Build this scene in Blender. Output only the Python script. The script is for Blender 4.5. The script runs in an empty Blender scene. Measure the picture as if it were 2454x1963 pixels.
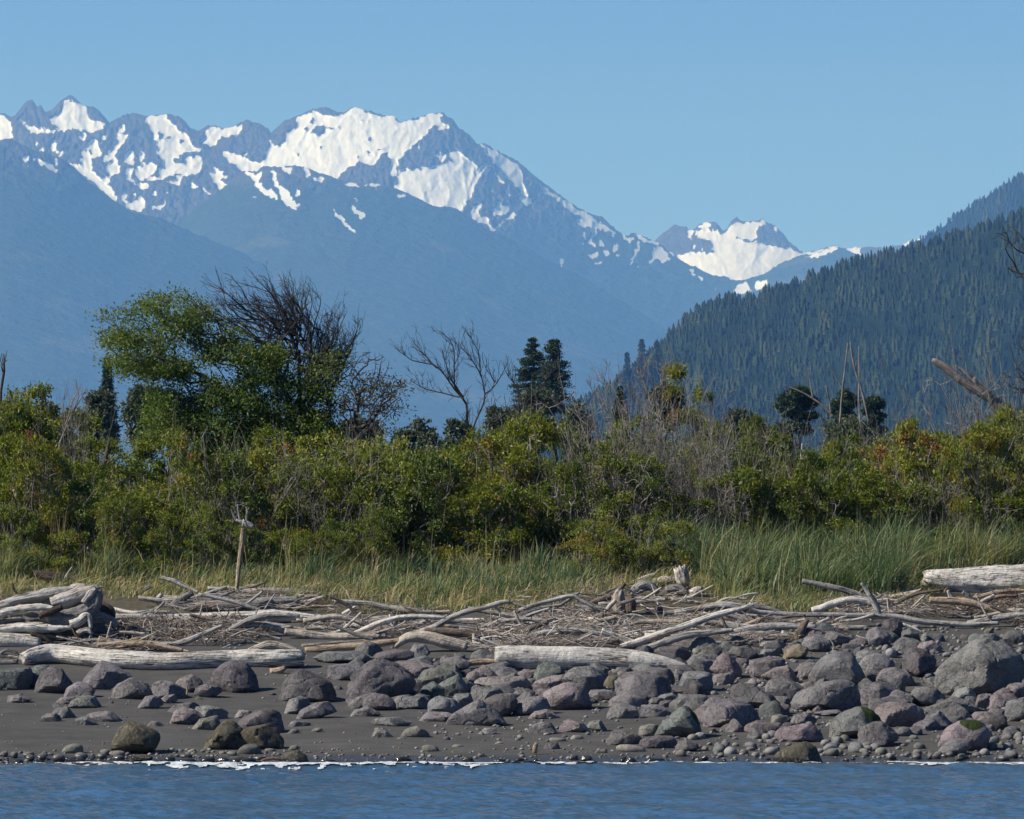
import bpy, math
import numpy as np

# ------------------------------------------------------------------ camera, sky, sun, exposure
SC = bpy.context.scene
COL = SC.collection
W0, H0 = 2454.0, 1963.0
FPX = 19500.0                       # focal length in photograph pixels (a long telephoto)
CAMY, CAMZ = -150.0, 4.0            # the camera stands 150 m off the waterline, 4 m above it
HORIZON = 1305.0
PITCH = math.atan((HORIZON - H0 / 2) / FPX)
SUN_DIR = np.array((-0.75, -0.22, 0.63)); SUN_DIR /= np.linalg.norm(SUN_DIR)   # towards the sun
SUN_STRENGTH = 5.0
SKY_STRENGTH = 0.1
EXPOSURE = 0.30
HAZE_DENSITY = 3.0e-5
HAZE_COLOUR = (0.18, 0.44, 1.0)

cam_data = bpy.data.cameras.new('camera')
cam = bpy.data.objects.new('camera', cam_data)
COL.objects.link(cam)
cam_data.sensor_width = 36.0
cam_data.lens = FPX / W0 * 36.0
cam_data.clip_start = 1.0
cam_data.clip_end = 150000.0
cam.location = (0, CAMY, CAMZ)
cam.rotation_euler = (math.pi / 2 + PITCH, 0, 0)
SC.camera = cam

world = bpy.data.worlds.new('World')
SC.world = world
world.use_nodes = True
wn = world.node_tree.nodes
wl = world.node_tree.links
wn.clear()
w_out = wn.new('ShaderNodeOutputWorld')
w_bg = wn.new('ShaderNodeBackground')
w_sky = wn.new('ShaderNodeTexSky')
w_sky.sky_type = 'NISHITA'
w_sky.sun_disc = False
w_sky.sun_elevation = math.asin(SUN_DIR[2])
w_sky.sun_rotation = math.atan2(SUN_DIR[0], SUN_DIR[1])
w_sky.altitude = 0
w_sky.air_density = 0.33
w_sky.dust_density = 0.0
w_sky.ozone_density = 10.0
w_bg.inputs['Strength'].default_value = SKY_STRENGTH
wl.new(w_sky.outputs['Color'], w_bg.inputs['Color'])
wl.new(w_bg.outputs['Background'], w_out.inputs['Surface'])

sun_data = bpy.data.lights.new('sun', 'SUN')
sun_data.energy = SUN_STRENGTH
sun_data.angle = math.radians(0.53)
sun_data.color = (1.0, 0.97, 0.93)
sun = bpy.data.objects.new('sun', sun_data)
COL.objects.link(sun)
from mathutils import Vector
sun.rotation_euler = Vector(SUN_DIR).to_track_quat('Z', 'Y').to_euler()
sun.location = (-60, -60, 80)

SC.view_settings.view_transform = 'Standard'
SC.view_settings.look = 'None'
SC.view_settings.gamma = 1.0
SC.view_settings.exposure = EXPOSURE
SC.view_settings.use_curve_mapping = False
SC.render.engine = 'CYCLES'
SC.cycles.max_bounces = 6
SC.cycles.diffuse_bounces = 3
SC.cycles.glossy_bounces = 2
SC.cycles.transmission_bounces = 4
SC.cycles.transparent_max_bounces = 8
SC.cycles.volume_bounces = 3
SC.cycles.use_denoising = True
SC.cycles.sample_clamp_indirect = 4.0

# ------------------------------------------------------------------ helpers
RNG = np.random.RandomState(7)
CP, SP = math.cos(PITCH), math.sin(PITCH)

def P(u, v, y):
    """The world point at depth y on the line of sight of photograph pixel (u, v); arrays welcome."""
    a = (np.asarray(u, float) - W0 / 2) / FPX
    b = (H0 / 2 - np.asarray(v, float)) / FPX
    dy = CP - b * SP
    dz = SP + b * CP
    s = (np.asarray(y, float) - CAMY) / dy
    a, s, dz, y = np.broadcast_arrays(a, s, dz, np.asarray(y, float))
    return np.stack([a * s, y, CAMZ + dz * s], -1)

def ppm(y):
    """photograph pixels per metre at depth y"""
    return FPX / (y - CAMY)

_pr = np.random.RandomState(3)
_perm = np.concatenate([_pr.permutation(512)] * 3)
_grad = _pr.normal(size=(512, 3)); _grad /= np.linalg.norm(_grad, axis=1)[:, None]

def noise3(p):
    """gradient noise, about -1..1; p is (n,3)"""
    p = np.asarray(p, float)
    i = np.floor(p).astype(int); f = p - i
    w = f * f * f * (f * (f * 6 - 15) + 10)
    i &= 511
    out = 0
    for dx in (0, 1):
        for dy in (0, 1):
            for dz in (0, 1):
                h = _perm[_perm[_perm[i[:, 0] + dx] + i[:, 1] + dy] + i[:, 2] + dz]
                g = _grad[h]
                d = (g[:, 0] * (f[:, 0] - dx) + g[:, 1] * (f[:, 1] - dy) + g[:, 2] * (f[:, 2] - dz))
                wt = (w[:, 0] if dx else 1 - w[:, 0]) * (w[:, 1] if dy else 1 - w[:, 1]) * (w[:, 2] if dz else 1 - w[:, 2])
                out = out + wt * d
    return out * 1.6

def fbm(p, octaves=4, gain=0.5):
    p = np.asarray(p, float); a = 1.0; s = 0; t = 0
    for o in range(octaves):
        s = s + a * noise3(p * 2.0 ** o + 17.3 * o); t += a; a *= gain
    return s / t

_g2 = np.stack([np.cos(np.arange(512) * 2.399), np.sin(np.arange(512) * 2.399)], -1).astype(np.float32) * 1.45
_perm32 = _perm.astype(np.int32)
def noise2(x, y, seed):
    """gradient noise in the plane, about -1..1; flat float32 arrays"""
    xf = np.floor(x); yf = np.floor(y)
    fx = (x - xf).astype(np.float32); fy = (y - yf).astype(np.float32)
    i = xf.astype(np.int32) & 511; j = yf.astype(np.int32) & 511
    wx = fx * fx * fx * (fx * (fx * 6 - 15) + 10); wy = fy * fy * fy * (fy * (fy * 6 - 15) + 10)
    a0 = _perm32[i + seed]; a1 = _perm32[((i + 1) & 511) + seed]; j1 = j + 1
    def dot(h, dx, dy):
        g = _g2[h]
        return g[:, 0] * dx + g[:, 1] * dy
    n00 = dot(_perm32[a0 + j], fx, fy); n10 = dot(_perm32[a1 + j], fx - 1, fy)
    n01 = dot(_perm32[a0 + j1], fx, fy - 1); n11 = dot(_perm32[a1 + j1], fx - 1, fy - 1)
    u = n00 + wx * (n10 - n00); v = n01 + wx * (n11 - n01)
    return u + wy * (v - u)

def n2(x, y, o=4, z=0.0):
    """layered plane noise; z picks an independent pattern"""
    x, y = np.broadcast_arrays(np.asarray(x, float), np.asarray(y, float))
    sh = x.shape; x = x.ravel(); y = y.ravel()
    sd = int(abs(z) * 37.3) % 509
    s = np.zeros(x.size, np.float32); a = 1.0; t = 0.0
    for k in range(o):
        s += a * noise2(x * 2.0 ** k + 17.3 * k + 5.1 * sd, y * 2.0 ** k + 9.7 * k, (sd + 31 * k) % 509)
        t += a; a *= 0.5
    return (s / t).astype(float).reshape(sh)

def in_poly(u, v, poly):
    """point in polygon, vectorised"""
    r = np.zeros(u.shape, bool)
    q = np.asarray(poly, float)
    n = len(q)
    j = n - 1
    for i in range(n):
        xi, yi = q[i]; xj, yj = q[j]
        c = ((yi > v) != (yj > v)) & (u < (xj - xi) * (v - yi) / (yj - yi + 1e-12) + xi)
        r ^= c
        j = i
    return r

def mesh(name, V, faces, attrs=None, smooth=True, sharp=None):
    """a mesh from numpy arrays; faces: an (n,k) array or a list of such arrays"""
    if not isinstance(faces, list):
        faces = [faces]
    faces = [np.asarray(f, np.int32) for f in faces if len(f)]
    me = bpy.data.meshes.new(name)
    V = np.asarray(V, np.float32)
    me.vertices.add(len(V)); me.vertices.foreach_set('co', V.ravel())
    nl = sum(f.size for f in faces); npoly = sum(len(f) for f in faces)
    me.loops.add(nl); me.polygons.add(npoly)
    me.loops.foreach_set('vertex_index', np.concatenate([f.ravel() for f in faces]))
    starts = []; tot = []; s = 0
    for f in faces:
        k = f.shape[1]
        starts.append(s + np.arange(len(f)) * k); tot.append(np.full(len(f), k)); s += f.size
    me.polygons.foreach_set('loop_start', np.concatenate(starts).astype(np.int32))
    me.polygons.foreach_set('loop_total', np.concatenate(tot).astype(np.int32))
    if smooth:
        me.polygons.foreach_set('use_smooth', np.ones(npoly, bool))
    for k, a in (attrs or {}).items():
        a = np.asarray(a, np.float32)
        if a.ndim == 1:
            t = me.attributes.new(k, 'FLOAT', 'POINT'); t.data.foreach_set('value', a)
        else:
            t = me.attributes.new(k, 'FLOAT_VECTOR', 'POINT'); t.data.foreach_set('vector', a.ravel())
    me.update(calc_edges=True)
    if sharp:
        me.set_sharp_from_angle(angle=math.radians(sharp))
    return me

def link(name, me, mat=None, parent=None, loc=None, **props):
    o = bpy.data.objects.new(name, me)
    COL.objects.link(o)
    if mat is not None and me is not None and len(me.materials) == 0:
        me.materials.append(mat)
    if parent is not None:
        o.parent = parent
    if loc is not None:
        o.location = loc
    for k, val in props.items():
        if val is not None:
            o[k] = val
    return o

def thing(name, label, category, loc=(0, 0, 0), group=None):
    return link(name, None, None, None, loc, label=label, category=category, group=group)

def grid_faces(nr, nc):
    i = np.arange(nr * nc).reshape(nr, nc)
    return np.stack([i[:-1, :-1].ravel(), i[1:, :-1].ravel(), i[1:, 1:].ravel(), i[:-1, 1:].ravel()], -1)

class Bag:
    """collects vertices, faces and point attributes of many small pieces into ONE mesh"""
    def __init__(self):
        self.V = []; self.F = {}; self.A = {}; self.n = 0
    def add(self, V, faces, **attrs):
        V = np.asarray(V, float).reshape(-1, 3)
        for f in (faces if isinstance(faces, list) else [faces]):
            f = np.asarray(f)
            if len(f):
                self.F.setdefault(f.shape[1], []).append(f + self.n)
        for k, a in attrs.items():
            a = np.asarray(a, float)
            if a.ndim == 0:
                a = np.full(len(V), float(a))
            self.A.setdefault(k, []).append(a)
        self.V.append(V); self.n += len(V)
    def mesh(self, name, smooth=True):
        return mesh(name, np.concatenate(self.V), [np.concatenate(f) for f in self.F.values()],
                    {k: np.concatenate(a) for k, a in self.A.items()}, smooth)

# --- material helpers
def new_mat(name):
    m = bpy.data.materials.new(name); m.use_nodes = True
    n = m.node_tree.nodes; n.clear()
    out = n.new('ShaderNodeOutputMaterial')
    b = n.new('ShaderNodeBsdfPrincipled')
    m.node_tree.links.new(b.outputs[0], out.inputs['Surface'])
    b.inputs['Roughness'].default_value = 0.85
    b.inputs['Specular IOR Level'].default_value = 0.25
    return m, m.node_tree, b, out

class NT:
    """tiny node-graph writer"""
    def __init__(self, tree):
        self.t = tree
    def node(self, typ, **kw):
        n = self.t.nodes.new(typ)
        for k, v in kw.items():
            setattr(n, k, v)
        return n
    def set(self, n, key, val):
        if val is None:
            return
        if hasattr(val, 'is_linked') or isinstance(val, bpy.types.NodeSocket):
            self.t.links.new(val, n.inputs[key])
        else:
            n.inputs[key].default_value = val
    def noise(self, vec, scale, detail=4, rough=0.55, dist=0.0):
        n = self.node('ShaderNodeTexNoise')
        self.set(n, 'Vector', vec); self.set(n, 'Scale', scale); self.set(n, 'Detail', detail)
        self.set(n, 'Roughness', rough); self.set(n, 'Distortion', dist)
        return n.outputs['Fac']
    def math(self, op, a, b=None, clamp=False):
        n = self.node('ShaderNodeMath', operation=op, use_clamp=clamp)
        self.set(n, 0, a)
        if b is not None:
            self.set(n, 1, b)
        return n.outputs[0]
    def vmul(self, v, s):
        n = self.node('ShaderNodeVectorMath', operation='MULTIPLY')
        self.set(n, 0, v); n.inputs[1].default_value = s
        return n.outputs[0]
    def ramp(self, fac, stops, interp='LINEAR'):
        n = self.node('ShaderNodeValToRGB')
        n.color_ramp.interpolation = interp
        e = n.color_ramp.elements
        while len(e) < len(stops):
            e.new(0.5)
        for i, (p, c) in enumerate(stops):
            e[i].position = p
            e[i].color = (c[0], c[1], c[2], 1) if not np.isscalar(c) else (c, c, c, 1)
        self.set(n, 'Fac', fac)
        return n.outputs['Color']
    def mix(self, fac, a, b, blend='MIX'):
        n = self.node('ShaderNodeMix', data_type='RGBA', blend_type=blend)
        self.set(n, 0, fac)
        for k, c in ((6, a), (7, b)):
            if isinstance(c, tuple):
                c = (c[0], c[1], c[2], 1)
            self.set(n, k, c)
        return n.outputs[2]
    def attr(self, name, out='Fac'):
        n = self.node('ShaderNodeAttribute', attribute_name=name)
        return n.outputs[out]
    def obj_colour(self):
        return self.node('ShaderNodeObjectInfo').outputs['Color']
    def obj_random(self):
        return self.node('ShaderNodeObjectInfo').outputs['Random']
    def coord(self, which='Object'):
        return self.node('ShaderNodeTexCoord').outputs[which]
    def position(self):
        return self.node('ShaderNodeNewGeometry').outputs['Position']
    def xyz(self, v):
        n = self.node('ShaderNodeSeparateXYZ'); self.set(n, 0, v)
        return n.outputs
    def map_range(self, v, a, b, c=0.0, d=1.0, smooth=True):
        n = self.node('ShaderNodeMapRange', interpolation_type='SMOOTHSTEP' if smooth else 'LINEAR')
        self.set(n, 'Value', v); self.set(n, 'From Min', a); self.set(n, 'From Max', b)
        self.set(n, 'To Min', c); self.set(n, 'To Max', d)
        return n.outputs[0]
    def bump(self, h, strength=0.5, dist=0.02):
        n = self.node('ShaderNodeBump')
        self.set(n, 'Height', h); n.inputs['Strength'].default_value = strength; n.inputs['Distance'].default_value = dist
        return n.outputs[0]

# --- where a traced coordinate came from: (left, top, pixels per photograph pixel)
ZONES = {'F': (0, 0, 0.87857), 'A1': (0, 1320, 3.4774), 'A2': (600, 1320, 3.4774), 'A3': (1200, 1260, 3.4774), 'A4': (1800, 1320, 3.2966),
         'A5': (0, 1560, 2.6293), 'A6': (800, 1560, 2.5667), 'A7': (1620, 1560, 2.5851), 'A8': (780, 1300, 2.3956),
         'M1': (0, 180, 2.6293), 'M2': (600, 180, 2.6293), 'M3': (1300, 380, 2.6293), 'M4': (1634, 380, 2.4646),
         'V5': (0, 620, 2.6293), 'V6': (820, 720, 2.6293), 'V7': (1634, 820, 2.6293), 'V8': (0, 1150, 2.6293), 'N2': (2100, 480, 2.875), 'N3': (480, 640, 3.75)}

def Z(zone, pts):
    x0, y0, s = ZONES[zone]
    q = np.asarray(pts, float).copy()
    q[..., 0] = x0 + q[..., 0] / s
    q[..., 1] = y0 + q[..., 1] / s
    return q

# ------------------------------------------------------------------ far setting: mountains, hills, forest
def mountain_material(name, snow=True):
    m, t, b, out = new_mat(name)
    g = NT(t)
    pos = g.position()
    rock = g.ramp(g.noise(pos, 0.012, 6, 0.6), [(0.3, (0.035, 0.035, 0.036)), (0.6, (0.075, 0.072, 0.07)), (0.8, (0.12, 0.115, 0.11))])
    wood = g.ramp(g.noise(pos, 0.02, 5, 0.7), [(0.35, (0.014, 0.026, 0.012)), (0.65, (0.04, 0.062, 0.028))])
    meadow = g.map_range(g.noise(g.vmul(pos, (1, 1, 0.35)), 0.0022, 4, 0.6), 0.56, 0.68)
    wood = g.mix(g.math('MULTIPLY', meadow, 0.6), wood, (0.09, 0.10, 0.055))
    col = g.mix(g.attr('wood'), rock, wood)
    if snow:
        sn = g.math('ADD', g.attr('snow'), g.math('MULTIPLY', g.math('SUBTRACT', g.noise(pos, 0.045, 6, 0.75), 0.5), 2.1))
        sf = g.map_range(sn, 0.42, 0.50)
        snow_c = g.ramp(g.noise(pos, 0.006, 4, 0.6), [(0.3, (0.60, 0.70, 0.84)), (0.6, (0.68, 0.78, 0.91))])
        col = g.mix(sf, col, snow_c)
    g.set(b, 'Base Color', col)
    bh = g.math('ADD', g.noise(g.vmul(pos, (1, 1, 0.6)), 0.011, 5, 0.65), g.math('MULTIPLY', g.noise(pos, 0.05, 3, 0.6), 0.25))
    if snow:
        bh = g.math('MULTIPLY', bh, g.math('SUBTRACT', 1.0, g.math('MULTIPLY', sf, 0.8)))
    g.set(b, 'Normal', g.bump(bh, 0.6, 55.0))
    b.inputs['Roughness'].default_value = 0.9
    b.inputs['Specular IOR Level'].default_value = 0.05
    return m

def ridge(name, crest, depth, near, snow=(), holes=(), step=2.7, fine=260, jag=3.0, soft_jag=0.0, relief=1.0, wood_line=430, wood_soft=40, mat=None, base=1303.0, spike=0.0, umin=None, umax=None):
    """terrain: a crest line and a slope that comes forward from it, gullied, with a back slope"""
    c = np.asarray(crest, float)
    umin = c[0, 0] if umin is None else umin; umax = c[-1, 0] if umax is None else umax
    u = np.arange(umin, umax, step)
    vc = np.interp(u, c[:, 0], c[:, 1])
    vc = vc + jag * 1.3 * n2(u / 22, 0, 5, depth * 1e-3) + soft_jag * n2(u / 75, 9, 3, depth * 1e-3) + jag * 1.3 * n2(u / 6.0, 3, 3, depth * 1e-3)
    if spike:
        sp = np.clip(n2(u / 3.1, 5.0, 2, depth * 1e-3), 0, 1)
        vc = vc - spike * sp
    offs = np.concatenate([np.arange(0, fine, step), fine + (np.linspace(0, 1, 26)[1:] ** 1.3) * 900])
    v0 = np.interp(u, c[:, 0], c[:, 1])
    v = v0[None, :] + (vc - v0)[None, :] * np.exp(-offs[:, None] / 9.0) + offs[:, None]
    v = np.minimum(v, base + 0.0005 * offs[:, None])
    uu = np.broadcast_to(u[None, :], v.shape)
    snowm = np.zeros(v.shape)
    true_u, true_v = uu, v
    wu = 7.0 * n2(uu / 26, v / 26, 2, 61.0) + 8.0 * n2(uu / 9.5, v / 9.5, 4, 63.0)
    wv = 7.0 * n2(uu / 26, v / 26, 2, 65.0) + 8.0 * n2(uu / 9.5, v / 9.5, 4, 67.0)
    uu = uu + wu; v = v + wv                                 # ragged edges for the snow
    for poly in snow:
        lo, hi = poly.min(0), poly.max(0)
        sel = (uu > lo[0] - 1) & (uu < hi[0] + 1) & (v > lo[1] - 1) & (v < hi[1] + 1)
        snowm[sel] = np.maximum(snowm[sel], in_poly(uu[sel], v[sel], poly))
    for poly in holes:
        lo, hi = poly.min(0), poly.max(0)
        sel = (uu > lo[0]) & (uu < hi[0]) & (v > lo[1]) & (v < hi[1])
        snowm[sel] = np.where(in_poly(uu[sel], v[sel], poly), 0, snowm[sel])
    uu, v = true_u, true_v
    def blur(a):
        p = np.pad(a, 1, mode='edge')
        return (p[1:-1, 1:-1] * 2 + p[:-2, 1:-1] + p[2:, 1:-1] + p[1:-1, :-2] + p[1:-1, 2:]) / 6
    snowm = blur(snowm)
    soft = blur(blur(snowm))
    m_px = depth / FPX
    kk = np.exp(-0.5 * (np.arange(-90, 91) / 34.0) ** 2); kk /= kk.sum()
    vs = np.convolve(np.pad(np.interp(u, c[:, 0], c[:, 1]), 90, mode='edge'), kk, 'valid')
    run = (v - vc[None, :])
    frac = (v - vs[None, :]) / np.maximum(base - vs[None, :], 1)
    d = depth - (depth - near) * (frac * 1.25 - 0.25 * frac * np.abs(frac))
    # gullies run down the slope, spurs between them
    warp = 22 * n2(uu / 70, v / 70, 3, 3.1)
    g1 = 1 - np.abs(n2((uu + warp) / 62, v / 105, 3, depth * 1e-3 + 2)) * 2
    g2 = 1 - np.abs(n2((uu + warp) / 21, v / 34, 3, depth * 1e-3 + 5)) * 2
    g3 = n2(uu / 7.5, v / 11, 2, 9.0)
    low = np.clip(1.25 - frac * 2.0, 0.2, 1)
    wl_ = wood_line + 45 * n2(uu / 60, v / 90, 4, 1.7)
    wood = np.clip((v - wl_) / wood_soft, 0, 1)
    bare = (1 - 0.85 * soft) * (1 - 0.8 * wood)
    near_rows = np.clip(1 - (offs[:, None] - fine + 40) / 40.0, 0, 1)
    g2 = g2 * near_rows; g3 = g3 * near_rows; g1 = g1 * (0.25 + 0.75 * near_rows)
    rel = (34 * g1 * (1 - 0.35 * soft) * low * (1 - 0.6 * wood) + (10 * n2(uu / 60, v / 34, 3, 15.0) + 42 * n2((uu + 0.6 * v) / 150, v / 130, 3, 19.0)) * wood + 24 * g2 * (1 - 0.82 * soft) * (1 - 0.8 * wood) * low + 11.0 * g3 * bare + 1.5 * g3) * relief * m_px
    rel = rel * np.clip(run / 14, 0.12, 1)
    d = d - rel
    pts = P(uu, v, d)
    back = pts[0].copy(); back[:, 1] += (depth - near) * 0.5; back[:, 2] = -0.5
    pts = np.concatenate([back[None], pts], 0)
    z = lambda a: np.concatenate([a[:1], a], 0).ravel()
    me = mesh(name, pts.reshape(-1, 3), grid_faces(pts.shape[0], pts.shape[1])[:, ::-1], {'snow': z(snowm), 'wood': z(wood)})
    return link(name, me, mat, kind='structure'), (u, vc)

def polys(zone, lists):
    return [Z(zone, p) for p in lists]

SKY1 = np.concatenate([Z('M1', [(-260, 330), (-120, 215), (-40, 235), (0, 240), (20, 238), (70, 268), (95, 250), (130, 205), (165, 170), (200, 155), (225, 175), (232, 200), (255, 188), (275, 215), (282, 236), (325, 222), (360, 180), (400, 145), (437, 126), (480, 150), (520, 185), (550, 200), (590, 200), (640, 240), (690, 300), (735, 275), (780, 250), (850, 240), (920, 258), (1000, 250), (1075, 245), (1130, 262), (1170, 300), (1210, 340), (1245, 350), (1290, 325), (1330, 315), (1400, 332), (1470, 330), (1520, 295), (1555, 280), (1600, 300), (1650, 310), (1690, 335), (1705, 365), (1730, 345), (1790, 290), (1860, 260), (1920, 235)]),
    Z('M2', [(400, 215), (460, 198), (510, 215), (560, 240), (600, 228), (635, 205), (665, 200), (720, 222), (760, 225), (800, 245), (850, 255), (905, 255), (940, 295), (975, 285), (1030, 272), (1100, 252), (1150, 238), (1200, 240), (1215, 235), (1240, 265), (1275, 275), (1310, 325), (1350, 355), (1400, 395), (1430, 430), (1480, 432), (1540, 470), (1610, 500), (1700, 555), (1780, 625), (1850, 680), (1950, 755), (2050, 825)]),
    Z('M3', [(315, 352), (345, 365), (375, 362), (420, 410), (470, 455), (530, 490), (570, 462), (610, 485), (660, 500), (705, 520), (760, 550), (800, 585), (840, 612), (900, 660), (980, 690), (1060, 730), (1110, 745), (1140, 740), (1220, 770), (1290, 760), (1400, 725), (1500, 660), (1620, 612), (1690, 605), (1790, 578), (1860, 556), (1920, 578), (1980, 602), (2100, 640), (2400, 760)])])

SKY0 = Z('M3', [(500, 640), (640, 540), (705, 520), (770, 465), (810, 430), (835, 410), (860, 425), (880, 422), (930, 450), (965, 440), (980, 415), (1050, 395), (1100, 410), (1135, 450), (1165, 440), (1185, 400), (1225, 365), (1245, 390), (1290, 400), (1350, 392), (1390, 380), (1420, 405), (1470, 425), (1510, 465), (1550, 515), (1620, 580), (1660, 590), (1740, 580), (1790, 558), (1860, 550), (1920, 570), (1970, 558), (2010, 560), (2050, 556), (2156, 560), (2270, 540), (2390, 495), (2500, 500), (2700, 560), (3000, 620), (3300, 640)])

S_M1 = polys('M1', [
    [(-80, 210), (-40, 240), (20, 250), (50, 290), (82, 320), (75, 350), (75, 395), (40, 405), (-40, 415), (-80, 380)],
    [(120, 275), (150, 290), (200, 325), (240, 340), (300, 340), (360, 340), (382, 330), (350, 310), (310, 290), (300, 275), (340, 265), (380, 235), (395, 215), (380, 210), (400, 185), (430, 150), (445, 140), (440, 170), (460, 155), (500, 180), (550, 195), (545, 240), (570, 300), (600, 295), (680, 310), (640, 340), (600, 355), (570, 365), (540, 348), (470, 345), (400, 348), (340, 355), (290, 365), (230, 375), (190, 345)],
    [(595, 395), (625, 430), (635, 500), (600, 510), (580, 540), (590, 610), (640, 650), (680, 645), (700, 630), (670, 690), (700, 700), (735, 770), (740, 805), (690, 770), (620, 715), (560, 650), (500, 610), (430, 550), (480, 560), (530, 580), (495, 535), (520, 520), (510, 490), (550, 460), (560, 420)],
    [(640, 545), (670, 505), (720, 440), (760, 375), (820, 372), (800, 405), (745, 460), (715, 500), (740, 560), (765, 580), (755, 610), (690, 640), (672, 600), (690, 550), (720, 540)],
    [(745, 320), (770, 310), (795, 330), (785, 355), (760, 370), (740, 390)], [(640, 385), (685, 370), (670, 400), (640, 410)],
    [(920, 262), (1050, 255), (1085, 310), (1130, 350), (1180, 385), (1210, 440), (1275, 470), (1250, 485), (1200, 480), (1150, 490), (1130, 510), (1100, 510), (1095, 545), (1130, 560), (1150, 540), (1185, 520), (1250, 510), (1270, 525), (1265, 570), (1275, 590), (1210, 630), (1150, 630), (1080, 625), (1020, 655), (920, 665), (960, 640), (1010, 630), (1020, 600), (1010, 580), (1040, 575), (1020, 520), (990, 490), (1000, 470), (970, 400), (940, 320)],
    [(775, 535), (830, 460), (845, 500), (845, 575), (800, 570)], [(880, 500), (895, 488), (910, 545), (880, 548)],
    [(865, 590), (930, 540), (990, 570), (975, 620), (930, 640), (900, 665), (855, 640)],
    [(790, 590), (835, 595), (830, 640), (860, 680), (930, 680), (930, 710), (890, 720), (850, 685), (800, 660)],
    [(1040, 680), (1080, 650), (1150, 640), (1130, 690), (1110, 700), (1080, 680)],
    [(765, 740), (790, 715), (800, 760), (790, 790), (830, 815), (850, 780), (830, 740), (860, 730), (850, 800), (875, 790), (890, 755), (905, 790), (920, 800), (910, 830), (880, 866), (840, 852), (790, 825), (770, 800)],
    [(950, 830), (1000, 820), (1050, 785), (1040, 815), (990, 850), (950, 850)],
    [(1320, 615), (1360, 580), (1430, 630), (1400, 660), (1480, 720), (1420, 705), (1380, 710), (1330, 660)],
    [(1195, 715), (1215, 655), (1230, 690), (1290, 720), (1335, 745), (1320, 755), (1260, 715)], [(1250, 885), (1270, 860), (1290, 880), (1270, 912)],
    [(222, 425), (245, 425), (238, 452), (222, 452)], [(235, 470), (260, 450), (275, 465), (265, 505)], [(320, 450), (330, 415), (350, 420), (355, 475), (400, 500), (390, 520), (350, 490)],
    [(500, 400), (515, 370), (545, 368), (520, 420)], [(960, 735), (990, 735), (985, 755), (960, 750)], [(1050, 725), (1085, 740), (1060, 750)],
    [(1255, 375), (1320, 330), (1400, 335), (1460, 330), (1530, 305), (1525, 340), (1490, 380), (1440, 375), (1390, 390), (1370, 420), (1365, 445), (1310, 445), (1270, 420), (1300, 400)],
    [(1395, 510), (1430, 475), (1530, 520), (1580, 545), (1640, 550), (1690, 600), (1600, 640), (1550, 610), (1470, 560)], [(1530, 510), (1560, 470), (1565, 500)]])
S_M1H = polys('M1', [[(560, 455), (585, 460), (580, 500), (560, 490)], [(995, 362), (1032, 365), (1025, 398), (995, 395)], [(1125, 402), (1168, 410), (1150, 437), (1130, 430)],
    [(1040, 378), (1078, 385), (1060, 407), (1035, 402)], [(1185, 595), (1238, 558), (1222, 592)], [(1262, 362), (1310, 372), (1290, 400), (1268, 392)]])
S_M2 = polys('M2', [
    [(75, 560), (100, 500), (125, 460), (120, 420), (130, 405), (140, 440), (170, 450), (195, 445), (215, 420), (240, 370), (270, 340), (295, 315), (285, 275), (330, 250), (400, 225), (450, 250), (510, 260), (560, 250), (600, 235), (635, 213), (665, 203), (720, 228), (740, 240), (790, 250), (850, 262), (900, 262), (920, 290), (945, 305), (980, 292), (1040, 280), (1110, 255), (1150, 242), (1200, 245), (1215, 260), (1205, 290), (1225, 310), (1255, 335), (1200, 350), (1160, 320), (1135, 335), (1100, 365), (1075, 400), (1040, 435), (980, 480), (960, 520), (930, 540), (915, 580), (915, 640), (890, 640), (870, 610), (875, 560), (870, 500), (840, 490), (800, 540), (780, 575), (730, 550), (690, 540), (680, 510), (660, 590), (620, 580), (590, 600), (545, 645), (480, 640), (400, 630), (330, 610), (260, 600), (180, 590), (110, 590)],
    [(935, 600), (980, 580), (1070, 590), (1100, 560), (1110, 590), (1170, 560), (1230, 555), (1270, 545), (1255, 510), (1260, 480), (1310, 485), (1360, 510), (1395, 545), (1430, 575), (1410, 620), (1385, 680), (1405, 690), (1395, 740), (1395, 780), (1350, 810), (1310, 870), (1260, 850), (1180, 840), (1100, 820), (1050, 800), (985, 755), (900, 715), (940, 680), (930, 640)],
    [(1165, 515), (1200, 480), (1240, 510), (1215, 535), (1200, 555), (1185, 525)], [(1045, 455), (1075, 440), (1075, 475), (1090, 490)],
    [(1465, 555), (1482, 560), (1468, 605), (1425, 675), (1395, 700), (1398, 650), (1440, 600)],
    [(1440, 435), (1500, 460), (1600, 515), (1690, 570), (1725, 640), (1715, 680), (1735, 720), (1750, 770), (1710, 755), (1690, 720), (1650, 680), (1610, 640), (1590, 600), (1560, 570), (1500, 500)],
    [(1490, 560), (1540, 600), (1600, 680), (1590, 695), (1530, 610)], [(1690, 780), (1790, 765), (1770, 800), (1730, 830)],
    [(1385, 870), (1440, 800), (1460, 810), (1440, 860), (1450, 890), (1500, 910), (1500, 940), (1530, 960), (1680, 865), (1685, 875), (1640, 905), (1580, 945), (1520, 985), (1470, 935), (1410, 910)],
    [(1525, 860), (1570, 790), (1590, 800), (1580, 830), (1640, 810), (1630, 850), (1570, 890), (1540, 880)], [(1505, 745), (1532, 715), (1528, 745)],
    [(1800, 668), (1850, 700), (1950, 770), (2050, 838), (2156, 898), (2156, 945), (2050, 875), (1930, 795), (1850, 722)],
    [(1600, 720), (1625, 700), (1632, 755), (1615, 760)]])
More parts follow.
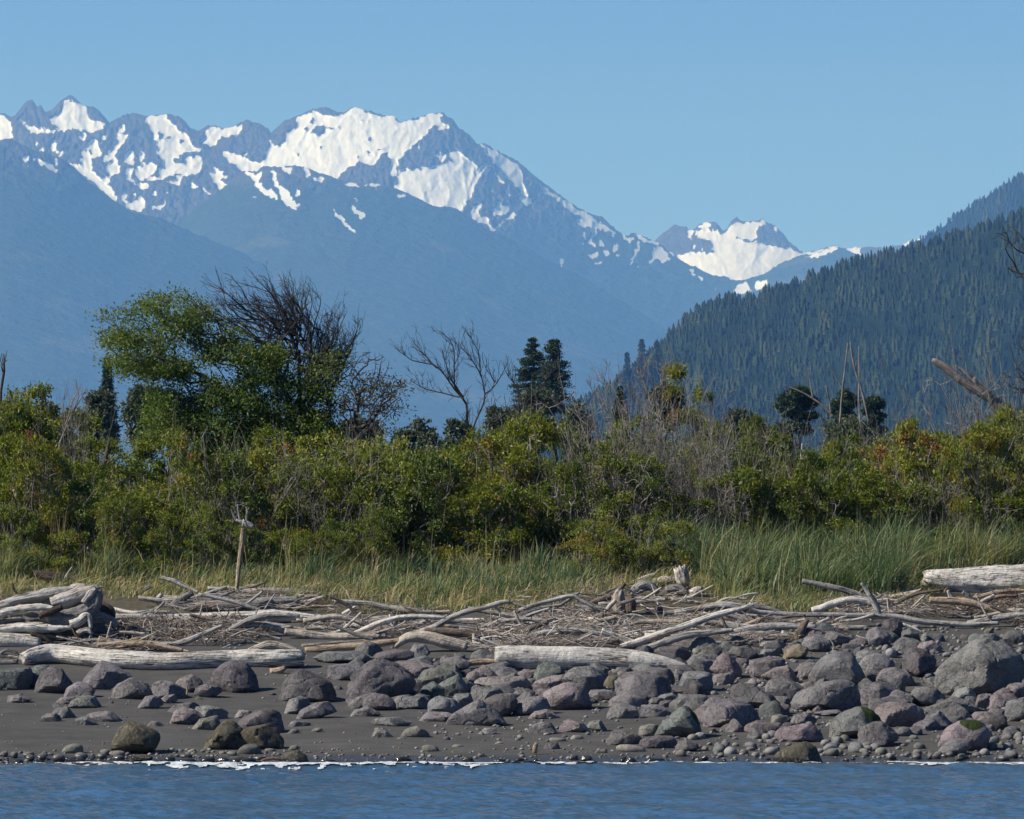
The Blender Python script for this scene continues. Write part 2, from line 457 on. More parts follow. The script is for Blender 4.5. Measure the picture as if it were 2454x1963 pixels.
S_M2H = polys('M2', [[(358, 318), (400, 260), (417, 280), (372, 318)], [(378, 368), (410, 325), (460, 303), (488, 340), (465, 380), (420, 380)], [(328, 330), (354, 325), (356, 347), (335, 352)],
    [(418, 458), (448, 438), (442, 462)], [(745, 400), (765, 385), (770, 420), (750, 425)], [(790, 455), (830, 470), (815, 480)], [(725, 480), (748, 485), (740, 500)], [(860, 520), (900, 530), (905, 545), (870, 560)],
    [(640, 283), (770, 292), (720, 298)], [(480, 325), (580, 328), (500, 338)], [(270, 495), (300, 495), (320, 520), (290, 505)]])
S_M3 = polys('M3', [
    [(0, 180), (50, 215), (130, 275), (200, 318), (260, 348), (340, 388), (420, 440), (480, 472), (400, 460), (300, 425), (220, 355), (120, 285), (40, 230), (0, 205)],
    [(205, 395), (250, 392), (310, 425), (300, 442), (260, 432), (210, 408)], [(305, 445), (325, 430), (337, 480), (312, 520), (347, 540), (320, 562), (292, 545)],
    [(360, 525), (375, 515), (397, 545), (370, 562)], [(382, 575), (427, 595), (385, 622)], [(297, 610), (357, 583), (320, 630)], [(447, 540), (470, 525), (482, 570), (443, 592)],
    [(420, 472), (492, 478), (450, 499)], [(503, 493), (582, 503), (540, 528)], [(585, 490), (610, 482), (660, 510), (720, 525), (770, 488), (778, 505), (720, 538), (640, 530)],
    [(600, 533), (617, 533), (582, 622), (562, 677), (552, 672)], [(700, 560), (740, 560), (797, 600), (808, 640), (750, 657), (730, 620), (690, 652), (655, 662), (690, 630)],
    [(775, 558), (845, 608), (830, 616)], [(918, 706), (945, 698), (972, 737), (940, 727)], [(973, 735), (1024, 745), (1010, 768), (985, 760)], [(1195, 828), (1230, 795), (1290, 785), (1315, 830), (1270, 857), (1210, 845)],
    [(1330, 812), (1360, 770), (1417, 775), (1400, 812), (1350, 822)], [(110, 692), (118, 640), (137, 622), (127, 687)], [(183, 736), (205, 726), (207, 747)], [(330, 662), (378, 643), (360, 670)],
    [(262, 470), (275, 465), (262, 540), (255, 540)], [(230, 575), (255, 560), (250, 590)], [(595, 692), (612, 683), (602, 707)], [(1060, 830), (1100, 830), (1090, 842)], [(1105, 865), (1125, 858), (1122, 875)],
    [(535, 945), (565, 942), (560, 957), (540, 957)], [(455, 615), (497, 602), (480, 622)],
    [(1620, 615), (1700, 606), (1790, 580), (1850, 560), (1862, 568), (1800, 600), (1720, 618), (1650, 622)]])
S_B = polys('M1', [
    [(1550, 610), (1580, 615), (1610, 640), (1650, 610), (1645, 650), (1630, 680), (1680, 720), (1740, 740), (1752, 787), (1680, 757), (1630, 722), (1590, 672)],
    [(1703, 590), (1735, 608), (1752, 680), (1800, 730), (1850, 780), (1872, 852), (1800, 812), (1773, 760), (1738, 700)],
    [(1863, 705), (1897, 740), (1870, 782), (1858, 770)], [(1863, 815), (1887, 808), (1882, 838)], [(1903, 590), (1940, 600), (1972, 635), (1945, 647)], [(1978, 638), (2042, 645), (2042, 677), (1985, 667)],
    [(1765, 578), (1842, 578), (1832, 627), (1790, 602)], [(2105, 858), (2156, 893), (2175, 935), (2115, 892)], [(1590, 770), (1625, 760), (1610, 782)], [(1925, 850), (1938, 845), (1932, 870)]]) + polys('M2', [
    [(598, 682), (650, 682), (692, 695), (670, 712), (620, 702)], [(718, 690), (800, 678), (832, 690), (792, 712), (802, 747), (780, 707)], [(918, 755), (960, 743), (988, 777)],
    [(638, 850), (655, 818), (672, 860), (732, 880), (700, 917), (680, 882)], [(523, 858), (590, 898), (662, 988), (630, 982), (558, 902)], [(652, 785), (668, 780), (662, 800)], [(690, 950), (708, 945), (702, 968)]])
S_A = polys('M1', [[(145, 513), (182, 503), (182, 547), (150, 547)], [(203, 523), (290, 543), (382, 607), (340, 603), (250, 567)], [(338, 540), (355, 518), (372, 550), (350, 572)], [(172, 565), (195, 565), (190, 588)]])
S_0 = polys('M3', [
    [(845, 612), (930, 597), (1000, 592), (1060, 580), (1090, 550), (1060, 520), (1010, 510), (960, 460), (990, 450), (1040, 445), (1110, 455), (1150, 455), (1180, 430), (1230, 398), (1300, 405), (1355, 400), (1360, 450), (1350, 490), (1345, 520), (1400, 540), (1470, 550), (1560, 570), (1660, 606), (1660, 800), (850, 800)],
    [(1350, 395), (1395, 382), (1422, 405), (1370, 422)], [(912, 448), (962, 460), (930, 512)], [(968, 430), (1050, 396), (1067, 432), (1000, 442)], [(1460, 428), (1482, 430), (1482, 462), (1463, 462)], [(988, 572), (1010, 548), (1017, 582)], [(938, 550), (955, 540), (960, 565), (942, 570)],
    [(1640, 575), (1700, 590), (1790, 562), (1860, 552), (1920, 570), (1970, 562), (2010, 562), (2010, 640), (1640, 640)]]) + polys('M4', [[(1285, 495), (1350, 480), (1425, 448), (1435, 470), (1390, 503), (1300, 515)]])
S_0H = polys('M3', [[(1105, 455), (1150, 452), (1135, 478), (1110, 480)], [(1180, 492), (1345, 512), (1345, 522), (1260, 518)], [(1010, 575), (1060, 560), (1075, 582), (1020, 592)], [(1880, 556), (1920, 580), (1960, 600), (1900, 640), (1840, 640), (1850, 575)]])

M_MTN = mountain_material('mountain_rock_and_snow')
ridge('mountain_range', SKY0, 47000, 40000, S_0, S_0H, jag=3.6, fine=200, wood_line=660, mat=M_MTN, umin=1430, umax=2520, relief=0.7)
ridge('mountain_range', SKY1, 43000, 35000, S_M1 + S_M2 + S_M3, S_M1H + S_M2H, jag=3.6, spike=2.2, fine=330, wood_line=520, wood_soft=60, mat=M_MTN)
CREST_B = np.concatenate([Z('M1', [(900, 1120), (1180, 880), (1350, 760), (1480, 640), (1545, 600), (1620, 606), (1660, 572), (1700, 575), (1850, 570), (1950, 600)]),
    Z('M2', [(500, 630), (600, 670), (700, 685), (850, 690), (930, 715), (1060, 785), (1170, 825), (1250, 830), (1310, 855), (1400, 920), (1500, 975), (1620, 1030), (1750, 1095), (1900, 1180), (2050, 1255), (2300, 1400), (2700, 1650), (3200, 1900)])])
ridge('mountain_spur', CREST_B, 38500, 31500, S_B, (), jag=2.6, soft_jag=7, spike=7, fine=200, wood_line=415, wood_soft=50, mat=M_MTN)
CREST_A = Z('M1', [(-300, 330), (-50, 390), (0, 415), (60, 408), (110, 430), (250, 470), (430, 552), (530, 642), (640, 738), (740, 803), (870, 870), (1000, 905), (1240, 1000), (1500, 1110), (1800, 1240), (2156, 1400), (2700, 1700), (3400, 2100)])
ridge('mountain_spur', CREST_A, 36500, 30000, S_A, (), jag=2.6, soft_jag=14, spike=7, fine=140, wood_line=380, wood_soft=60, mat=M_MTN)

# forest
def conifer(rs, tiers=6, sides=7, h=1.0, r=0.19):
    """a small ragged spruce, unit height"""
    V = []; F = []
    for k in range(tiers):
        t0 = 0.04 + 0.90 * k / tiers
        t1 = min(1.0, t0 + 1.75 / tiers)
        rr = r * (1 - t0) ** 0.75 * rs.uniform(0.8, 1.15)
        n0 = len(V)
        a = np.arange(sides * 2) / (sides * 2) * 2 * np.pi + rs.uniform(0, 6)
        rad = np.where(np.arange(sides * 2) % 2 == 0, rr, rr * 0.5) * rs.uniform(0.75, 1.2, sides * 2)
        for q in range(sides * 2):
            V.append((math.cos(a[q]) * rad[q], math.sin(a[q]) * rad[q], (t0 + rs.uniform(-0.02, 0.02)) * h))
        V.append((0, 0, t1 * h))
        for q in range(sides * 2):
            F.append((n0 + q, n0 + (q + 1) % (sides * 2), n0 + sides * 2))
    return np.array(V), np.array(F)

def tree_material(name, dark, light):
    m, t, b, out = new_mat(name)
    g = NT(t)
    c = g.ramp(g.attr('tint'), [(0.0, dark), (0.75, light), (1.0, (light[0] * 1.5, light[1] * 1.15, light[2] * 0.9))])
    g.set(b, 'Base Color', c)
    b.inputs['Roughness'].default_value = 0.9
    b.inputs['Specular IOR Level'].default_value = 0.1
    return m

M_FIR = tree_material('fir_needles', (0.009, 0.021, 0.010), (0.036, 0.054, 0.022))
rsf = np.random.RandomState(11)
TEMPL = [conifer(rsf, tiers=rsf.randint(4, 6), sides=5, r=rsf.uniform(0.22, 0.36)) for _ in range(10)]

def forest(name, crest, depth, near, n, hmin, hmax, base, ulo, uhi, label, vlimit):
    """a wooded hill: the ground of the hill and one mass of trees on it"""
    c = np.asarray(crest, float)
    u = np.arange(ulo, uhi, 8.0)
    vc = np.interp(u, c[:, 0], c[:, 1])
    offs = np.concatenate([np.arange(0, 500, 12.0), [560, 640, 760, 900]])
    def surf(uu, off):
        vc_ = np.interp(uu, c[:, 0], c[:, 1])
        v = np.minimum(vc_ + off, base)
        frac = np.clip(off / np.maximum(base - vc_, 1), 0, 1)
        d = depth - (depth - near) * frac ** 0.9
        d = d - (1 - np.abs(n2(uu / 120, v / 260, 3, depth * 1e-3)) * 2) * 80 * depth / FPX
        return P(uu, v, d), v
    uu, oo = np.meshgrid(u, offs)
    pts, _ = surf(uu, oo)
    back = pts[0].copy(); back[:, 1] += 1500; back[:, 2] = 0
    pts = np.concatenate([back[None], pts], 0)
    me = mesh(name + '_hill', pts.reshape(-1, 3), grid_faces(*pts.shape[:2])[:, ::-1], {'tint': np.zeros(pts.shape[0] * pts.shape[1])})
    link('wooded_hill', me, M_FIR, kind='structure')
    bag = Bag()
    rs = np.random.RandomState(int(depth))
    tu = rs.uniform(ulo, uhi, n)
    tcr = np.interp(tu, c[:, 0], c[:, 1])
    off = rs.uniform(0, 1, n) * (vlimit - tcr)
    ok = off > 0
    # a denser row on the crest
    tu = np.concatenate([tu[ok], rs.uniform(ulo, uhi, n // 12)]); off = np.concatenate([off[ok], rs.uniform(0, 6, n // 12)])
    pos, vv = surf(tu, off)
    den = n2(tu / 55, vv / 75, 3, 4.4) * 1.3
    h = (hmin + (hmax - hmin) * rs.uniform(0, 1, len(tu)) ** 1.9) * (1 + 0.25 * den)
    tint = np.clip(0.42 + 0.8 * den + rs.normal(0, 0.14, len(tu)), 0, 1)  # broad tint patches paint uneven light over the forest
    rot = rs.uniform(0, 6.28, len(tu)); wid = rs.uniform(0.85, 1.35, len(tu))
    for k in range(len(tu)):
        V, Fc = TEMPL[k % len(TEMPL)]
        cs, sn = math.cos(rot[k]) * wid[k], math.sin(rot[k]) * wid[k]
        q = np.empty_like(V)
        q[:, 0] = (V[:, 0] * cs - V[:, 1] * sn) * h[k] + pos[k, 0]
        q[:, 1] = (V[:, 0] * sn + V[:, 1] * cs) * h[k] + pos[k, 1]
        q[:, 2] = V[:, 2] * h[k] + pos[k, 2] - 0.8
        bag.add(q, Fc, tint=tint[k])
    link('forest', bag.mesh(name, smooth=True), M_FIR, kind='stuff', label=label, category='forest')
    return surf

HILL = Z('F', [(860, 1140), (960, 1040), (1090, 930), (1150, 880), (1230, 850), (1290, 815), (1330, 782), (1370, 747), (1410, 707), (1445, 677), (1480, 648), (1530, 637), (1600, 626), (1680, 599), (1740, 577), (1800, 557), (1900, 534), (1950, 518), (2050, 489), (2156, 452), (2300, 394)])
HILL2 = Z('F', [(1700, 640), (1850, 560), (1900, 530), (1950, 502), (2000, 468), (2050, 433), (2100, 402), (2156, 370), (2300, 290)])
surf_far = forest('back_forest', HILL2, 21000, 17500, 2600, 11, 24, 1303, 1930, 2560, 'hazy blue conifer forest on the farther hill at the right edge', 760)
surf_hill = forest('hill_forest', HILL, 8600, 6300, 9600, 4.5, 14.0, 1303, 1000, 2560, 'dark blue-green conifer forest covering the hill at right', 1080)

# ------------------------------------------------------------------ beach, dune and water
GY = np.array([-9000, -60, -20, -5, 0, 6, 14, 20, 26, 30, 36, 60, 200, 60000.0])
GZ = np.array([-3.4, -3.4, -1.4, -0.32, 0.0, 0.50, 1.20, 1.95, 2.75, 3.2, 3.5, 3.6, 3.4, 3.4])

def ground_exact(x, y):
    x, y = np.broadcast_arrays(np.asarray(x, float), np.asarray(y, float))
    z = np.interp(y, GY, GZ)
    near = np.exp(-((y - 14) / 26.0) ** 2)
    z = z + near * (0.075 * n2(x / 4.5, y / 4.0, 3, 8.8) + 0.025 * n2(x / 0.9, y / 0.8, 2, 2.2)) * np.clip((y + 1.5) / 4.0, 0, 1)
    return z

_gx = np.arange(-16, 16.01, 0.1); _gy = np.arange(-6, 60.01, 0.1)
_gz = ground_exact(*np.meshgrid(_gx, _gy))
def ground_z(x, y):
    """height of the ground, looked up in a fine table"""
    x = np.asarray(x, float); y = np.asarray(y, float)
    if y.size > 20000:
        return ground_exact(x, y)
    fx = np.clip((x + 16) / 0.1, 0, len(_gx) - 1.001); fy = np.clip((y + 6) / 0.1, 0, len(_gy) - 1.001)
    i = fx.astype(int); j = fy.astype(int); a = fx - i; b = fy - j
    return (_gz[j, i] * (1 - a) + _gz[j, i + 1] * a) * (1 - b) + (_gz[j + 1, i] * (1 - a) + _gz[j + 1, i + 1] * a) * b

_yy = np.linspace(-2.5, 48, 1600)
_vv = HORIZON + (CAMZ - np.interp(_yy, GY, GZ)) * FPX / (_yy - CAMY)
def depth_at(v):
    """depth of the point of the beach seen at photograph row v"""
    return np.interp(-np.asarray(v, float), -_vv, _yy)

def axis(parts):
    out = []
    for a, b, n in parts:
        out.append(np.linspace(a, b, n, endpoint=False))
    return np.unique(np.concatenate(out + [np.array([parts[-1][1]])]))

def sand_material():
    m, t, b, out = new_mat('beach_sand_and_soil')
    g = NT(t)
    pos = g.position()
    p = g.xyz(pos)
    sand = g.ramp(g.noise(pos, 1.3, 6, 0.62), [(0.3, (0.046, 0.044, 0.040)), (0.55, (0.066, 0.063, 0.056)), (0.75, (0.09, 0.085, 0.076))])
    speck = g.map_range(g.noise(pos, 55, 2, 0.6), 0.62, 0.70)
    sand = g.mix(g.math('MULTIPLY', speck, 0.6), sand, (0.16, 0.155, 0.15))
    streak = g.map_range(g.noise(g.vmul(pos, (0.35, 3.0, 1)), 1.2, 4, 0.6), 0.5, 0.7)
    sand = g.mix(g.math('MULTIPLY', streak, 0.35), sand, (0.12, 0.115, 0.11))
    soil = g.ramp(g.noise(pos, 9, 5, 0.65), [(0.3, (0.035, 0.028, 0.018)), (0.6, (0.10, 0.085, 0.05)), (0.8, (0.16, 0.135, 0.08))])
    edge = g.math('ADD', p[1], g.math('MULTIPLY', g.noise(pos, 0.7, 3, 0.6), 6.0))
    col = g.mix(g.map_range(edge, 25.5, 28.5), sand, soil)
    meadow = g.ramp(g.noise(pos, 0.02, 4, 0.6), [(0.3, (0.03, 0.05, 0.02)), (0.7, (0.07, 0.085, 0.035))])
    col = g.mix(g.map_range(p[1], 60, 90), col, meadow)
    wet = g.math('SUBTRACT', 1.0, g.map_range(g.math('ADD', p[2], g.math('MULTIPLY', g.noise(pos, 0.9, 3, 0.6), 0.10)), 0.07, 0.19))
    col = g.mix(g.math('MULTIPLY', wet, 0.45), col, (0.030, 0.032, 0.034))
    g.set(b, 'Base Color', col)
    g.set(b, 'Roughness', g.map_range(wet, 0, 1, 0.92, 0.28))
    b.inputs['Specular IOR Level'].default_value = 0.4
    h = g.math('ADD', g.noise(pos, 9, 5, 0.65), g.math('MULTIPLY', g.noise(pos, 60, 2, 0.6), 0.35))
    g.set(b, 'Normal', g.bump(h, 0.5, 0.03))
    return m

def make_ground():
    xs = axis([(-13900, -300, 6), (-300, -16, 14), (-16, 16, 150), (16, 300, 14), (300, 13900, 6)])
    ys = axis([(-3900, -60, 6), (-60, -4, 12), (-4, 32, 170), (32, 60, 30), (60, 400, 12), (400, 51900, 12)])
    X, Y = np.meshgrid(xs, ys)
    V = np.stack([X, Y, ground_exact(X, Y)], -1).reshape(-1, 3)
    link('ground', mesh('ground', V, grid_faces(len(ys), len(xs))[:, ::-1]), sand_material(), kind='structure')
make_ground()

def shoreline(x):
    return -1.15 + 0.35 * n2(x / 3.0, 0, 2, 6.0)

def water_h(x, y):
    x, y = np.broadcast_arrays(np.asarray(x, float), np.asarray(y, float))
    calm = np.clip((-y) / 4.0, 0.12, 1)
    w = 0.05 * n2(x / 3.2 + 0.12 * y, y / 2.6, 2, 0.4) + 0.085 * n2(x / 0.85, y / 1.7, 3, 5.2) + 0.016 * n2(x / 0.34, y / 0.26, 2, 7.7)
    w = w * calm
    # the little breaker that runs in along the shore
    cy = -4.6 + 0.7 * n2(x / 5.0, 0, 2, 12.0)
    q = (y - cy) / np.where(y > cy, 0.32, 0.75)
    amp = 0.085 + 0.04 * n2(x / 2.4, 0, 2, 14.0)
    w = w + amp * np.exp(-q * q)
    cy2 = -11.0 + 1.2 * n2(x / 6.0, 0, 2, 22.0)
    w = w + 0.05 * np.clip(n2(x / 4.0, 0, 2, 24.0) + 0.3, 0, 1) * np.exp(-((y - cy2) / 0.7) ** 2)
    return w

def water_material():
    m, t, b, out = new_mat('sea_water')
    g = NT(t)
    pos = g.position()
    p = g.xyz(pos)
    shallow = g.map_range(p[1], -7.0, -1.0)
    deep = g.ramp(g.noise(g.vmul(pos, (0.12, 0.3, 1)), 1.0, 3), [(0.3, (0.042, 0.105, 0.19)), (0.7, (0.060, 0.138, 0.24))])
    col = g.mix(shallow, deep, (0.055, 0.065, 0.055))
    g.set(b, 'Base Color', col)
    b.inputs['Roughness'].default_value = 0.06
    b.inputs['IOR'].default_value = 1.33
    b.inputs['Specular IOR Level'].default_value = 0.5
    h = g.math('ADD', g.noise(g.vmul(pos, (1, 1.7, 1)), 6.0, 4, 0.62), g.math('MULTIPLY', g.noise(g.vmul(pos, (1, 1.6, 1)), 15, 3, 0.6), 0.3))
    g.set(b, 'Normal', g.bump(h, 0.85, 0.075))
    return m

def foam_mask(x, y):
    u = x * ppm(-2.0) + W0 / 2
    amt = np.interp(u, [-200, 120, 330, 420, 900, 1250, 1500, 1700, 1760, 2080, 2160, 2300, 2460, 2700], [0.3, 0.45, 0.75, 0.92, 0.95, 0.92, 0.88, 0.8, 0.4, 0.35, 0.8, 0.85, 0.85, 0.8])
    wid = np.interp(u, [-200, 120, 330, 420, 900, 1300, 1600, 2100, 2300, 2700], [0.9, 1.4, 2.2, 3.0, 3.2, 2.5, 1.8, 1.0, 1.5, 1.4])
    c = -2.4 - wid * 0.5
    prof = np.exp(-np.abs((y - c) / (wid * 0.62)) ** 3)
    n = 0.5 + 0.62 * n2(x / 0.22, y / 0.7, 4, 31.0) + 0.22 * n2(x / 1.6, y / 1.2, 2, 33.0)
    wash = np.exp(-((y + 1.45 + 0.35 * n2(x / 1.1, 0, 2, 37.0)) / 0.42) ** 2) * np.clip(amt * 1.15, 0, 0.85) * 0.62
    prof = np.maximum(prof, (wash > 0.12) * 0.4)
    return wash + prof * amt * 0.66 + (n - 0.5) * 1.05 * np.minimum(prof * 3, 1)

def make_water():
    xs = axis([(-13900, -100, 8), (-100, -14.5, 20), (-14.5, 14.5, 310), (14.5, 100, 20), (100, 13900, 8)])
    ys = axis([(-3900, -120, 14), (-120, -38, 40), (-38, 0.9, 310)])
    X, Y = np.meshgrid(xs, ys)
    fade = np.clip((110 - np.abs(X)) / 60, 0, 1) * np.clip((130 + Y) / 40, 0, 1)
    Zw = water_h(X, Y) * fade
    V = np.stack([X, Y, Zw], -1).reshape(-1, 3)
    link('sea', mesh('sea', V, grid_faces(len(ys), len(xs))[:, ::-1]), water_material(), kind='structure')
    # foam: a lumpy crust that lies on the water, with holes in it
    xs = np.arange(-14.5, 14.5, 0.035); ys = np.arange(-8.5, -0.8, 0.045)
    X, Y = np.meshgrid(xs, ys)
    k = foam_mask(X, Y)
    top = water_h(X, Y) + 0.006 + 0.055 * np.clip(k, 0, 0.6) * (0.6 + 0.6 * n2(X / 0.16, Y / 0.16, 3, 41.0))
    V = np.stack([X, Y, top], -1).reshape(-1, 3)
    Fq = grid_faces(len(ys), len(xs))[:, ::-1]
    keep = (k.ravel()[Fq] > 0.42).all(1)
    Fq = Fq[keep]
    used = np.unique(Fq); remap = np.zeros(len(V), int); remap[used] = np.arange(len(used))
    m, t, b, out = new_mat('sea_foam')
    g = NT(t)
    g.set(b, 'Base Color', g.ramp(g.noise(g.position(), 12, 4, 0.6), [(0.32, (0.30, 0.36, 0.40)), (0.5, (0.62, 0.66, 0.68)), (0.7, (0.84, 0.85, 0.85))]))
    b.inputs['Roughness'].default_value = 0.7
    g.set(b, 'Normal', g.bump(g.noise(g.position(), 30, 4, 0.7), 0.7, 0.03))
    link('surf_foam', mesh('surf_foam', V[used], remap[Fq]), m, kind='stuff', label='white foam of the small wave breaking along the shore', category='foam')
make_water()

# ------------------------------------------------------------------ rocks
import bmesh
def ico(level):
    bm = bmesh.new(); bmesh.ops.create_icosphere(bm, subdivisions=level, radius=1.0)
    V = np.array([v.co[:] for v in bm.verts]); Fc = np.array([[v.index for v in f.verts] for f in bm.faces])
    bm.free()
    return V / np.linalg.norm(V, axis=1)[:, None], Fc
ICO = {k: ico(k) for k in (1, 2, 3, 4, 5, 6)}

def rock_material(name, rough_scale=1.0, barnacle=False):
    m, t, b, out = new_mat(name)
    g = NT(t)
    obj = g.coord('Object'); pos = g.position(); p = g.xyz(pos)
    rnd = g.node('ShaderNodeVectorMath', operation='SCALE')
    off = g.node('ShaderNodeCombineXYZ'); r = g.obj_random()
    for k in range(3):
        g.set(off, k, g.math('MULTIPLY', r, 37.0 + 11 * k))
    v = g.node('ShaderNodeVectorMath', operation='ADD'); g.set(v, 0, obj); g.set(v, 1, off.outputs[0])
    v = v.outputs[0]
    tone = g.obj_colour()
    big = g.ramp(g.noise(v, 2.2, 5, 0.6), [(0.25, 0.55), (0.5, 1.0), (0.78, 1.45)])
    col = g.mix(1.0, tone, big, 'MULTIPLY')
    warm = g.map_range(g.noise(v, 1.1, 3, 0.5), 0.52, 0.72)
    col = g.mix(g.math('MULTIPLY', warm, 0.3), col, (0.17, 0.138, 0.132))
    fine = g.ramp(g.noise(v, 26, 4, 0.7), [(0.3, 0.60), (0.55, 1.0), (0.75, 1.32)])
    col = g.mix(1.0, col, fine, 'MULTIPLY')
    speck = g.map_range(g.noise(v, 70, 1, 0.5), 0.68, 0.74)
    col = g.mix(g.math('MULTIPLY', speck, 0.45), col, (0.34, 0.33, 0.32))
    crack = g.noise(v, 2.6, 6, 0.6, 0.6)
    cl = g.math('SUBTRACT', 1.0, g.map_range(g.math('ABSOLUTE', g.math('SUBTRACT', crack, 0.5)), 0.0, 0.014))
    col = g.mix(g.math('MULTIPLY', cl, 0.45), col, (0.03, 0.028, 0.027))
    if barnacle:
        spots = g.node('ShaderNodeTexVoronoi'); g.set(spots, 'Vector', v); spots.inputs['Scale'].default_value = 34
        sp = g.map_range(spots.outputs['Distance'], 0.15, 0.5)
        cover = g.map_range(g.noise(v, 3.0, 4, 0.6), 0.36, 0.55)
        bc = g.ramp(g.noise(v, 12, 4, 0.7), [(0.3, (0.06, 0.05, 0.03)), (0.52, (0.17, 0.145, 0.095)), (0.72, (0.40, 0.37, 0.30))])
        col = g.mix(cover, col, g.mix(g.math('MULTIPLY', sp, 0.45), bc, (0.05, 0.045, 0.03)))
    moss = g.map_range(g.math('ADD', g.attr('moss'), g.math('MULTIPLY', g.math('SUBTRACT', g.noise(v, 8, 5, 0.75), 0.5), 1.3)), 0.44, 0.60)
    col = g.mix(moss, col, g.ramp(g.noise(v, 40, 3, 0.6), [(0.3, (0.012, 0.022, 0.004)), (0.7, (0.05, 0.075, 0.012))]))
    # stone near water level is wet: darker and glossier
    wet = g.math('SUBTRACT', 1.0, g.map_range(g.math('ADD', p[2], g.math('MULTIPLY', g.noise(pos, 3.0, 3, 0.6), 0.12)), 0.10, 0.24))
    col = g.mix(g.math('MULTIPLY', wet, 0.86), col, (0.010, 0.010, 0.009))
    g.set(b, 'Base Color', col)
    g.set(b, 'Roughness', g.map_range(wet, 0, 1, 0.88, 0.16))
    g.set(b, 'Specular IOR Level', g.map_range(wet, 0, 1, 0.25, 0.6))
    h = g.math('ADD', g.noise(v, 7, 6, 0.68), g.math('MULTIPLY', g.noise(v, 45, 4, 0.7), 0.22 if not barnacle else 0.5))
    h = g.math('SUBTRACT', h, g.math('MULTIPLY', cl, 0.25))
    g.set(b, 'Normal', g.bump(h, 0.95 * rough_scale, 0.06))
    return m

M_ROCK = rock_material('shore_rock')
M_COBBLE = rock_material('sea_worn_cobble', 0.25)
M_BARN = rock_material('barnacled_rock', 1.3, True)
TONES = {'p': (0.186, 0.173, 0.174), 'g': (0.190, 0.187, 0.181), 'k': (0.228, 0.194, 0.190), 'd': (0.122, 0.112, 0.113), 'b': (0.15, 0.135, 0.10),
         'o': (0.20, 0.195, 0.165), 't': (0.25, 0.20, 0.14), 'w': (0.13, 0.13, 0.115), 'l': (0.26, 0.25, 0.235), 'n': (0.155, 0.165, 0.155)}
TONE_WORD = {'p': 'purple-grey', 'g': 'grey', 'k': 'pinkish', 'd': 'dark grey', 'b': 'brown', 'o': 'olive-grey', 't': 'tan', 'w': 'dark wet', 'l': 'pale grey', 'n': 'greenish grey'}

def hull(pts):
    pts = sorted(map(tuple, pts))
    def half(ps):
        h = []
        for p in ps:
            while len(h) >= 2 and (h[-1][0] - h[-2][0]) * (p[1] - h[-2][1]) - (h[-1][1] - h[-2][1]) * (p[0] - h[-2][0]) <= 0:
                h.pop()
            h.append(p)
        return h[:-1]
    return np.array(half(pts) + half(pts[::-1]))

def rock_shape(poly_xz, rs, soft, deep=0.8, lvl=4, rough=1.0):
    """a stone whose outline across the view is poly_xz (metres, about its middle): planes lean in towards front and back"""
    h = hull(poly_xz)
    D, Fc = ICO[lvl]
    a = (h[:, 0].max() - h[:, 0].min()) / 2; c = (h[:, 1].max() - h[:, 1].min()) / 2
    b = max(min(a, 1.5 * c), 0.55 * a) * deep
    N = []; Hh = []
    n = len(h)
    for i in range(n):
        p, q = h[i], h[(i + 1) % n]
        e = q - p; nn = np.array((e[1], -e[0])); nn /= np.linalg.norm(nn) + 1e-9
        off = float(nn @ p)
        if off < 0.02:
            off = 0.02
        for s in (-1, 1):
            tl = rs.uniform(0.15, 0.75) * (off / b)
            N.append((nn[0], s * tl, nn[1])); Hh.append(off)
    for s in (-1, 1):
        for k in range(3):
            v = np.array((rs.normal(0, 0.45), s, rs.normal(0.25 * (s < 0), 0.45)))
            v /= np.linalg.norm(v)
            N.append(v); Hh.append(b * rs.uniform(0.72, 1.0))
    if soft > 9:                                            # a few chopped corners
        for k in range(7):
            v = rs.normal(0, 1, 3); v[2] = abs(v[2]) * 0.8; v /= np.linalg.norm(v)
            ext = np.sqrt((v[0] * a) ** 2 + (v[1] * b) ** 2 + (v[2] * c) ** 2)
            N.append(v); Hh.append(ext * rs.uniform(0.80, 1.05))
    N = np.array(N); Hh = np.array(Hh)
    q = np.clip(D @ (N / Hh[:, None]).T, 0, None)
    r = (q ** soft).sum(1) ** (-1.0 / soft)
    sd = rs.uniform(0, 90)
    Pn = D * r[:, None]
    s = 1.0 / max(a, c)
    r = r * (1 + rough * (0.055 * fbm(Pn * s * 1.6 + sd, 3) + 0.05 * fbm(Pn * s * 4.5 + sd, 4)))
    crease = 1 - np.abs(noise3(Pn * s * 1.9 + sd + 40))
    r = r * (1 - rough * 0.05 * np.clip(crease - 0.9, 0, 1) / 0.1)
    return D * r[:, None], Fc, b

ROCKS = []
def rock(zone, poly, tone='p', name='boulder', label=None, soft=32, deep=0.8, barn=False, moss=None, mark=None, sink=0.16, key=None):
    ROCKS.append(dict(poly=Z(zone, poly), tone=tone, name=name, label=label, soft=soft, deep=deep, barn=barn, moss=moss, mark=mark, sink=sink))

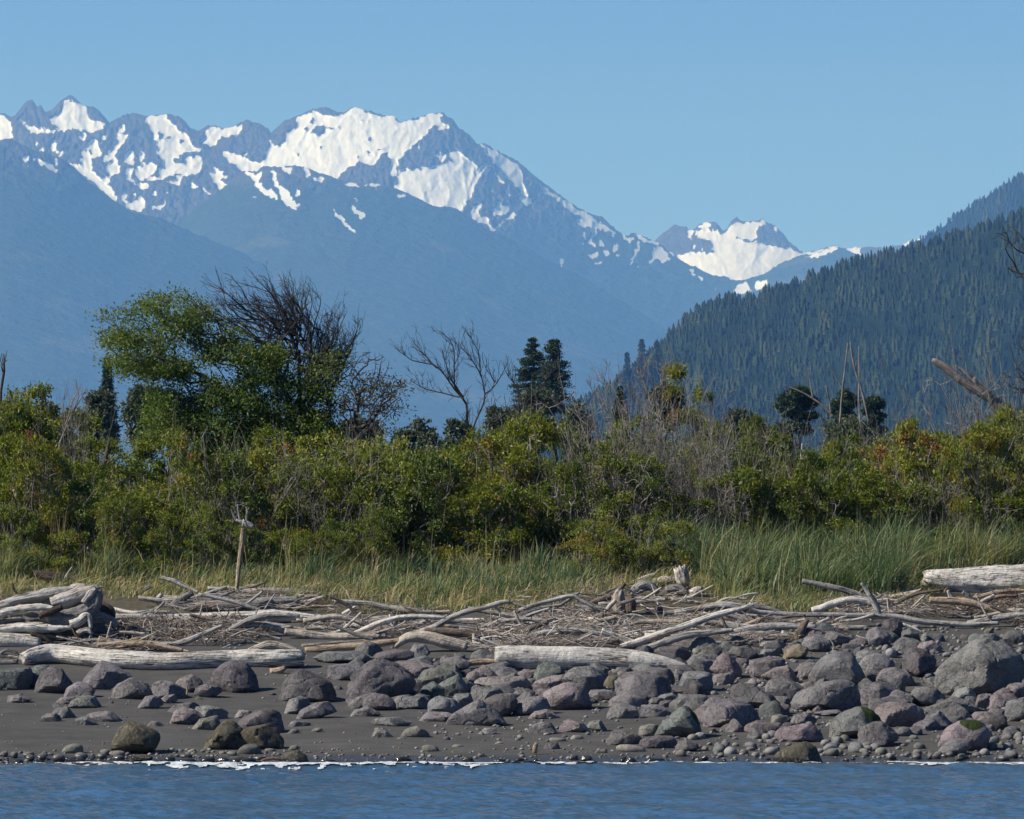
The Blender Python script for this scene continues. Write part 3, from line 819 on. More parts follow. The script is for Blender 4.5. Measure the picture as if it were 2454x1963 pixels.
A = 'A5'
rock(A, [(225, 250), (245, 190), (275, 130), (330, 105), (380, 120), (395, 160), (440, 200), (455, 240), (300, 250)], 'd', label='dark leaning boulder with a split, beside the grey rubble ledge at left', mark='dark split boulder at left')
rock(A, [(515, 200), (560, 150), (620, 90), (645, 70), (700, 85), (760, 120), (815, 150), (810, 180), (700, 220), (580, 220)], 'p', label='tall pointed purple-grey boulder in front of the left part of the long bleached log', mark='pointed boulder before the long log')
rock(A, [(410, 270), (430, 235), (490, 200), (550, 210), (590, 250), (560, 280), (440, 282)], 'p')
rock(A, [(705, 270), (740, 220), (830, 175), (890, 205), (940, 250), (950, 280), (800, 292), (730, 285)], 'g')
rock(A, [(955, 275), (970, 215), (1010, 190), (1080, 200), (1140, 240), (1165, 285), (1000, 290)], 'p')
rock(A, [(1110, 210), (1150, 170), (1220, 150), (1260, 180), (1270, 220), (1190, 250)], 'k')
rock(A, [(1205, 280), (1225, 240), (1300, 210), (1370, 225), (1410, 260), (1300, 285)], 'p')
rock(A, [(1345, 200), (1350, 150), (1400, 90), (1480, 70), (1550, 90), (1590, 140), (1620, 210), (1560, 235), (1430, 240)], 'd', label='rounded dark boulder under the right half of the long bleached log', mark='dark boulder under the long log')
rock(A, [(1760, 290), (1790, 210), (1850, 120), (1900, 115), (1990, 150), (2080, 200), (2130, 270), (2100, 295), (1900, 305)], 'd', label='large wedge-shaped dark boulder just below the right end of the long bleached log', mark='wedge boulder by the long log end')
rock(A, [(870, 340), (920, 290), (990, 282), (1030, 335), (950, 352)], 'p')
rock(A, [(1010, 310), (1050, 280), (1100, 275), (1118, 310), (1060, 322)], 'k')
rock(A, [(440, 345), (460, 310), (530, 280), (590, 290), (635, 340), (540, 350)], 'g')
rock(A, [(330, 390), (370, 355), (420, 350), (480, 410), (400, 418)], 'g')
rock(A, [(235, 440), (290, 400), (350, 395), (415, 440), (320, 445)], 'g')
rock(A, [(450, 470), (490, 425), (550, 415), (630, 465), (540, 475)], 'g')
rock(A, [(545, 410), (600, 390), (690, 380), (770, 440), (680, 450), (600, 445)], 'p')
rock(A, [(1080, 440), (1110, 380), (1160, 360), (1230, 380), (1280, 420), (1190, 455)], 'k')
rock(A, [(1205, 385), (1240, 345), (1300, 345), (1430, 375), (1435, 415), (1300, 420)], 'g')
rock(A, [(1050, 380), (1110, 340), (1200, 325), (1290, 340), (1200, 370)], 'p')
rock(A, [(1215, 475), (1270, 430), (1360, 412), (1425, 430), (1400, 470), (1300, 485)], 'o')
rock(A, [(685, 610), (710, 545), (750, 480), (800, 440), (880, 455), (960, 485), (1010, 520), (1015, 560), (960, 640), (860, 640), (760, 620)], 'b', label='squat ochre barnacled boulder alone on the sand near the left waterline', barn=True, soft=12, mark='ochre barnacled boulder', deep=0.9, sink=0.05)
rock(A, [(1285, 605), (1320, 550), (1370, 490), (1410, 450), (1460, 450), (1515, 500), (1450, 560), (1380, 610)], 'b', label='grey-brown rock leaning at the left of the barnacled block', barn=True)
rock(A, [(1375, 610), (1385, 530), (1430, 505), (1530, 510), (1640, 480), (1720, 455), (1760, 480), (1780, 560), (1775, 605), (1560, 615)], 'b', label='long brown barnacled block with its right half in shadow, near the waterline', barn=True, mark='brown barnacled block', sink=0.05)
rock(A, [(1510, 490), (1530, 435), (1620, 385), (1720, 365), (1755, 400), (1780, 480), (1740, 470), (1600, 500)], 'd', label='dark slanted boulder rising directly behind the brown barnacled block')
rock(A, [(1800, 380), (1830, 310), (1890, 290), (1950, 310), (1960, 350), (1890, 385)], 'p')
rock(A, [(1870, 420), (1910, 370), (1990, 330), (2060, 325), (2110, 380), (1980, 410)], 'p')
rock(A, [(370, 640), (400, 600), (470, 575), (530, 580), (560, 620), (550, 640)], 'o', name='cobble', soft=5, label='largest smooth olive-grey cobble, loaf-shaped, near the left waterline')
rock(A, [(1485, 650), (1490, 610), (1550, 580), (1640, 590), (1665, 640), (1640, 655)], 'w', name='cobble', soft=6, label='smooth dark cobble in front of the brown barnacled block')
rock(A, [(1805, 620), (1830, 590), (1880, 590), (1900, 625)], 'w', name='cobble', soft=5)
rock(A, [(1770, 680), (1800, 650), (1880, 630), (1920, 660), (1950, 715), (1830, 710)], 'b', barn=True, label='small brown rock standing in the edge of the foam right of the barnacled block')
rock(A, [(-60, 230), (-60, 125), (90, 118), (180, 108), (200, 160), (170, 225)], 'n', name='rubble_block', soft=14, label='left half of the grey pitted rubble ledge at the left edge', deep=1.2)
rock(A, [(170, 215), (180, 105), (260, 92), (310, 98), (300, 170), (250, 215)], 'n', name='rubble_block', soft=14, label='right half of the grey pitted rubble ledge at the left edge', deep=1.2)
rock(A, [(1950, 508), (1960, 490), (2010, 478), (2050, 500)], 'o', name='cobble', soft=5)
rock(A, [(1795, 515), (1840, 488), (1890, 493), (1885, 517)], 'g', name='cobble', soft=7)
rock(A, [(1820, 472), (1850, 440), (1950, 450), (1945, 472)], 'p')
rock(A, [(920, 475), (960, 442), (1000, 445), (1040, 475)], 'p')
rock(A, [(50, 320), (60, 285), (120, 275), (190, 300), (150, 325)], 'p', deep=1.3)
rock(A, [(350, 322), (390, 292), (470, 290), (480, 318)], 'p', deep=1.2)
rock(A, [(1480, 415), (1510, 372), (1570, 372), (1610, 410)], 'k')
for q in [(30, 645, 60, 40), (90, 650, 64, 45), (180, 648, 104, 40), (190, 670, 76, 48), (262, 665, 86, 46), (115, 695, 86, 40), (25, 712, 74, 36), (242, 700, 116, 34), (370, 676, 116, 66), (512, 660, 116, 50), (640, 660, 96, 44), (662, 634, 84, 44), (742, 644, 146, 46), (748, 674, 114, 46), (590, 698, 74, 28), (1172, 660, 114, 36), (1462, 644, 84, 40), (1640, 672, 124, 30), (1700, 622, 94, 24), (1190, 643, 60, 20), (1400, 640, 60, 24)]:
    x, y, w, h = q
    rock(A, [(x + w / 2 * math.cos(k * 0.785 + 0.3), y + h / 2 * math.sin(k * 0.785 + 0.3)) for k in range(8)], 'o' if y < 690 else 'w', name='cobble', soft=5, deep=1.1)
for q in [(475, 692, 146, 60), (895, 672, 166, 52)]:
    x, y, w, h = q
    rock(A, [(x + w / 2 * math.cos(k * 0.785 + 0.3), y + h / 2 * math.sin(k * 0.785 + 0.3)) for k in range(8)], 'b', name='cobble', soft=7, deep=1.1, barn=True)
for q in [(1070, 682, 84, 44), (1180, 693, 124, 48), (1310, 686, 104, 56), (1402, 692, 94, 50), (1500, 687, 114, 60), (1562, 694, 124, 50), (2062, 693, 114, 28), (760, 698, 134, 28), (1620, 700, 80, 26)]:
    x, y, w, h = q
    rock(A, [(x + w / 2 * math.cos(k * 0.785 + 0.3), y + h / 2 * math.sin(k * 0.785 + 0.3)) for k in range(8)], 'w', name='wet_stone', soft=5, deep=1.0)
A = 'A6'
rock(A, [(80, 290), (85, 240), (130, 150), (200, 80), (290, 50), (360, 80), (430, 130), (510, 180), (480, 230), (420, 270), (300, 285), (180, 300)], 'd', label='biggest dark boulder left of centre, its right side in deep shade', mark='biggest dark boulder left of centre', deep=0.75)
rock(A, [(190, 345), (200, 300), (250, 265), (320, 275), (370, 310), (370, 345), (260, 352)], 'p')
rock(A, [(75, 335), (140, 290), (230, 260), (260, 270), (200, 330), (150, 340)], 'p')
rock(A, [(405, 345), (440, 285), (520, 280), (595, 300), (580, 340)], 'g')
rock(A, [(370, 310), (390, 280), (440, 280), (420, 340), (380, 340)], 'g')
rock(A, [(430, 275), (470, 210), (520, 180), (565, 200), (560, 250), (530, 275)], 'p')
rock(A, [(520, 275), (560, 220), (610, 195), (670, 230), (675, 280), (600, 285)], 'n')
rock(A, [(520, 180), (560, 125), (640, 105), (720, 120), (755, 160), (680, 195), (580, 205)], 'o')
rock(A, [(655, 210), (700, 180), (760, 155), (800, 190), (830, 240), (790, 270), (700, 270)], 'n')
rock(A, [(390, 70), (500, 65), (620, 100), (600, 140), (520, 165), (450, 130)], 'k', deep=1.1)
rock(A, [(455, 60), (560, 30), (605, 60), (620, 95), (540, 80)], 'n')
rock(A, [(645, 110), (680, 70), (760, 50), (830, 60), (860, 90), (740, 120)], 'p')
rock(A, [(840, 170), (880, 115), (960, 95), (1080, 105), (1140, 140), (1060, 160)], 'g', deep=0.9)
rock(A, [(860, 195), (920, 160), (1040, 155), (1180, 155), (1235, 190), (1180, 240), (1090, 250), (940, 225)], 'k', label='wide low pinkish slab boulder below the left end of the smooth pale log', mark='wide pinkish slab boulder')
rock(A, [(835, 290), (850, 245), (920, 225), (1000, 230), (1045, 265), (1000, 295), (900, 300)], 'g')
rock(A, [(930, 310), (1000, 275), (1070, 265), (1120, 300), (1110, 350), (1050, 385), (980, 370)], 'd')
rock(A, [(590, 370), (590, 290), (640, 280), (730, 300), (785, 355), (700, 380)], 'p')
rock(A, [(725, 320), (740, 270), (830, 265), (850, 310), (790, 350)], 'g')
rock(A, [(680, 440), (740, 380), (830, 340), (890, 300), (950, 330), (1020, 380), (1070, 430), (950, 435), (880, 450)], 'p', label='mound-shaped boulder rising to one peak from the sand in the middle', mark='peaked mound boulder', soft=20)
rock(A, [(530, 415), (590, 375), (700, 380), (740, 400), (680, 425)], 'p', deep=1.1)
rock(A, [(1085, 390), (1110, 330), (1170, 285), (1250, 270), (1310, 280), (1350, 355), (1230, 385)], 'p', label='smooth tilted purple-grey boulder just right of the peaked mound boulder', soft=9)
rock(A, [(1285, 270), (1360, 220), (1440, 195), (1520, 210), (1560, 260), (1590, 325), (1480, 335), (1380, 350), (1340, 340)], 'k', label='broad dome-shaped pinkish-grey boulder in the middle, below the smooth pale log', mark='dome-shaped boulder', soft=10)
rock(A, [(1205, 230), (1240, 190), (1330, 160), (1420, 150), (1460, 190), (1380, 215), (1280, 250)], 'k')
rock(A, [(1100, 280), (1120, 245), (1190, 235), (1230, 255), (1200, 300), (1120, 310)], 'p')
rock(A, [(1135, 140), (1180, 115), (1240, 125), (1240, 190), (1200, 180)], 'k')
rock(A, [(1240, 190), (1245, 100), (1290, 75), (1370, 85), (1410, 130), (1330, 165)], 'n', label='pitted grey block standing against the middle of the smooth pale log')
rock(A, [(1405, 160), (1420, 110), (1500, 125), (1560, 100), (1645, 95), (1660, 180), (1640, 220), (1560, 250), (1470, 195)], 'g', label='blocky grey boulder with a straight dark right side below the smooth pale log', mark='blocky boulder below the pale log')
rock(A, [(1560, 280), (1590, 240), (1680, 240), (1750, 260), (1740, 290)], 'p')
rock(A, [(1660, 210), (1690, 160), (1740, 155), (1760, 210), (1700, 235)], 'b')
rock(A, [(1745, 190), (1800, 140), (1880, 135), (2000, 150), (2050, 200), (2050, 260), (1960, 285), (1890, 300), (1780, 270)], 'p', label='big squarish purple-grey boulder below the tapered end of the smooth pale log', mark='squarish boulder below the tapered log end')
rock(A, [(1935, 140), (1980, 105), (2060, 105), (2095, 150), (2090, 220), (2040, 200)], 'd')
rock(A, [(1700, 330), (1720, 280), (1830, 270), (1920, 300), (1900, 340)], 'p')
rock(A, [(1910, 330), (1960, 290), (2030, 290), (2055, 335), (1960, 340)], 'p')
rock(A, [(1960, 285), (2080, 262), (2130, 290), (2110, 320), (2050, 320)], 'g')
rock(A, [(1685, 400), (1710, 350), (1780, 325), (1850, 350), (1870, 400), (1760, 412)], 'g')
rock(A, [(1875, 400), (1900, 335), (1990, 335), (2080, 370), (2050, 400)], 'p')
rock(A, [(1200, 410), (1240, 375), (1310, 362), (1410, 415), (1290, 412)], 'k')
rock(A, [(100, 405), (130, 365), (210, 345), (290, 390), (200, 405)], 'p')
rock(A, [(225, 445), (280, 415), (400, 408), (490, 440), (420, 460), (330, 450)], 'g')
rock(A, [(395, 520), (430, 480), (510, 455), (580, 490), (615, 520), (500, 535)], 'o', soft=8)
rock(A, [(235, 525), (260, 475), (300, 475), (365, 525), (300, 530)], 'o')
rock(A, [(1200, 500), (1210, 465), (1270, 440), (1330, 445), (1370, 490), (1290, 503)], 'p')
rock(A, [(1395, 490), (1400, 455), (1440, 425), (1520, 445), (1580, 490), (1480, 492)], 'k')
rock(A, [(1560, 465), (1580, 435), (1640, 430), (1680, 475), (1610, 480)], 'g')
rock(A, [(885, 505), (930, 475), (990, 475), (1020, 500), (950, 510)], 'g')
rock(A, [(510, 615), (530, 585), (580, 572), (640, 585), (665, 615), (590, 618)], 'o', soft=7, name='cobble')
rock(A, [(1285, 605), (1300, 570), (1370, 565), (1395, 605)], 'd')
rock(A, [(1710, 600), (1740, 570), (1830, 570), (1950, 605), (1930, 625), (1760, 625)], 'o', name='cobble', soft=5)
rock(A, [(1590, 630), (1620, 600), (1690, 610), (1690, 632)], 'o', name='cobble', soft=5)
rock(A, [(1690, 570), (1690, 490), (1760, 490), (1850, 510), (1890, 540), (1830, 570)], 'd')
rock(A, [(1860, 515), (1880, 460), (1930, 445), (2000, 450), (1980, 520)], 'o', soft=8)
rock(A, [(1880, 590), (1900, 545), (2000, 525), (2110, 530), (2120, 560), (2050, 595)], 'd')
for pl in ([(360, 545), (400, 530), (450, 532), (460, 548)], [(75, 562), (100, 545), (125, 560)], [(970, 578), (1010, 550), (1080, 575)], [(1300, 558), (1330, 530), (1430, 535), (1440, 558)], [(1435, 542), (1470, 515), (1540, 520), (1545, 543)], [(710, 593), (740, 572), (800, 578), (815, 595)], [(1125, 638), (1150, 612), (1190, 634)]):
    rock(A, pl, 'o', name='cobble', soft=6, deep=1.1)
for pl in ([(355, 684), (370, 650), (430, 645), (490, 675), (430, 692)], [(780, 684), (800, 650), (850, 650), (870, 680)], [(870, 643), (890, 625), (960, 648)], [(985, 684), (1010, 660), (1070, 673)], [(1100, 673), (1140, 655), (1185, 668)], [(1210, 673), (1240, 658), (1285, 671)], [(1435, 668), (1460, 635), (1500, 640), (1510, 668)], [(1500, 674), (1530, 640), (1580, 645), (1600, 674)], [(1740, 684), (1770, 650), (1800, 645), (1810, 688)], [(1780, 692), (1810, 645), (1850, 660), (1880, 692)], [(1880, 688), (1930, 660), (2030, 660), (2050, 688)], [(1860, 648), (1900, 635), (1970, 648)], [(640, 688), (680, 668), (720, 692)], [(-20, 690), (10, 672), (40, 690)], [(100, 692), (140, 680), (190, 692)]):
    rock(A, pl, 'w', name='wet_stone', soft=6, deep=1.0)
A = 'A7'
rock(A, [(-135, 520), (-110, 470), (-40, 400), (20, 345), (65, 338), (110, 370), (145, 430), (178, 530), (60, 530)], 'n', label='cone-shaped greenish boulder with a black right side above the right cobble bank', mark='cone-shaped boulder', soft=14, moss=(0.9, -0.2, 0.45, 0.85))
rock(A, [(20, 230), (60, 140), (130, 130), (210, 145), (230, 180), (215, 235), (100, 240)], 'g')
rock(A, [(225, 110), (270, 40), (310, 15), (360, 60), (400, 110), (390, 160), (300, 150)], 'k', label='pointed pink boulder right of the tapered end of the smooth pale log', mark='pointed pink boulder')
rock(A, [(225, 200), (240, 150), (330, 140), (360, 180), (330, 205)], 'k')
rock(A, [(465, 150), (470, 60), (560, 50), (640, 40), (670, 70), (665, 110), (590, 140), (510, 160)], 'p', label='slab-topped purple-grey boulder between the pointed pink boulder and the tall cleft boulder', mark='slab-topped boulder')
rock(A, [(530, 160), (620, 110), (690, 98), (740, 150), (740, 190), (640, 180)], 'k')
rock(A, [(840, 200), (850, 120), (900, 50), (960, 10), (1040, 0), (1090, 20), (1130, 90), (1170, 160), (1190, 190), (1100, 210), (960, 200)], 'g', label='tall cleft grey boulder with a long black shadow side, upper right', mark='tall cleft boulder')
rock(A, [(1130, 100), (1180, 40), (1270, 20), (1330, 60), (1350, 110), (1290, 130), (1220, 170), (1160, 160)], 'p')
rock(A, [(1240, 180), (1290, 120), (1360, 110), (1440, 150), (1480, 200), (1400, 215), (1300, 200)], 'p')
rock(A, [(1415, 100), (1415, 0), (1470, -20), (1540, 0), (1600, 50), (1590, 100), (1500, 135)], 'd', label='dark upright block just left of the giant cracked boulder')
rock(A, [(1595, 200), (1620, 130), (1680, 60), (1770, -10), (1850, -60), (1930, -75), (2000, -50), (2080, -10), (2130, 40), (2156, 130), (2130, 200), (2000, 240), (1850, 265), (1660, 250)], 'g', label='giant cracked grey boulder near the right edge, largest on the beach', mark='giant cracked boulder', deep=0.7, sink=0.05)
rock(A, [(695, 310), (740, 270), (800, 235), (920, 195), (1050, 178), (1110, 210), (1145, 290), (1150, 340), (1020, 370), (860, 370), (720, 345)], 'p', label='long smooth-topped boulder in front of the tall cleft boulder', mark='long smooth-topped boulder', sink=0.05)
rock(A, [(300, 280), (320, 240), (400, 205), (470, 205), (500, 240), (600, 280), (650, 320), (660, 345), (530, 350), (430, 320)], 'd', label='dark two-humped boulder left of the long smooth-topped boulder')
rock(A, [(550, 240), (580, 160), (680, 170), (790, 240), (700, 310), (620, 290)], 'p')
rock(A, [(130, 390), (160, 340), (230, 290), (340, 300), (450, 330), (500, 380), (515, 430), (480, 470), (300, 475), (180, 460)], 'p', label='overhanging boulder with black shade beneath, right of the cone-shaped boulder', mark='overhanging boulder', sink=0.02)
rock(A, [(580, 455), (590, 400), (640, 385), (700, 410), (700, 455)], 'o', soft=8)
rock(A, [(705, 445), (740, 400), (800, 390), (890, 430), (800, 450)], 'p')
rock(A, [(970, 515), (975, 440), (1030, 390), (1130, 355), (1220, 375), (1265, 425), (1200, 445), (1100, 490), (1040, 520)], 'n', label='slanting boulder with dark green moss on its upper right end', moss=(0.8, -0.25, 0.5, 0.74), mark='slanting mossy boulder')
rock(A, [(1135, 560), (1145, 480), (1190, 445), (1270, 445), (1330, 490), (1370, 530), (1290, 570), (1190, 575)], 'p', label='dark red-grey boulder in front of the slanting mossy boulder', mark='red-grey boulder')
rock(A, [(1250, 430), (1260, 340), (1330, 325), (1460, 335), (1540, 390), (1530, 440), (1380, 455), (1300, 455)], 'k', label='broad rough pinkish boulder behind the slanting mossy boulder')
rock(A, [(1415, 300), (1430, 240), (1520, 215), (1610, 220), (1680, 290), (1640, 330), (1520, 335)], 'p', label='rounded boulder at the lower left foot of the giant cracked boulder', soft=9)
rock(A, [(1145, 300), (1150, 250), (1230, 200), (1330, 200), (1355, 250), (1280, 280), (1230, 320)], 'p')
rock(A, [(1310, 310), (1340, 270), (1390, 255), (1400, 290), (1370, 318)], 'g')
rock(A, [(1680, 310), (1740, 250), (1810, 225), (1850, 270), (1860, 320), (1780, 320)], 'g')
rock(A, [(1510, 370), (1640, 320), (1720, 285), (1800, 310), (1890, 360), (1740, 375), (1580, 395)], 'g', deep=1.0)
rock(A, [(1850, 350), (1870, 280), (1920, 262), (1940, 290), (1900, 355)], 'k')
rock(A, [(1900, 350), (1930, 290), (1990, 275), (2070, 300), (2060, 350), (1980, 357)], 'k')
rock(A, [(2020, 250), (2060, 200), (2130, 190), (2190, 210), (2190, 285), (2080, 290)], 'k', label='rounded pinkish boulder overlapping the giant cracked boulder at the right edge', soft=9)
rock(A, [(2050, 400), (2055, 320), (2156, 295), (2220, 330), (2200, 410), (2100, 420)], 'g')
rock(A, [(1515, 460), (1560, 410), (1630, 378), (1690, 440), (1700, 460), (1600, 470)], 'g')
rock(A, [(600, 520), (640, 480), (740, 460), (830, 445), (900, 510), (925, 540), (800, 550), (690, 558)], 'k', label='pinkish boulder with a shaded right face at the top of the cobble bank', mark='pinkish boulder on the cobble bank')
rock(A, [(1320, 500), (1400, 465), (1460, 465), (1480, 520), (1400, 530)], 'g', soft=8)
rock(A, [(1640, 560), (1660, 500), (1720, 450), (1800, 425), (1880, 440), (1930, 490), (1945, 530), (1890, 570), (1780, 600), (1690, 590)], 'k', label='large boulder with a patch of green moss on top, lower right', moss=(0.25, -0.45, 0.8, 0.80), mark='moss-capped boulder', soft=10)
rock(A, [(1600, 620), (1650, 570), (1740, 540), (1820, 545), (1850, 590), (1770, 640), (1680, 640)], 'g', soft=9)
rock(A, [(600, 672), (640, 630), (720, 590), (800, 568), (850, 600), (900, 688), (760, 690)], 'b', label='black and ochre barnacled pyramid of rock at the right waterline', barn=True, mark='barnacled pyramid rock', soft=20)
rock(A, [(1870, 430), (1930, 385), (1990, 400), (2040, 450), (1950, 458)], 'k')
rock(A, [(1800, 415), (1860, 380), (1950, 375), (1990, 395), (1900, 422)], 'k', deep=1.2)
rock(A, [(0, 610), (10, 565), (80, 555), (140, 575), (140, 600), (60, 620)], 'd')
rock(A, [(840, 390), (920, 370), (1000, 365), (1030, 385), (930, 398)], 'g', deep=1.2)
A = 'A4'
rock(A, [(5, 960), (10, 880), (100, 850), (240, 840), (265, 900), (180, 960), (60, 990)], 'p')
rock(A, [(410, 740), (430, 680), (520, 675), (620, 720), (600, 790), (500, 790)], 'p')
rock(A, [(570, 700), (590, 640), (650, 640), (740, 680), (830, 700), (700, 745)], 'p')
rock(A, [(255, 840), (290, 770), (370, 740), (440, 770), (430, 820), (330, 850)], 't', label='tan brown slab above the slab-topped boulder')
rock(A, [(910, 740), (930, 620), (1000, 610), (1080, 650), (1100, 690), (1000, 750)], 'p', label='upright purple-grey block under the long grey pole')
rock(A, [(1190, 700), (1200, 640), (1260, 615), (1330, 660), (1320, 710)], 'g')
rock(A, [(1320, 720), (1350, 650), (1400, 640), (1420, 680), (1360, 720)], 'o', name='cobble', soft=4, label='tilted egg-shaped cobble below the long grey pole')
rock(A, [(1045, 820), (1060, 770), (1110, 755), (1160, 800), (1160, 840), (1090, 850)], 'l', name='cobble', soft=4, label='palest egg-shaped cobble above the tall cleft boulder')
rock(A, [(1310, 760), (1350, 730), (1430, 715), (1500, 760), (1490, 800), (1400, 800)], 'k')
rock(A, [(1040, 600), (1060, 560), (1140, 530), (1190, 570), (1180, 690), (1110, 690)], 'd')
rock(A, [(60, 760), (110, 720), (270, 715), (260, 770), (130, 780)], 'l')
rock(A, [(820, 850), (840, 790), (920, 780), (1010, 800), (1080, 860), (950, 880)], 'p')
rock(A, [(1830, 670), (1850, 620), (1920, 600), (1910, 650)], 'b')
rock(A, [(1910, 705), (1935, 672), (1985, 685), (1985, 728)], 'k')
rock(A, [(70, 830), (90, 780), (200, 780), (245, 815), (150, 840)], 'g')
A = 'A3'
rock(A, [(1420, 1000), (1480, 950), (1570, 945), (1720, 990), (1680, 1030), (1520, 1030)], 'g')
rock(A, [(1290, 1060), (1340, 1020), (1500, 1005), (1560, 1050), (1590, 1100), (1540, 1120), (1440, 1120)], 'd', label='dark boulder just above the tapered end of the smooth pale log')
rock(A, [(1650, 1110), (1690, 1030), (1780, 980), (1840, 1000), (1830, 1060), (1760, 1130)], 'o')
rock(A, [(1560, 1170), (1620, 1110), (1750, 1130), (1770, 1200), (1640, 1215)], 'g')
rock(A, [(1890, 1060), (1930, 1010), (2050, 1015), (2140, 1060), (2040, 1110)], 'g')
rock(A, [(1440, 1240), (1460, 1200), (1520, 1195), (1530, 1260), (1480, 1280)], 'g')
rock(A, [(1585, 1050), (1600, 1015), (1660, 1020), (1690, 1055), (1630, 1075)], 'o', soft=6, name='cobble')
rock(A, [(1380, 820), (1400, 785), (1470, 770), (1530, 800), (1480, 830)], 'n', name='cobble', soft=5, label='greenish rounded cobble lying among the sticks beside the upright stump')
rock(A, [(1190, 590), (1210, 570), (1300, 575), (1310, 600), (1230, 615)], 'n', name='cobble', soft=5)
rock(A, [(1300, 545), (1310, 515), (1360, 515), (1355, 548)], 'n', name='cobble', soft=5)
rock(A, [(1210, 720), (1230, 685), (1330, 690), (1370, 670), (1370, 715), (1280, 725)], 'd')
rock(A, [(1300, 435), (1320, 405), (1380, 405), (1395, 435)], 'd', name='cobble', soft=6)
A = 'A2'
rock(A, [(1040, 900), (1050, 850), (1150, 830), (1300, 830), (1350, 860), (1340, 900), (1160, 930)], 'd', label='low dark boulder just left of the small grey block by the bent log')
rock(A, [(1335, 840), (1370, 785), (1450, 785), (1490, 850), (1400, 895)], 'g', label='small grey block directly under the bent tan log')
rock(A, [(520, 890), (640, 838), (900, 845), (1050, 840), (1040, 910), (640, 930)], 'n', name='rubble_block', label='low grey slab right of the end of the long bleached log', deep=1.2)
rock(A, [(640, 1030), (660, 960), (800, 950), (920, 970), (900, 1060), (720, 1070)], 'g')
rock(A, [(1560, 970), (1640, 900), (1760, 880), (1840, 930), (1700, 980)], 'p')

ORD = ['first', 'second', 'third', 'fourth', 'fifth', 'sixth', 'seventh', 'eighth', 'ninth', 'tenth', 'eleventh', 'twelfth']
MARKS = [(r['poly'].mean(0), r['mark']) for r in ROCKS if r['mark']]
MARK_P = np.array([m[0] for m in MARKS])
def relation(u, v):
    d = MARK_P - np.array((u, v)); k = int(np.hypot(d[:, 0], d[:, 1] * 1.4).argmin()); dx, dy = -d[k]
    if abs(dx) > abs(dy) * 1.1:
        rel = 'right of' if dx > 0 else 'left of'
    else:
        rel = 'below' if dy > 0 else 'above'
    return rel, MARKS[k][1]

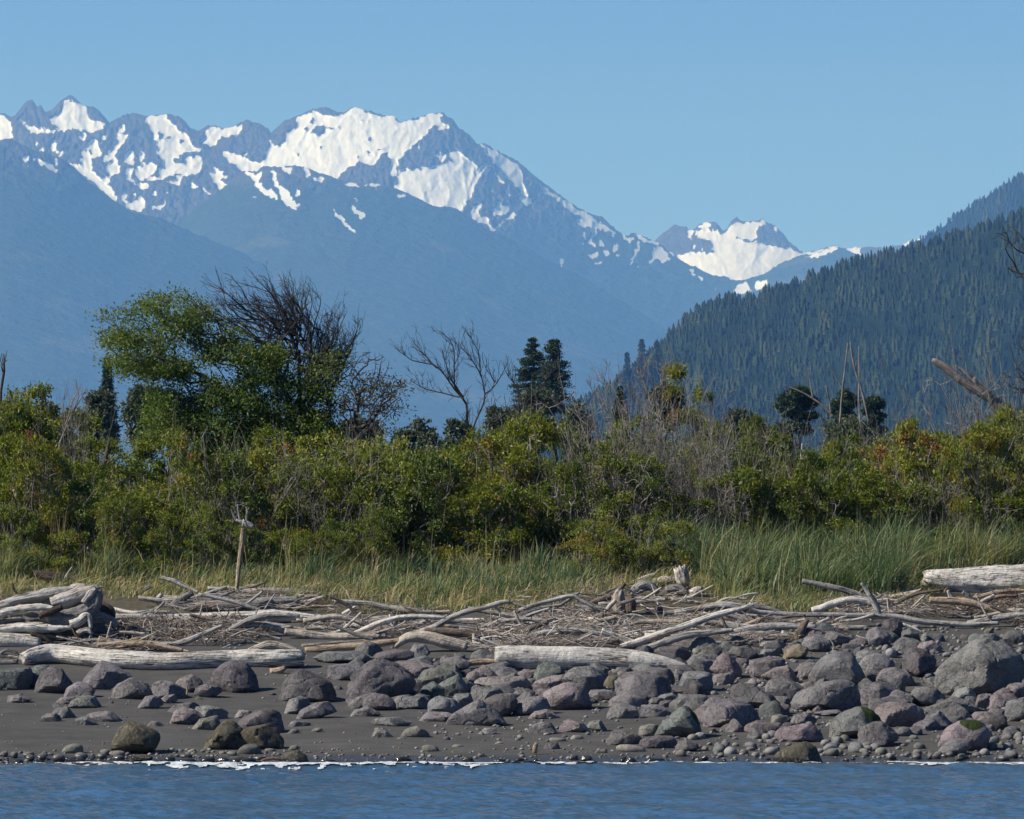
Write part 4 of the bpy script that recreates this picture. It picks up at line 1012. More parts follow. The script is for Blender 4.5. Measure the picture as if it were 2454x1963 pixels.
def build_rocks():
    marks = [(r['poly'].mean(0), r['mark']) for r in ROCKS if r['mark']]
    mp = np.array([m[0] for m in marks])
    auto = {}
    for r in ROCKS:
        r['c'] = r['poly'].mean(0); r['w'] = np.ptp(r['poly'][:, 0])
        if r['label'] is None and r['name'] not in ('wet_stone',) and not (r['name'] == 'cobble'):
            d = mp - r['c']; dd = np.hypot(d[:, 0], d[:, 1] * 1.4)
            k = int(dd.argmin()); dx, dy = -d[k]
            if abs(dx) > abs(dy) * 1.1:
                rel = 'right of' if dx > 0 else 'left of'
            else:
                rel = 'below' if dy > 0 else 'above'
            size = 'small' if r['w'] < 45 else ('medium' if r['w'] < 85 else 'large')
            lab = f"{size} {TONE_WORD[r['tone']]} rock {rel} the {marks[k][1]}"
            auto.setdefault(lab, []).append(r)
    for lab, rs_ in auto.items():
        if len(rs_) == 1:
            rs_[0]['label'] = lab
        else:
            for k, r in enumerate(sorted(rs_, key=lambda r: r['c'][0])):
                r['label'] = lab + ', ' + ORD[k] + ' from left'
    for i, r in enumerate(ROCKS):
        rs = np.random.RandomState(1000 + i)
        q = r['poly']; q = q.mean(0) + (q - q.mean(0)) * ((1.22 if np.ptp(q[:, 0]) < 120 else 1.1) if r['soft'] > 9 else (1.22 if r['name'] == 'wet_stone' else 1.04))
        vb = q[:, 1].max()
        w = np.ptp(q[:, 0]); hh = np.ptp(q[:, 1])
        yb = float(depth_at(vb))
        s = ppm(yb)
        bdep = max(min(w / 2, 1.5 * hh / 2), 0.55 * w / 2) * r['deep'] / s
        yc = yb + 0.62 * bdep
        pts = P(q[:, 0], q[:, 1], yc)
        xz = pts[:, [0, 2]]
        low = xz[:, 1].min()
        c = np.array(((xz[:, 0].min() + xz[:, 0].max()) / 2, 0))
        gz = float(ground_z(c[0], yc))
        sel = xz[:, 1] < low + 0.22 * hh / s
        xz = xz.copy(); xz[sel, 1] = np.minimum(xz[sel, 1] - r['sink'] * hh / s, gz - 0.04)
        mid = (xz[:, 1].min() + xz[:, 1].max()) / 2
        c[1] = mid
        lvl = 5 if w > 150 else (4 if w > 45 else 3)
        V, Fc, b = rock_shape(xz - c, rs, r['soft'], r['deep'], lvl, 0.45 if r['soft'] < 8 else 1.0)
        V = V + np.array((0, 0, c[1] - gz))
        attrs = {}
        if r['moss'] is not None:
            d = V - np.array((0, 0, c[1] - gz)); d = d / np.linalg.norm(d, axis=1)[:, None]
            m = np.array(r['moss'][:3]); m /= np.linalg.norm(m)
            attrs['moss'] = np.clip((d @ m - r['moss'][3]) / 0.25 + 0.5, 0, 1)
        else:
            attrs['moss'] = np.zeros(len(V))
        mat = M_BARN if r['barn'] else (M_COBBLE if r['soft'] < 8 else M_ROCK)
        grp = None
        if r['label'] is None:
            rel, mk = relation(*r['c'])
            if r['name'] == 'wet_stone':
                grp = f'wet stones near the {mk}'; r['label'] = f'wet black stone in the wash {rel} the {mk}'
            else:
                grp = f'cobbles near the {mk}'; r['label'] = f"{TONE_WORD[r['tone']]} rounded cobble {rel} the {mk}"
        tone = np.array(TONES[r['tone']]) * rs.uniform(0.86, 1.16) * (1 + rs.normal(0, 0.02, 3))
        o = link(r['name'], mesh(r['name'], V, Fc, attrs, sharp=None if r['soft'] < 9 else 22), mat, None, (c[0], yc, gz), label=r['label'], category='cobble' if r['name'] in ('cobble', 'wet_stone') else 'rock', group=grp)
        o.color = (*tone, 1)
        r['foot'] = (c[0], yc, (xz[:, 0].max() - xz[:, 0].min()) / 2, b)
build_rocks()

# loose cobbles: copies of a few worn shapes
def loose_cobbles():
    rs = np.random.RandomState(5)
    shapes = []
    for k in range(14):
        n = 8
        a = np.linspace(0, 2 * np.pi, n, endpoint=False) + rs.uniform(0, 0.5)
        rad = rs.uniform(0.85, 1.1, n)
        pl = np.stack([np.cos(a) * rad, np.sin(a) * rad * rs.uniform(0.45, 0.75)], -1)
        V, Fc, _ = rock_shape(pl, rs, 5, 0.9, 3, 0.4)
        me = mesh('cobble', V, Fc, {'moss': np.zeros(len(V))}); me.materials.append(M_COBBLE)
        shapes.append(me)
    feet = np.array([r['foot'] for r in ROCKS])
    spots = []
    def sow(n, u0, u1, v0, v1, r0, r1, label, group, shape=1.0):
        done = 0; tries = 0
        while done < n and tries < n * 12:
            tries += 1
            u = rs.uniform(u0, u1); v = v0 + (v1 - v0) * rs.uniform(0, 1) ** shape
            y = float(depth_at(v)); x = float(P(u, v, y)[0])
            rad = (r0 + (r1 - r0) * rs.uniform(0, 1) ** 2) / ppm(y)
            d = np.hypot((feet[:, 0] - x) / (feet[:, 2] + rad * 0.5), (feet[:, 1] - y) / (feet[:, 3] + rad * 0.5))
            if d.min() < 0.85:
                continue
            if spots:
                sp = np.array(spots)
                if (np.hypot(sp[:, 0] - x, sp[:, 1] - y) < (sp[:, 2] + rad) * 0.62).any():
                    continue
            spots.append((x, y, rad))
            me = shapes[rs.randint(len(shapes))]
            z = float(ground_z(x, y))
            o = bpy.data.objects.new('cobble', me); COL.objects.link(o)
            o.location = (x, y, z + rad * 0.22)
            o.rotation_euler = (rs.normal(0, 0.15), rs.normal(0, 0.15), rs.uniform(0, 6.28))
            sz = rad * rs.uniform(0.85, 1.15, 3)
            o.scale = tuple(sz)
            tk = rs.choice(['o', 'g', 'n', 'l', 'p', 'o']); tn = TONES[tk]; rel, mk = relation(u, v)
            o.color = (*(np.array(tn) * rs.uniform(0.8, 1.15)), 1)
            o['label'] = f'{TONE_WORD[tk]} rounded cobble {rel} the {mk}'; o['category'] = 'cobble'; o['group'] = f'cobbles near the {mk}'
            done += 1
    sow(150, 1620, 2700, 1765, 1824, 10, 30, 'rounded cobble in the cobbles near the right waterline', 'cobbles near the right waterline', 0.8)
    sow(76, 1850, 2680, 1505, 1570, 7, 15, 'small rounded grey stone between driftwood and boulders at upper right', 'small stones at upper right')
    sow(36, -250, 520, 1800, 1826, 8, 15, 'rounded cobble in the row at the left waterline', 'cobbles at the left waterline')
    sow(40, 1150, 1750, 1720, 1800, 6, 12, 'single rounded cobble half sunk in the open sand or driftwood', 'cobbles half sunk in the sand')
    return np.array(spots)
SPOTS = loose_cobbles()

def filler_rocks():
    rs = np.random.RandomState(15)
    shapes = []
    for k in range(16):
        n = rs.randint(5, 8)
        a = np.sort(rs.uniform(0, 2 * np.pi, n)) + 0.2
        pl = np.stack([np.cos(a) * rs.uniform(0.8, 1.1, n), np.sin(a) * rs.uniform(0.5, 0.8, n)], -1)
        pl = np.concatenate([pl, [(-0.9, -0.4), (0.9, -0.4)]])
        V, Fc, _ = rock_shape(pl, rs, 20, 0.9, 4, 1.0)
        me = mesh('small_rock', V, Fc, {'moss': np.zeros(len(V))}, sharp=22); me.materials.append(M_ROCK)
        shapes.append(me)
    feet = np.array([r['foot'] for r in ROCKS])
    feet = np.concatenate([feet, np.stack([SPOTS[:, 0], SPOTS[:, 1], SPOTS[:, 2] * 0.5, SPOTS[:, 2] * 0.5], -1)])
    own = []
    def sow(n, u0, u1, v0, v1, r0, r1, label, group, skew=1.0):
        nonlocal feet
        done = 0
        for _ in range(n * 25):
            if done >= n:
                break
            u = rs.uniform(u0, u1); v = v0 + (v1 - v0) * rs.uniform() ** skew
            y = float(depth_at(v)); x = float(P(u, v, y)[0])
            rad = (r0 + (r1 - r0) * rs.uniform() ** 1.5) / ppm(y)
            d = np.hypot((feet[:, 0] - x) / (feet[:, 2] + rad * 0.75), (feet[:, 1] - y) / (feet[:, 3] + rad * 0.6))
            if d.min() < 0.6:
                continue
            feet = np.concatenate([feet, [[x, y, rad * 0.8, rad * 0.7]]])
            me = shapes[rs.randint(len(shapes))]
            o = bpy.data.objects.new('small_rock', me); COL.objects.link(o)
            o.location = (x, y, float(ground_z(x, y)) + rad * 0.16)
            o.rotation_euler = (rs.normal(0, 0.12), rs.normal(0, 0.2), rs.uniform(0, 6.28))
            o.scale = tuple(rad * rs.uniform(0.85, 1.15, 3))
            tk = rs.choice(['p', 'p', 'g', 'g', 'k', 'd', 'n']); tn = TONES[tk]; rel, mk = relation(u, v)
            o.color = (*(np.array(tn) * rs.uniform(0.85, 1.15)), 1)
            o['label'] = f'{"little" if rad * ppm(y) < 30 else "smaller"} {TONE_WORD[tk]} angular rock {rel} the {mk}'; o['category'] = 'rock'; o['group'] = f'small rocks near the {mk}'
            done += 1
    sow(110, 840, 1660, 1575, 1700, 20, 54, 'small angular rock wedged among the boulders of the middle rock field', 'small rocks of the middle rock field')
    sow(168, 1620, 2640, 1525, 1768, 20, 58, 'small angular rock wedged among the boulders of the right rock field', 'small rocks of the right rock field')
    sow(22, -20, 860, 1620, 1700, 9, 18, 'small rock sunk in the sand below the long bleached log', 'small rocks below the long log')
filler_rocks()

def rubble():
    rs = np.random.RandomState(19)
    D, Fc = ICO[2]
    forms = []
    for k in range(14):
        N = rs.normal(0, 1, (13, 3)); N /= np.linalg.norm(N, axis=1)[:, None]
        h = rs.uniform(0.62, 1.0, 13)
        r = 1 / np.max(np.clip(D @ (N / h[:, None]).T, 0.7, None), axis=1)
        forms.append(D * r[:, None] * np.array((1, rs.uniform(0.7, 1), rs.uniform(0.5, 0.8))))
    bag = Bag()
    def sow(n, u0, u1, v0, v1, r0, r1):
        u = rs.uniform(u0, u1, n); v = rs.uniform(v0, v1, n); y = depth_at(v); x = P(u, v, y)[:, 0]; z = ground_z(x, y)
        for k in range(n):
            r = (r0 + (r1 - r0) * rs.uniform() ** 2) / ppm(y[k]); a = rs.uniform(0, 6.28); c, sn = math.cos(a) * r, math.sin(a) * r
            V = forms[rs.randint(14)]
            bag.add(np.stack([V[:, 0] * c - V[:, 1] * sn + x[k], V[:, 0] * sn + V[:, 1] * c + y[k], V[:, 2] * r + z[k] + r * 0.2], -1), Fc, tint=rs.uniform())
    sow(540, 1620, 2780, 1520, 1740, 5, 15); sow(230, 850, 1650, 1580, 1700, 5, 13); sow(160, 1000, 2490, 1690, 1780, 4, 9)
    m, t, b, out = new_mat('rubble'); g = NT(t)
    c = g.ramp(g.attr('tint'), [(0.0, (0.11, 0.10, 0.10)), (0.4, (0.18, 0.165, 0.165)), (0.75, (0.20, 0.195, 0.185)), (1.0, (0.26, 0.235, 0.225))])
    g.set(b, 'Base Color', g.mix(1.0, c, g.ramp(g.noise(g.position(), 18, 4, 0.65), [(0.3, 0.6), (0.7, 1.3)]), 'MULTIPLY'))
    g.set(b, 'Normal', g.bump(g.noise(g.position(), 25, 4, 0.7), 0.7, 0.03))
    link('rubble', bag.mesh('rubble', smooth=False), m, kind='stuff', label='broken stone rubble filling the gaps between the boulders', category='rubble')
rubble()

def pebbles():
    rs = np.random.RandomState(9)
    bag = Bag()
    D, Fc = ICO[1]
    forms = []
    for k in range(12):
        V = D * (1 + 0.28 * fbm(D * 1.3 + 7 * k, 2))[:, None] * np.array((1, rs.uniform(0.7, 1), rs.uniform(0.4, 0.75)))
        forms.append(V)
    def sow(n, u0, u1, v0, v1, r0, r1):
        u = rs.uniform(u0, u1, n); v = rs.uniform(v0, v1, n)
        y = depth_at(v); x = P(u, v, y)[:, 0]; z = ground_z(x, y)
        keep = n2(x / 1.3, y / 1.0, 3, 51.0) + rs.normal(0, 0.25, n) > -0.1
        for k in np.nonzero(keep)[0]:
            r = (r0 + (r1 - r0) * rs.uniform() ** 2.5)
            a = rs.uniform(0, 6.28)
            V = forms[rs.randint(12)] * r
            c, s = math.cos(a), math.sin(a)
            q = np.stack([V[:, 0] * c - V[:, 1] * s + x[k], V[:, 0] * s + V[:, 1] * c + y[k], V[:, 2] + z[k] + r * 0.2], -1)
            bag.add(q, Fc, tint=rs.uniform())
    sow(1800, -320, 2780, 1640, 1812, 0.008, 0.035)
    sow(1700, 1000, 2780, 1600, 1790, 0.01, 0.055)
    sow(2400, 1600, 2780, 1500, 1650, 0.015, 0.075)
    sow(1750, -320, 2780, 1795, 1824, 0.012, 0.06)
    sow(1000, 500, 1700, 1460, 1640, 0.01, 0.05)
    m, t, b, out = new_mat('pebbles')
    g = NT(t)
    c = g.ramp(g.attr('tint'), [(0.0, (0.10, 0.098, 0.092)), (0.45, (0.17, 0.165, 0.15)), (0.8, (0.25, 0.24, 0.22)), (1.0, (0.34, 0.32, 0.29))])
    g.set(b, 'Base Color', g.mix(1.0, c, g.ramp(g.noise(g.position(), 40, 3), [(0.3, 0.75), (0.7, 1.2)]), 'MULTIPLY'))
    link('pebbles', bag.mesh('pebbles'), m, kind='stuff', label='small grey pebbles strewn over the beach', category='pebbles')
pebbles()

# ------------------------------------------------------------------ driftwood
def smooth_path(pts, n):
    """Catmull-Rom through the points, n samples; any number of columns"""
    p = np.asarray(pts, float)
    if len(p) < 3:
        t = np.linspace(0, 1, n)[:, None]
        return p[0] * (1 - t) + p[-1] * t
    q = np.concatenate([[2 * p[0] - p[1]], p, [2 * p[-1] - p[-2]]])
    L = np.concatenate([[0], np.cumsum(np.linalg.norm(np.diff(p[:, :3], axis=0), axis=1))])
    s = np.linspace(0, L[-1], n)
    i = np.clip(np.searchsorted(L, s, 'right') - 1, 0, len(p) - 2)
    t = ((s - L[i]) / np.maximum(L[i + 1] - L[i], 1e-9))[:, None]
    a, b, c, d = q[i], q[i + 1], q[i + 2], q[i + 3]
    return 0.5 * ((2 * b) + (-a + c) * t + (2 * a - 5 * b + 4 * c - d) * t ** 2 + (-a + 3 * b - 3 * c + d) * t ** 3)

def frames(p):
    T = np.gradient(p, axis=0); T /= np.linalg.norm(T, axis=1)[:, None] + 1e-12
    ref = np.array((0, 0, 1.0)) if abs(T[0, 2]) < 0.9 else np.array((1.0, 0, 0))
    N = ref - T * (T @ ref)[:, None]
    N /= np.linalg.norm(N, axis=1)[:, None] + 1e-12
    B = np.cross(T, N)
    return T, N, B

def tube(p, r, sides=5):
    """plain tapered tube for twigs; closed with a point"""
    p = np.asarray(p, float); r = np.asarray(r, float)
    T, N, B = frames(p)
    a = np.arange(sides) / sides * 2 * np.pi
    V = p[:, None, :] + r[:, None, None] * (np.cos(a)[None, :, None] * N[:, None, :] + np.sin(a)[None, :, None] * B[:, None, :])
    n = len(p)
    i = np.arange(n * sides).reshape(n, sides)
    j = np.roll(i, -1, 1)
    Fq = np.stack([i[:-1].ravel(), j[:-1].ravel(), j[1:].ravel(), i[1:].ravel()], -1)
    return V.reshape(-1, 3), Fq

def batch_tube(Pts, R, sides=3):
    """many tubes of equal point count at once: Pts (m,n,3), R (m,n)"""
    m, n, _ = Pts.shape
    T = np.gradient(Pts, axis=1); T /= np.linalg.norm(T, axis=2)[..., None] + 1e-12
    ref = np.where(np.abs(T[:, :1, 2:3]) < 0.9, np.array((0, 0, 1.0)), np.array((1.0, 0, 0)))
    N = ref - T * (T * ref).sum(2)[..., None]; N /= np.linalg.norm(N, axis=2)[..., None] + 1e-12
    B = np.cross(T, N)
    a = np.arange(sides) / sides * 2 * np.pi
    V = Pts[:, :, None, :] + R[:, :, None, None] * (np.cos(a)[:, None] * N[:, :, None, :] + np.sin(a)[:, None] * B[:, :, None, :])
    i = np.arange(m * n * sides).reshape(m, n, sides); j = np.roll(i, -1, 2)
    Fq = np.stack([i[:, :-1].ravel(), j[:, :-1].ravel(), j[:, 1:].ravel(), i[:, 1:].ravel()], -1)
    return V.reshape(-1, 3), Fq

def log_mesh(p, r, rs, sides=22, groove=0.05, lump=0.06, end0='cut', end1='cut', flat=1.0, fine=False):
    """a weathered log: grooved, knotted, with worn or splintered ends"""
    n = len(p)
    T, N, B = frames(p)
    a = np.arange(sides) / sides * 2 * np.pi
    s = np.concatenate([[0], np.cumsum(np.linalg.norm(np.diff(p, axis=0), axis=1))])
    A, S = np.meshgrid(a, s)
    sd = rs.uniform(0, 60)
    rm = float(np.mean(r))
    g = fbm(np.stack([np.cos(A).ravel() * 2.6 + sd, np.sin(A).ravel() * 2.6, S.ravel() / rm * 0.22], -1), 3).reshape(A.shape)
    l = fbm(np.stack([np.cos(A).ravel() * 0.8 + sd, np.sin(A).ravel() * 0.8 + 9, S.ravel() / rm * 0.45], -1), 3).reshape(A.shape)
    f = fbm(np.stack([np.cos(A).ravel() * 6.5 + sd, np.sin(A).ravel() * 6.5 + 4, S.ravel() / rm * 0.35], -1), 2).reshape(A.shape)
    R = r[:, None] * (1 + groove * 2 * g + lump * 2 * l + groove * 0.9 * f)
    if fine:                                               # deep furrows that swirl along a root end
        w = fbm(np.stack([np.cos(A).ravel() * 1.5, np.sin(A).ravel() * 1.5, S.ravel() / rm * 0.4], -1), 2).reshape(A.shape)
        rg = 1 - np.abs(fbm(np.stack([np.cos(A + w).ravel() * 4.2 + sd, np.sin(A + w).ravel() * 4.2, S.ravel() / rm * 0.5], -1), 3).reshape(A.shape)) * 3.2
        R = R + r[:, None] * 0.10 * rg
    for k in range(rs.randint(1, 4)):                      # knots
        ka, ks = rs.uniform(0, 6.28), rs.uniform(0, s[-1])
        dd = (np.angle(np.exp(1j * (A - ka))) / 0.35) ** 2 + ((S - ks) / (rm * 0.5)) ** 2
        R = R + rm * 0.16 * np.exp(-dd)
    V = p[:, None, :] + R[:, :, None] * (np.cos(A)[:, :, None] * N[:, None, :] * flat + np.sin(A)[:, :, None] * B[:, None, :])
    grain = np.stack([np.cos(A) * r[:, None], np.sin(A) * r[:, None], S], -1)
    jag0 = {'cut': 0.06, 'jag': 0.75, 'point': 0.3}[end0]; jag1 = {'cut': 0.06, 'jag': 0.75, 'point': 0.3}[end1]
    ja = fbm(np.stack([np.cos(a) * 2.2 + sd, np.sin(a) * 2.2, a * 0], -1), 3)
    V[0] += -T[0] * (ja * jag0 * r[0])[:, None]
    V[-1] += T[-1] * (np.roll(ja, 5) * jag1 * r[-1])[:, None]
    V = V.reshape(-1, 3); grain = grain.reshape(-1, 3)
    i = np.arange(n * sides).reshape(n, sides); j = np.roll(i, -1, 1)
    Fq = [np.stack([i[:-1].ravel(), j[:-1].ravel(), j[1:].ravel(), i[1:].ravel()], -1)]
    for e, idx, sg in ((0, 0, -1), (n - 1, n - 1, 1)):
        base = len(V)
        ring = p[idx] + 0.62 * (V[idx * sides:(idx + 1) * sides] - p[idx]) - sg * T[idx] * r[idx] * 0.10
        V = np.concatenate([V, ring, [p[idx] - sg * T[idx] * r[idx] * 0.16]])
        grain = np.concatenate([grain, np.full((sides + 1, 3), 5.0) + rs.normal(0, 0.02, (sides + 1, 3))])
        o = np.arange(sides); o2 = (o + 1) % sides
        q = np.stack([idx * sides + o, base + o, base + o2, idx * sides + o2], -1)
        t = np.stack([base + o, np.full(sides, base + sides), base + o2], -1)
        if sg > 0:
            q = q[:, ::-1]; t = t[:, ::-1]
        Fq += [q, t]
    return V, Fq, grain

def wood_material(name, weather=1.0):
    m, t, b, out = new_mat(name)
    g = NT(t)
    gr = g.attr('grain', 'Vector')
    rnd = g.obj_random()
    add = g.node('ShaderNodeVectorMath', operation='ADD'); g.set(add, 0, gr)
    cmb = g.node('ShaderNodeCombineXYZ')
    for k in range(3):
        g.set(cmb, k, g.math('MULTIPLY', rnd, 13.0 + 7 * k))
    g.set(add, 1, cmb.outputs[0]); v = add.outputs[0]
    tone = g.obj_colour()
    fib = g.noise(g.vmul(v, (38, 38, 1.6)), 1.0, 5, 0.65)
    col = g.mix(1.0, tone, g.ramp(fib, [(0.28, 0.5), (0.48, 0.98), (0.72, 1.2)]), 'MULTIPLY')
    patch = g.ramp(g.noise(v, 2.6, 5, 0.6), [(0.3, 0.66), (0.55, 1.0), (0.75, 1.1)])
    col = g.mix(0.8, col, patch, 'MULTIPLY')
    tan = g.map_range(g.noise(g.vmul(v, (3, 3, 1.0)), 1.0, 3, 0.6), 0.52, 0.72)
    col = g.mix(g.math('MULTIPLY', tan, 0.5), col, (0.40, 0.29, 0.18))
    ck = g.noise(g.vmul(v, (20, 20, 0.9)), 1.0, 3, 0.5)
    chk = g.math('SUBTRACT', 1.0, g.map_range(g.math('ABSOLUTE', g.math('SUBTRACT', ck, 0.5)), 0.004, 0.03))
    zone = g.map_range(g.noise(v, 1.7, 3), 0.40, 0.52)
    chk = g.math('MULTIPLY', chk, zone)
    col = g.mix(g.math('MULTIPLY', chk, 0.85), col, (0.05, 0.042, 0.035))
    pit = g.map_range(g.noise(g.vmul(v, (1, 1, 0.5)), 16, 3, 0.6), 0.66, 0.74)
    col = g.mix(g.math('MULTIPLY', pit, 0.6), col, (0.07, 0.055, 0.042))
    g.set(b, 'Base Color', col)
    b.inputs['Roughness'].default_value = 0.85
    h = g.math('SUBTRACT', g.math('ADD', g.math('MULTIPLY', fib, 0.5), g.noise(v, 9, 4, 0.6)), g.math('ADD', g.math('MULTIPLY', chk, 0.6), g.math('MULTIPLY', pit, 0.5)))
    g.set(b, 'Normal', g.bump(h, 0.9, 0.04))
    return m

M_WOOD = wood_material('weathered_wood')
WOOD_WORD = {'w': 'white', 'c': 'cream', 's': 'silver-grey', 'g': 'grey', 't': 'tan', 'b': 'brown', 'd': 'dark', 'r': 'reddish'}
WT = {'w': (0.62, 0.585, 0.52), 'c': (0.50, 0.435, 0.35), 's': (0.40, 0.38, 0.35), 'g': (0.24, 0.23, 0.217), 't': (0.42, 0.32, 0.22), 'b': (0.17, 0.13, 0.10), 'd': (0.075, 0.055, 0.042), 'r': (0.22, 0.14, 0.10)}

def drift(zone, pts, tone, label, name='drift_log', rest='follow', lift=0.0, y=None, category='driftwood', group=None, parent=None, **kw):
    """pts: (x, y, radius) in a traced zone. rest 'follow': lies along the ground; 'lean': one depth, its lowest point on the ground"""
    q = np.asarray(pts, float)
    s = ZONES[zone][2]
    uv = Z(zone, q[:, :2]); rp = q[:, 2] / s
    if y is not None:
        yy = np.full(len(uv), float(y))
    elif rest == 'follow':
        yy = depth_at(uv[:, 1] + rp * 0.9)
        yy = 0.75 * yy + 0.25 * yy.mean()
    else:
        k = (uv[:, 1] + rp).argmax()
        yy = np.full(len(uv), float(depth_at(uv[k, 1] + rp[k] * 0.6)))
    yy = yy - lift
    r = rp / ppm(yy)
    p3 = P(uv[:, 0], uv[:, 1], yy + r * 0.5)
    L = np.linalg.norm(np.diff(p3, axis=0), axis=1).sum()
    rm = r.mean()
    n = int(np.clip(L / (rm * 0.55), 6, 90 if rp.max() > 5 else 20)) if not kw.get('fine') else 110
    sp = smooth_path(np.concatenate([p3, r[:, None]], 1), n)
    rs = np.random.RandomState(abs(hash((round(uv[0, 0], 1), round(uv[0, 1], 1)))) % 100000)
    sides = 110 if kw.get('fine') else 56 if rp.max() > 30 else 26 if rp.max() > 12 else (14 if rp.max() > 5 else 7)
    org = np.array((sp[:, 0].mean(), sp[:, 1].mean(), sp[:, 2].min()))
    if parent is not None:
        org = np.array(parent.location)
    path = sp[:, :3] + fbm(sp[:, :3] / (rm * 14) + rs.uniform(0, 50, 3), 2)[:, None] * np.array((0.0, 0.1, 0.22)) * rm
    V, Fq, grain = log_mesh(path - org, np.maximum(sp[:, 3], 0.003), rs, sides, **kw)
    me = mesh(name, V, Fq, {'grain': grain})
    if parent is not None:
        o = link(name, me, M_WOOD, parent)
    else:
        o = link(name, me, M_WOOD, None, org, label=label, category=category, group=group)
    o.color = (*(np.array(WT[tone]) * rs.uniform(0.93, 1.07)), 1)
    return o

A = 'A1'
drift(A, [(185, 905, 45), (320, 868, 72), (500, 858, 76), (900, 900, 78), (1400, 922, 74), (1900, 905, 74), (2300, 905, 76), (2520, 900, 70)], 'w', 'long cream bleached log lying along the front of the driftwood at left', lift=0.25, end0='jag', end1='jag', groove=0.06)
big = thing('root_log', 'huge silver weathered log with a gnarled root end at the left edge', 'driftwood', tuple(P(60, 1510, depth_at(1530))))
YR = float(depth_at(1535))
drift(A, [(-950, 660, 130), (-380, 640, 140), (-100, 610, 160), (150, 585, 172), (400, 560, 172), (600, 520, 175), (740, 490, 178), (830, 470, 160)], 's', None, name='trunk', rest='lean', parent=big, groove=0.26, lump=0.2, end1='jag', fine=True)
for pts, tn_, dy in [([(430, 450, 60), (600, 395, 62), (720, 340, 48), (800, 300, 24), (825, 330, 12)], 's', -0.25), ([(330, 545, 40), (520, 560, 70), (690, 520, 66), (800, 430, 52), (820, 330, 24)], 'g', -0.5), ([(620, 640, 46), (720, 600, 50), (830, 560, 54), (940, 590, 34), (960, 640, 14)], 'g', -0.35),
                     ([(690, 500, 60), (820, 470, 60), (910, 500, 46), (945, 560, 20)], 'd', 0.1), ([(580, 610, 30), (660, 590, 40), (730, 545, 30), (760, 650, 12)], 'w', -0.75), ([(-60, 470, 30), (150, 410, 38), (380, 365, 42), (560, 330, 36), (700, 318, 16)], 's', 0.05),  # dark tone of the end root stands for the shaded hollow end face
                     ([(-200, 560, 26), (100, 500, 34), (350, 470, 30), (480, 500, 14)], 'w', -0.62), ([(700, 440, 30), (760, 360, 34), (800, 315, 18)], 's', -0.55), ([(640, 690, 20), (720, 660, 24), (760, 690, 14), (745, 740, 8)], 'w', -0.8), ([(340, 560, 16), (350, 530, 26), (420, 510, 30), (520, 470, 20)], 'd', -0.7),
                     ([(-100, 660, 30), (150, 640, 36), (420, 650, 34), (600, 640, 16)], 'w', -0.7)]:
    drift(A, pts, tn_, None, name='root', y=YR + dy, parent=big, groove=0.22, lump=0.16, end0='point', end1='jag')
drift(A, [(-600, 740, 62), (-160, 745, 68), (120, 750, 66), (345, 762, 58)], 'w', 'short thick bleached log with a dark sawn end below the huge root log', rest='lean')
drift(A, [(-700, 306, 20), (-60, 310, 20), (450, 308, 24), (880, 312, 18)], 'c', 'thin pale log lying in the grass behind the huge root log', rest='lean')
drift(A, [(285, 190, 26), (380, 210, 42), (500, 240, 50), (640, 295, 44)], 'd', 'dark charred snag poking out above the huge root log', name='snag', rest='lean', end0='jag', lump=0.12)
drift(A, [(475, 318, 8), (540, 225, 9), (602, 135, 7)], 's', 'thin straight pale stick leaning on the dark charred snag', name='stick', rest='lean')
drift(A, [(104, 268, 8), (116, 325, 11), (160, 372, 10)], 'd', 'small dark curved stick sticking up behind the huge root log', name='stick', rest='lean')
drift(A, [(1560, 480, 34), (1750, 462, 46), (2000, 452, 48), (2250, 432, 48), (2490, 415, 40)], 'g', 'grey log with shaded belly right behind the upright post', rest='lean')
drift(A, [(930, 565, 44), (1400, 570, 48), (1900, 560, 50), (2300, 545, 50), (2560, 560, 40), (2740, 552, 14)], 'w', 'bright white log running behind the ball of tangled twigs', rest='lean', end1='point')
drift(A, [(930, 482, 14), (1100, 512, 15), (1200, 510, 13), (1310, 476, 10)], 'w', 'thin white bent branch right of the huge root log', name='branch')
drift(A, [(1230, 590, 11), (1300, 500, 13), (1372, 425, 12)], 's', 'forked grey stick propped up above the twig tangle at left', name='stick', rest='lean')
drift(A, [(1300, 440, 18), (1320, 395, 22), (1350, 360, 18)], 's', 'short stub of pale wood standing beside the forked grey stick', name='stick', rest='lean')
drift(A, [(1420, 465, 26), (1510, 400, 30), (1612, 345, 24)], 'g', 'stubby grey log end slanting up left of the upright post', rest='lean', end1='jag')
drift(A, [(1350, 392, 26), (1470, 400, 28), (1580, 385, 22)], 'c', 'pale chunk of wood behind the stubby grey log end', rest='lean')
drift(A, [(1570, 402, 16), (1720, 360, 18), (1890, 300, 15)], 's', 'upper of two thin poles slanting up to the upright post', name='pole', rest='lean')
drift(A, [(1530, 490, 12), (1750, 410, 14), (1960, 335, 11)], 'g', 'lower of two thin poles slanting up to the upright post', name='pole', rest='lean')
drift(A, [(1345, 222, 14), (1450, 255, 20), (1560, 305, 20), (1650, 345, 14)], 'w', 'pale branch with a dark tip slanting down through the grass left of the post', name='branch', rest='lean', end0='jag')
drift(A, [(1180, 350, 10), (1220, 315, 22), (1275, 290, 14)], 'g', 'small grey knot of wood half hidden in dry grass left of the post', name='chunk', rest='lean')
drift(A, [(1310, 770, 12), (1440, 812, 16), (1580, 845, 12)], 't', 'orange-tan stick under the twig tangle above the long bleached log', name='stick')
drift(A, [(560, 712, 14), (720, 735, 18), (910, 748, 12)], 's', 'thin grey branch lying just above the long bleached log at left', name='branch')
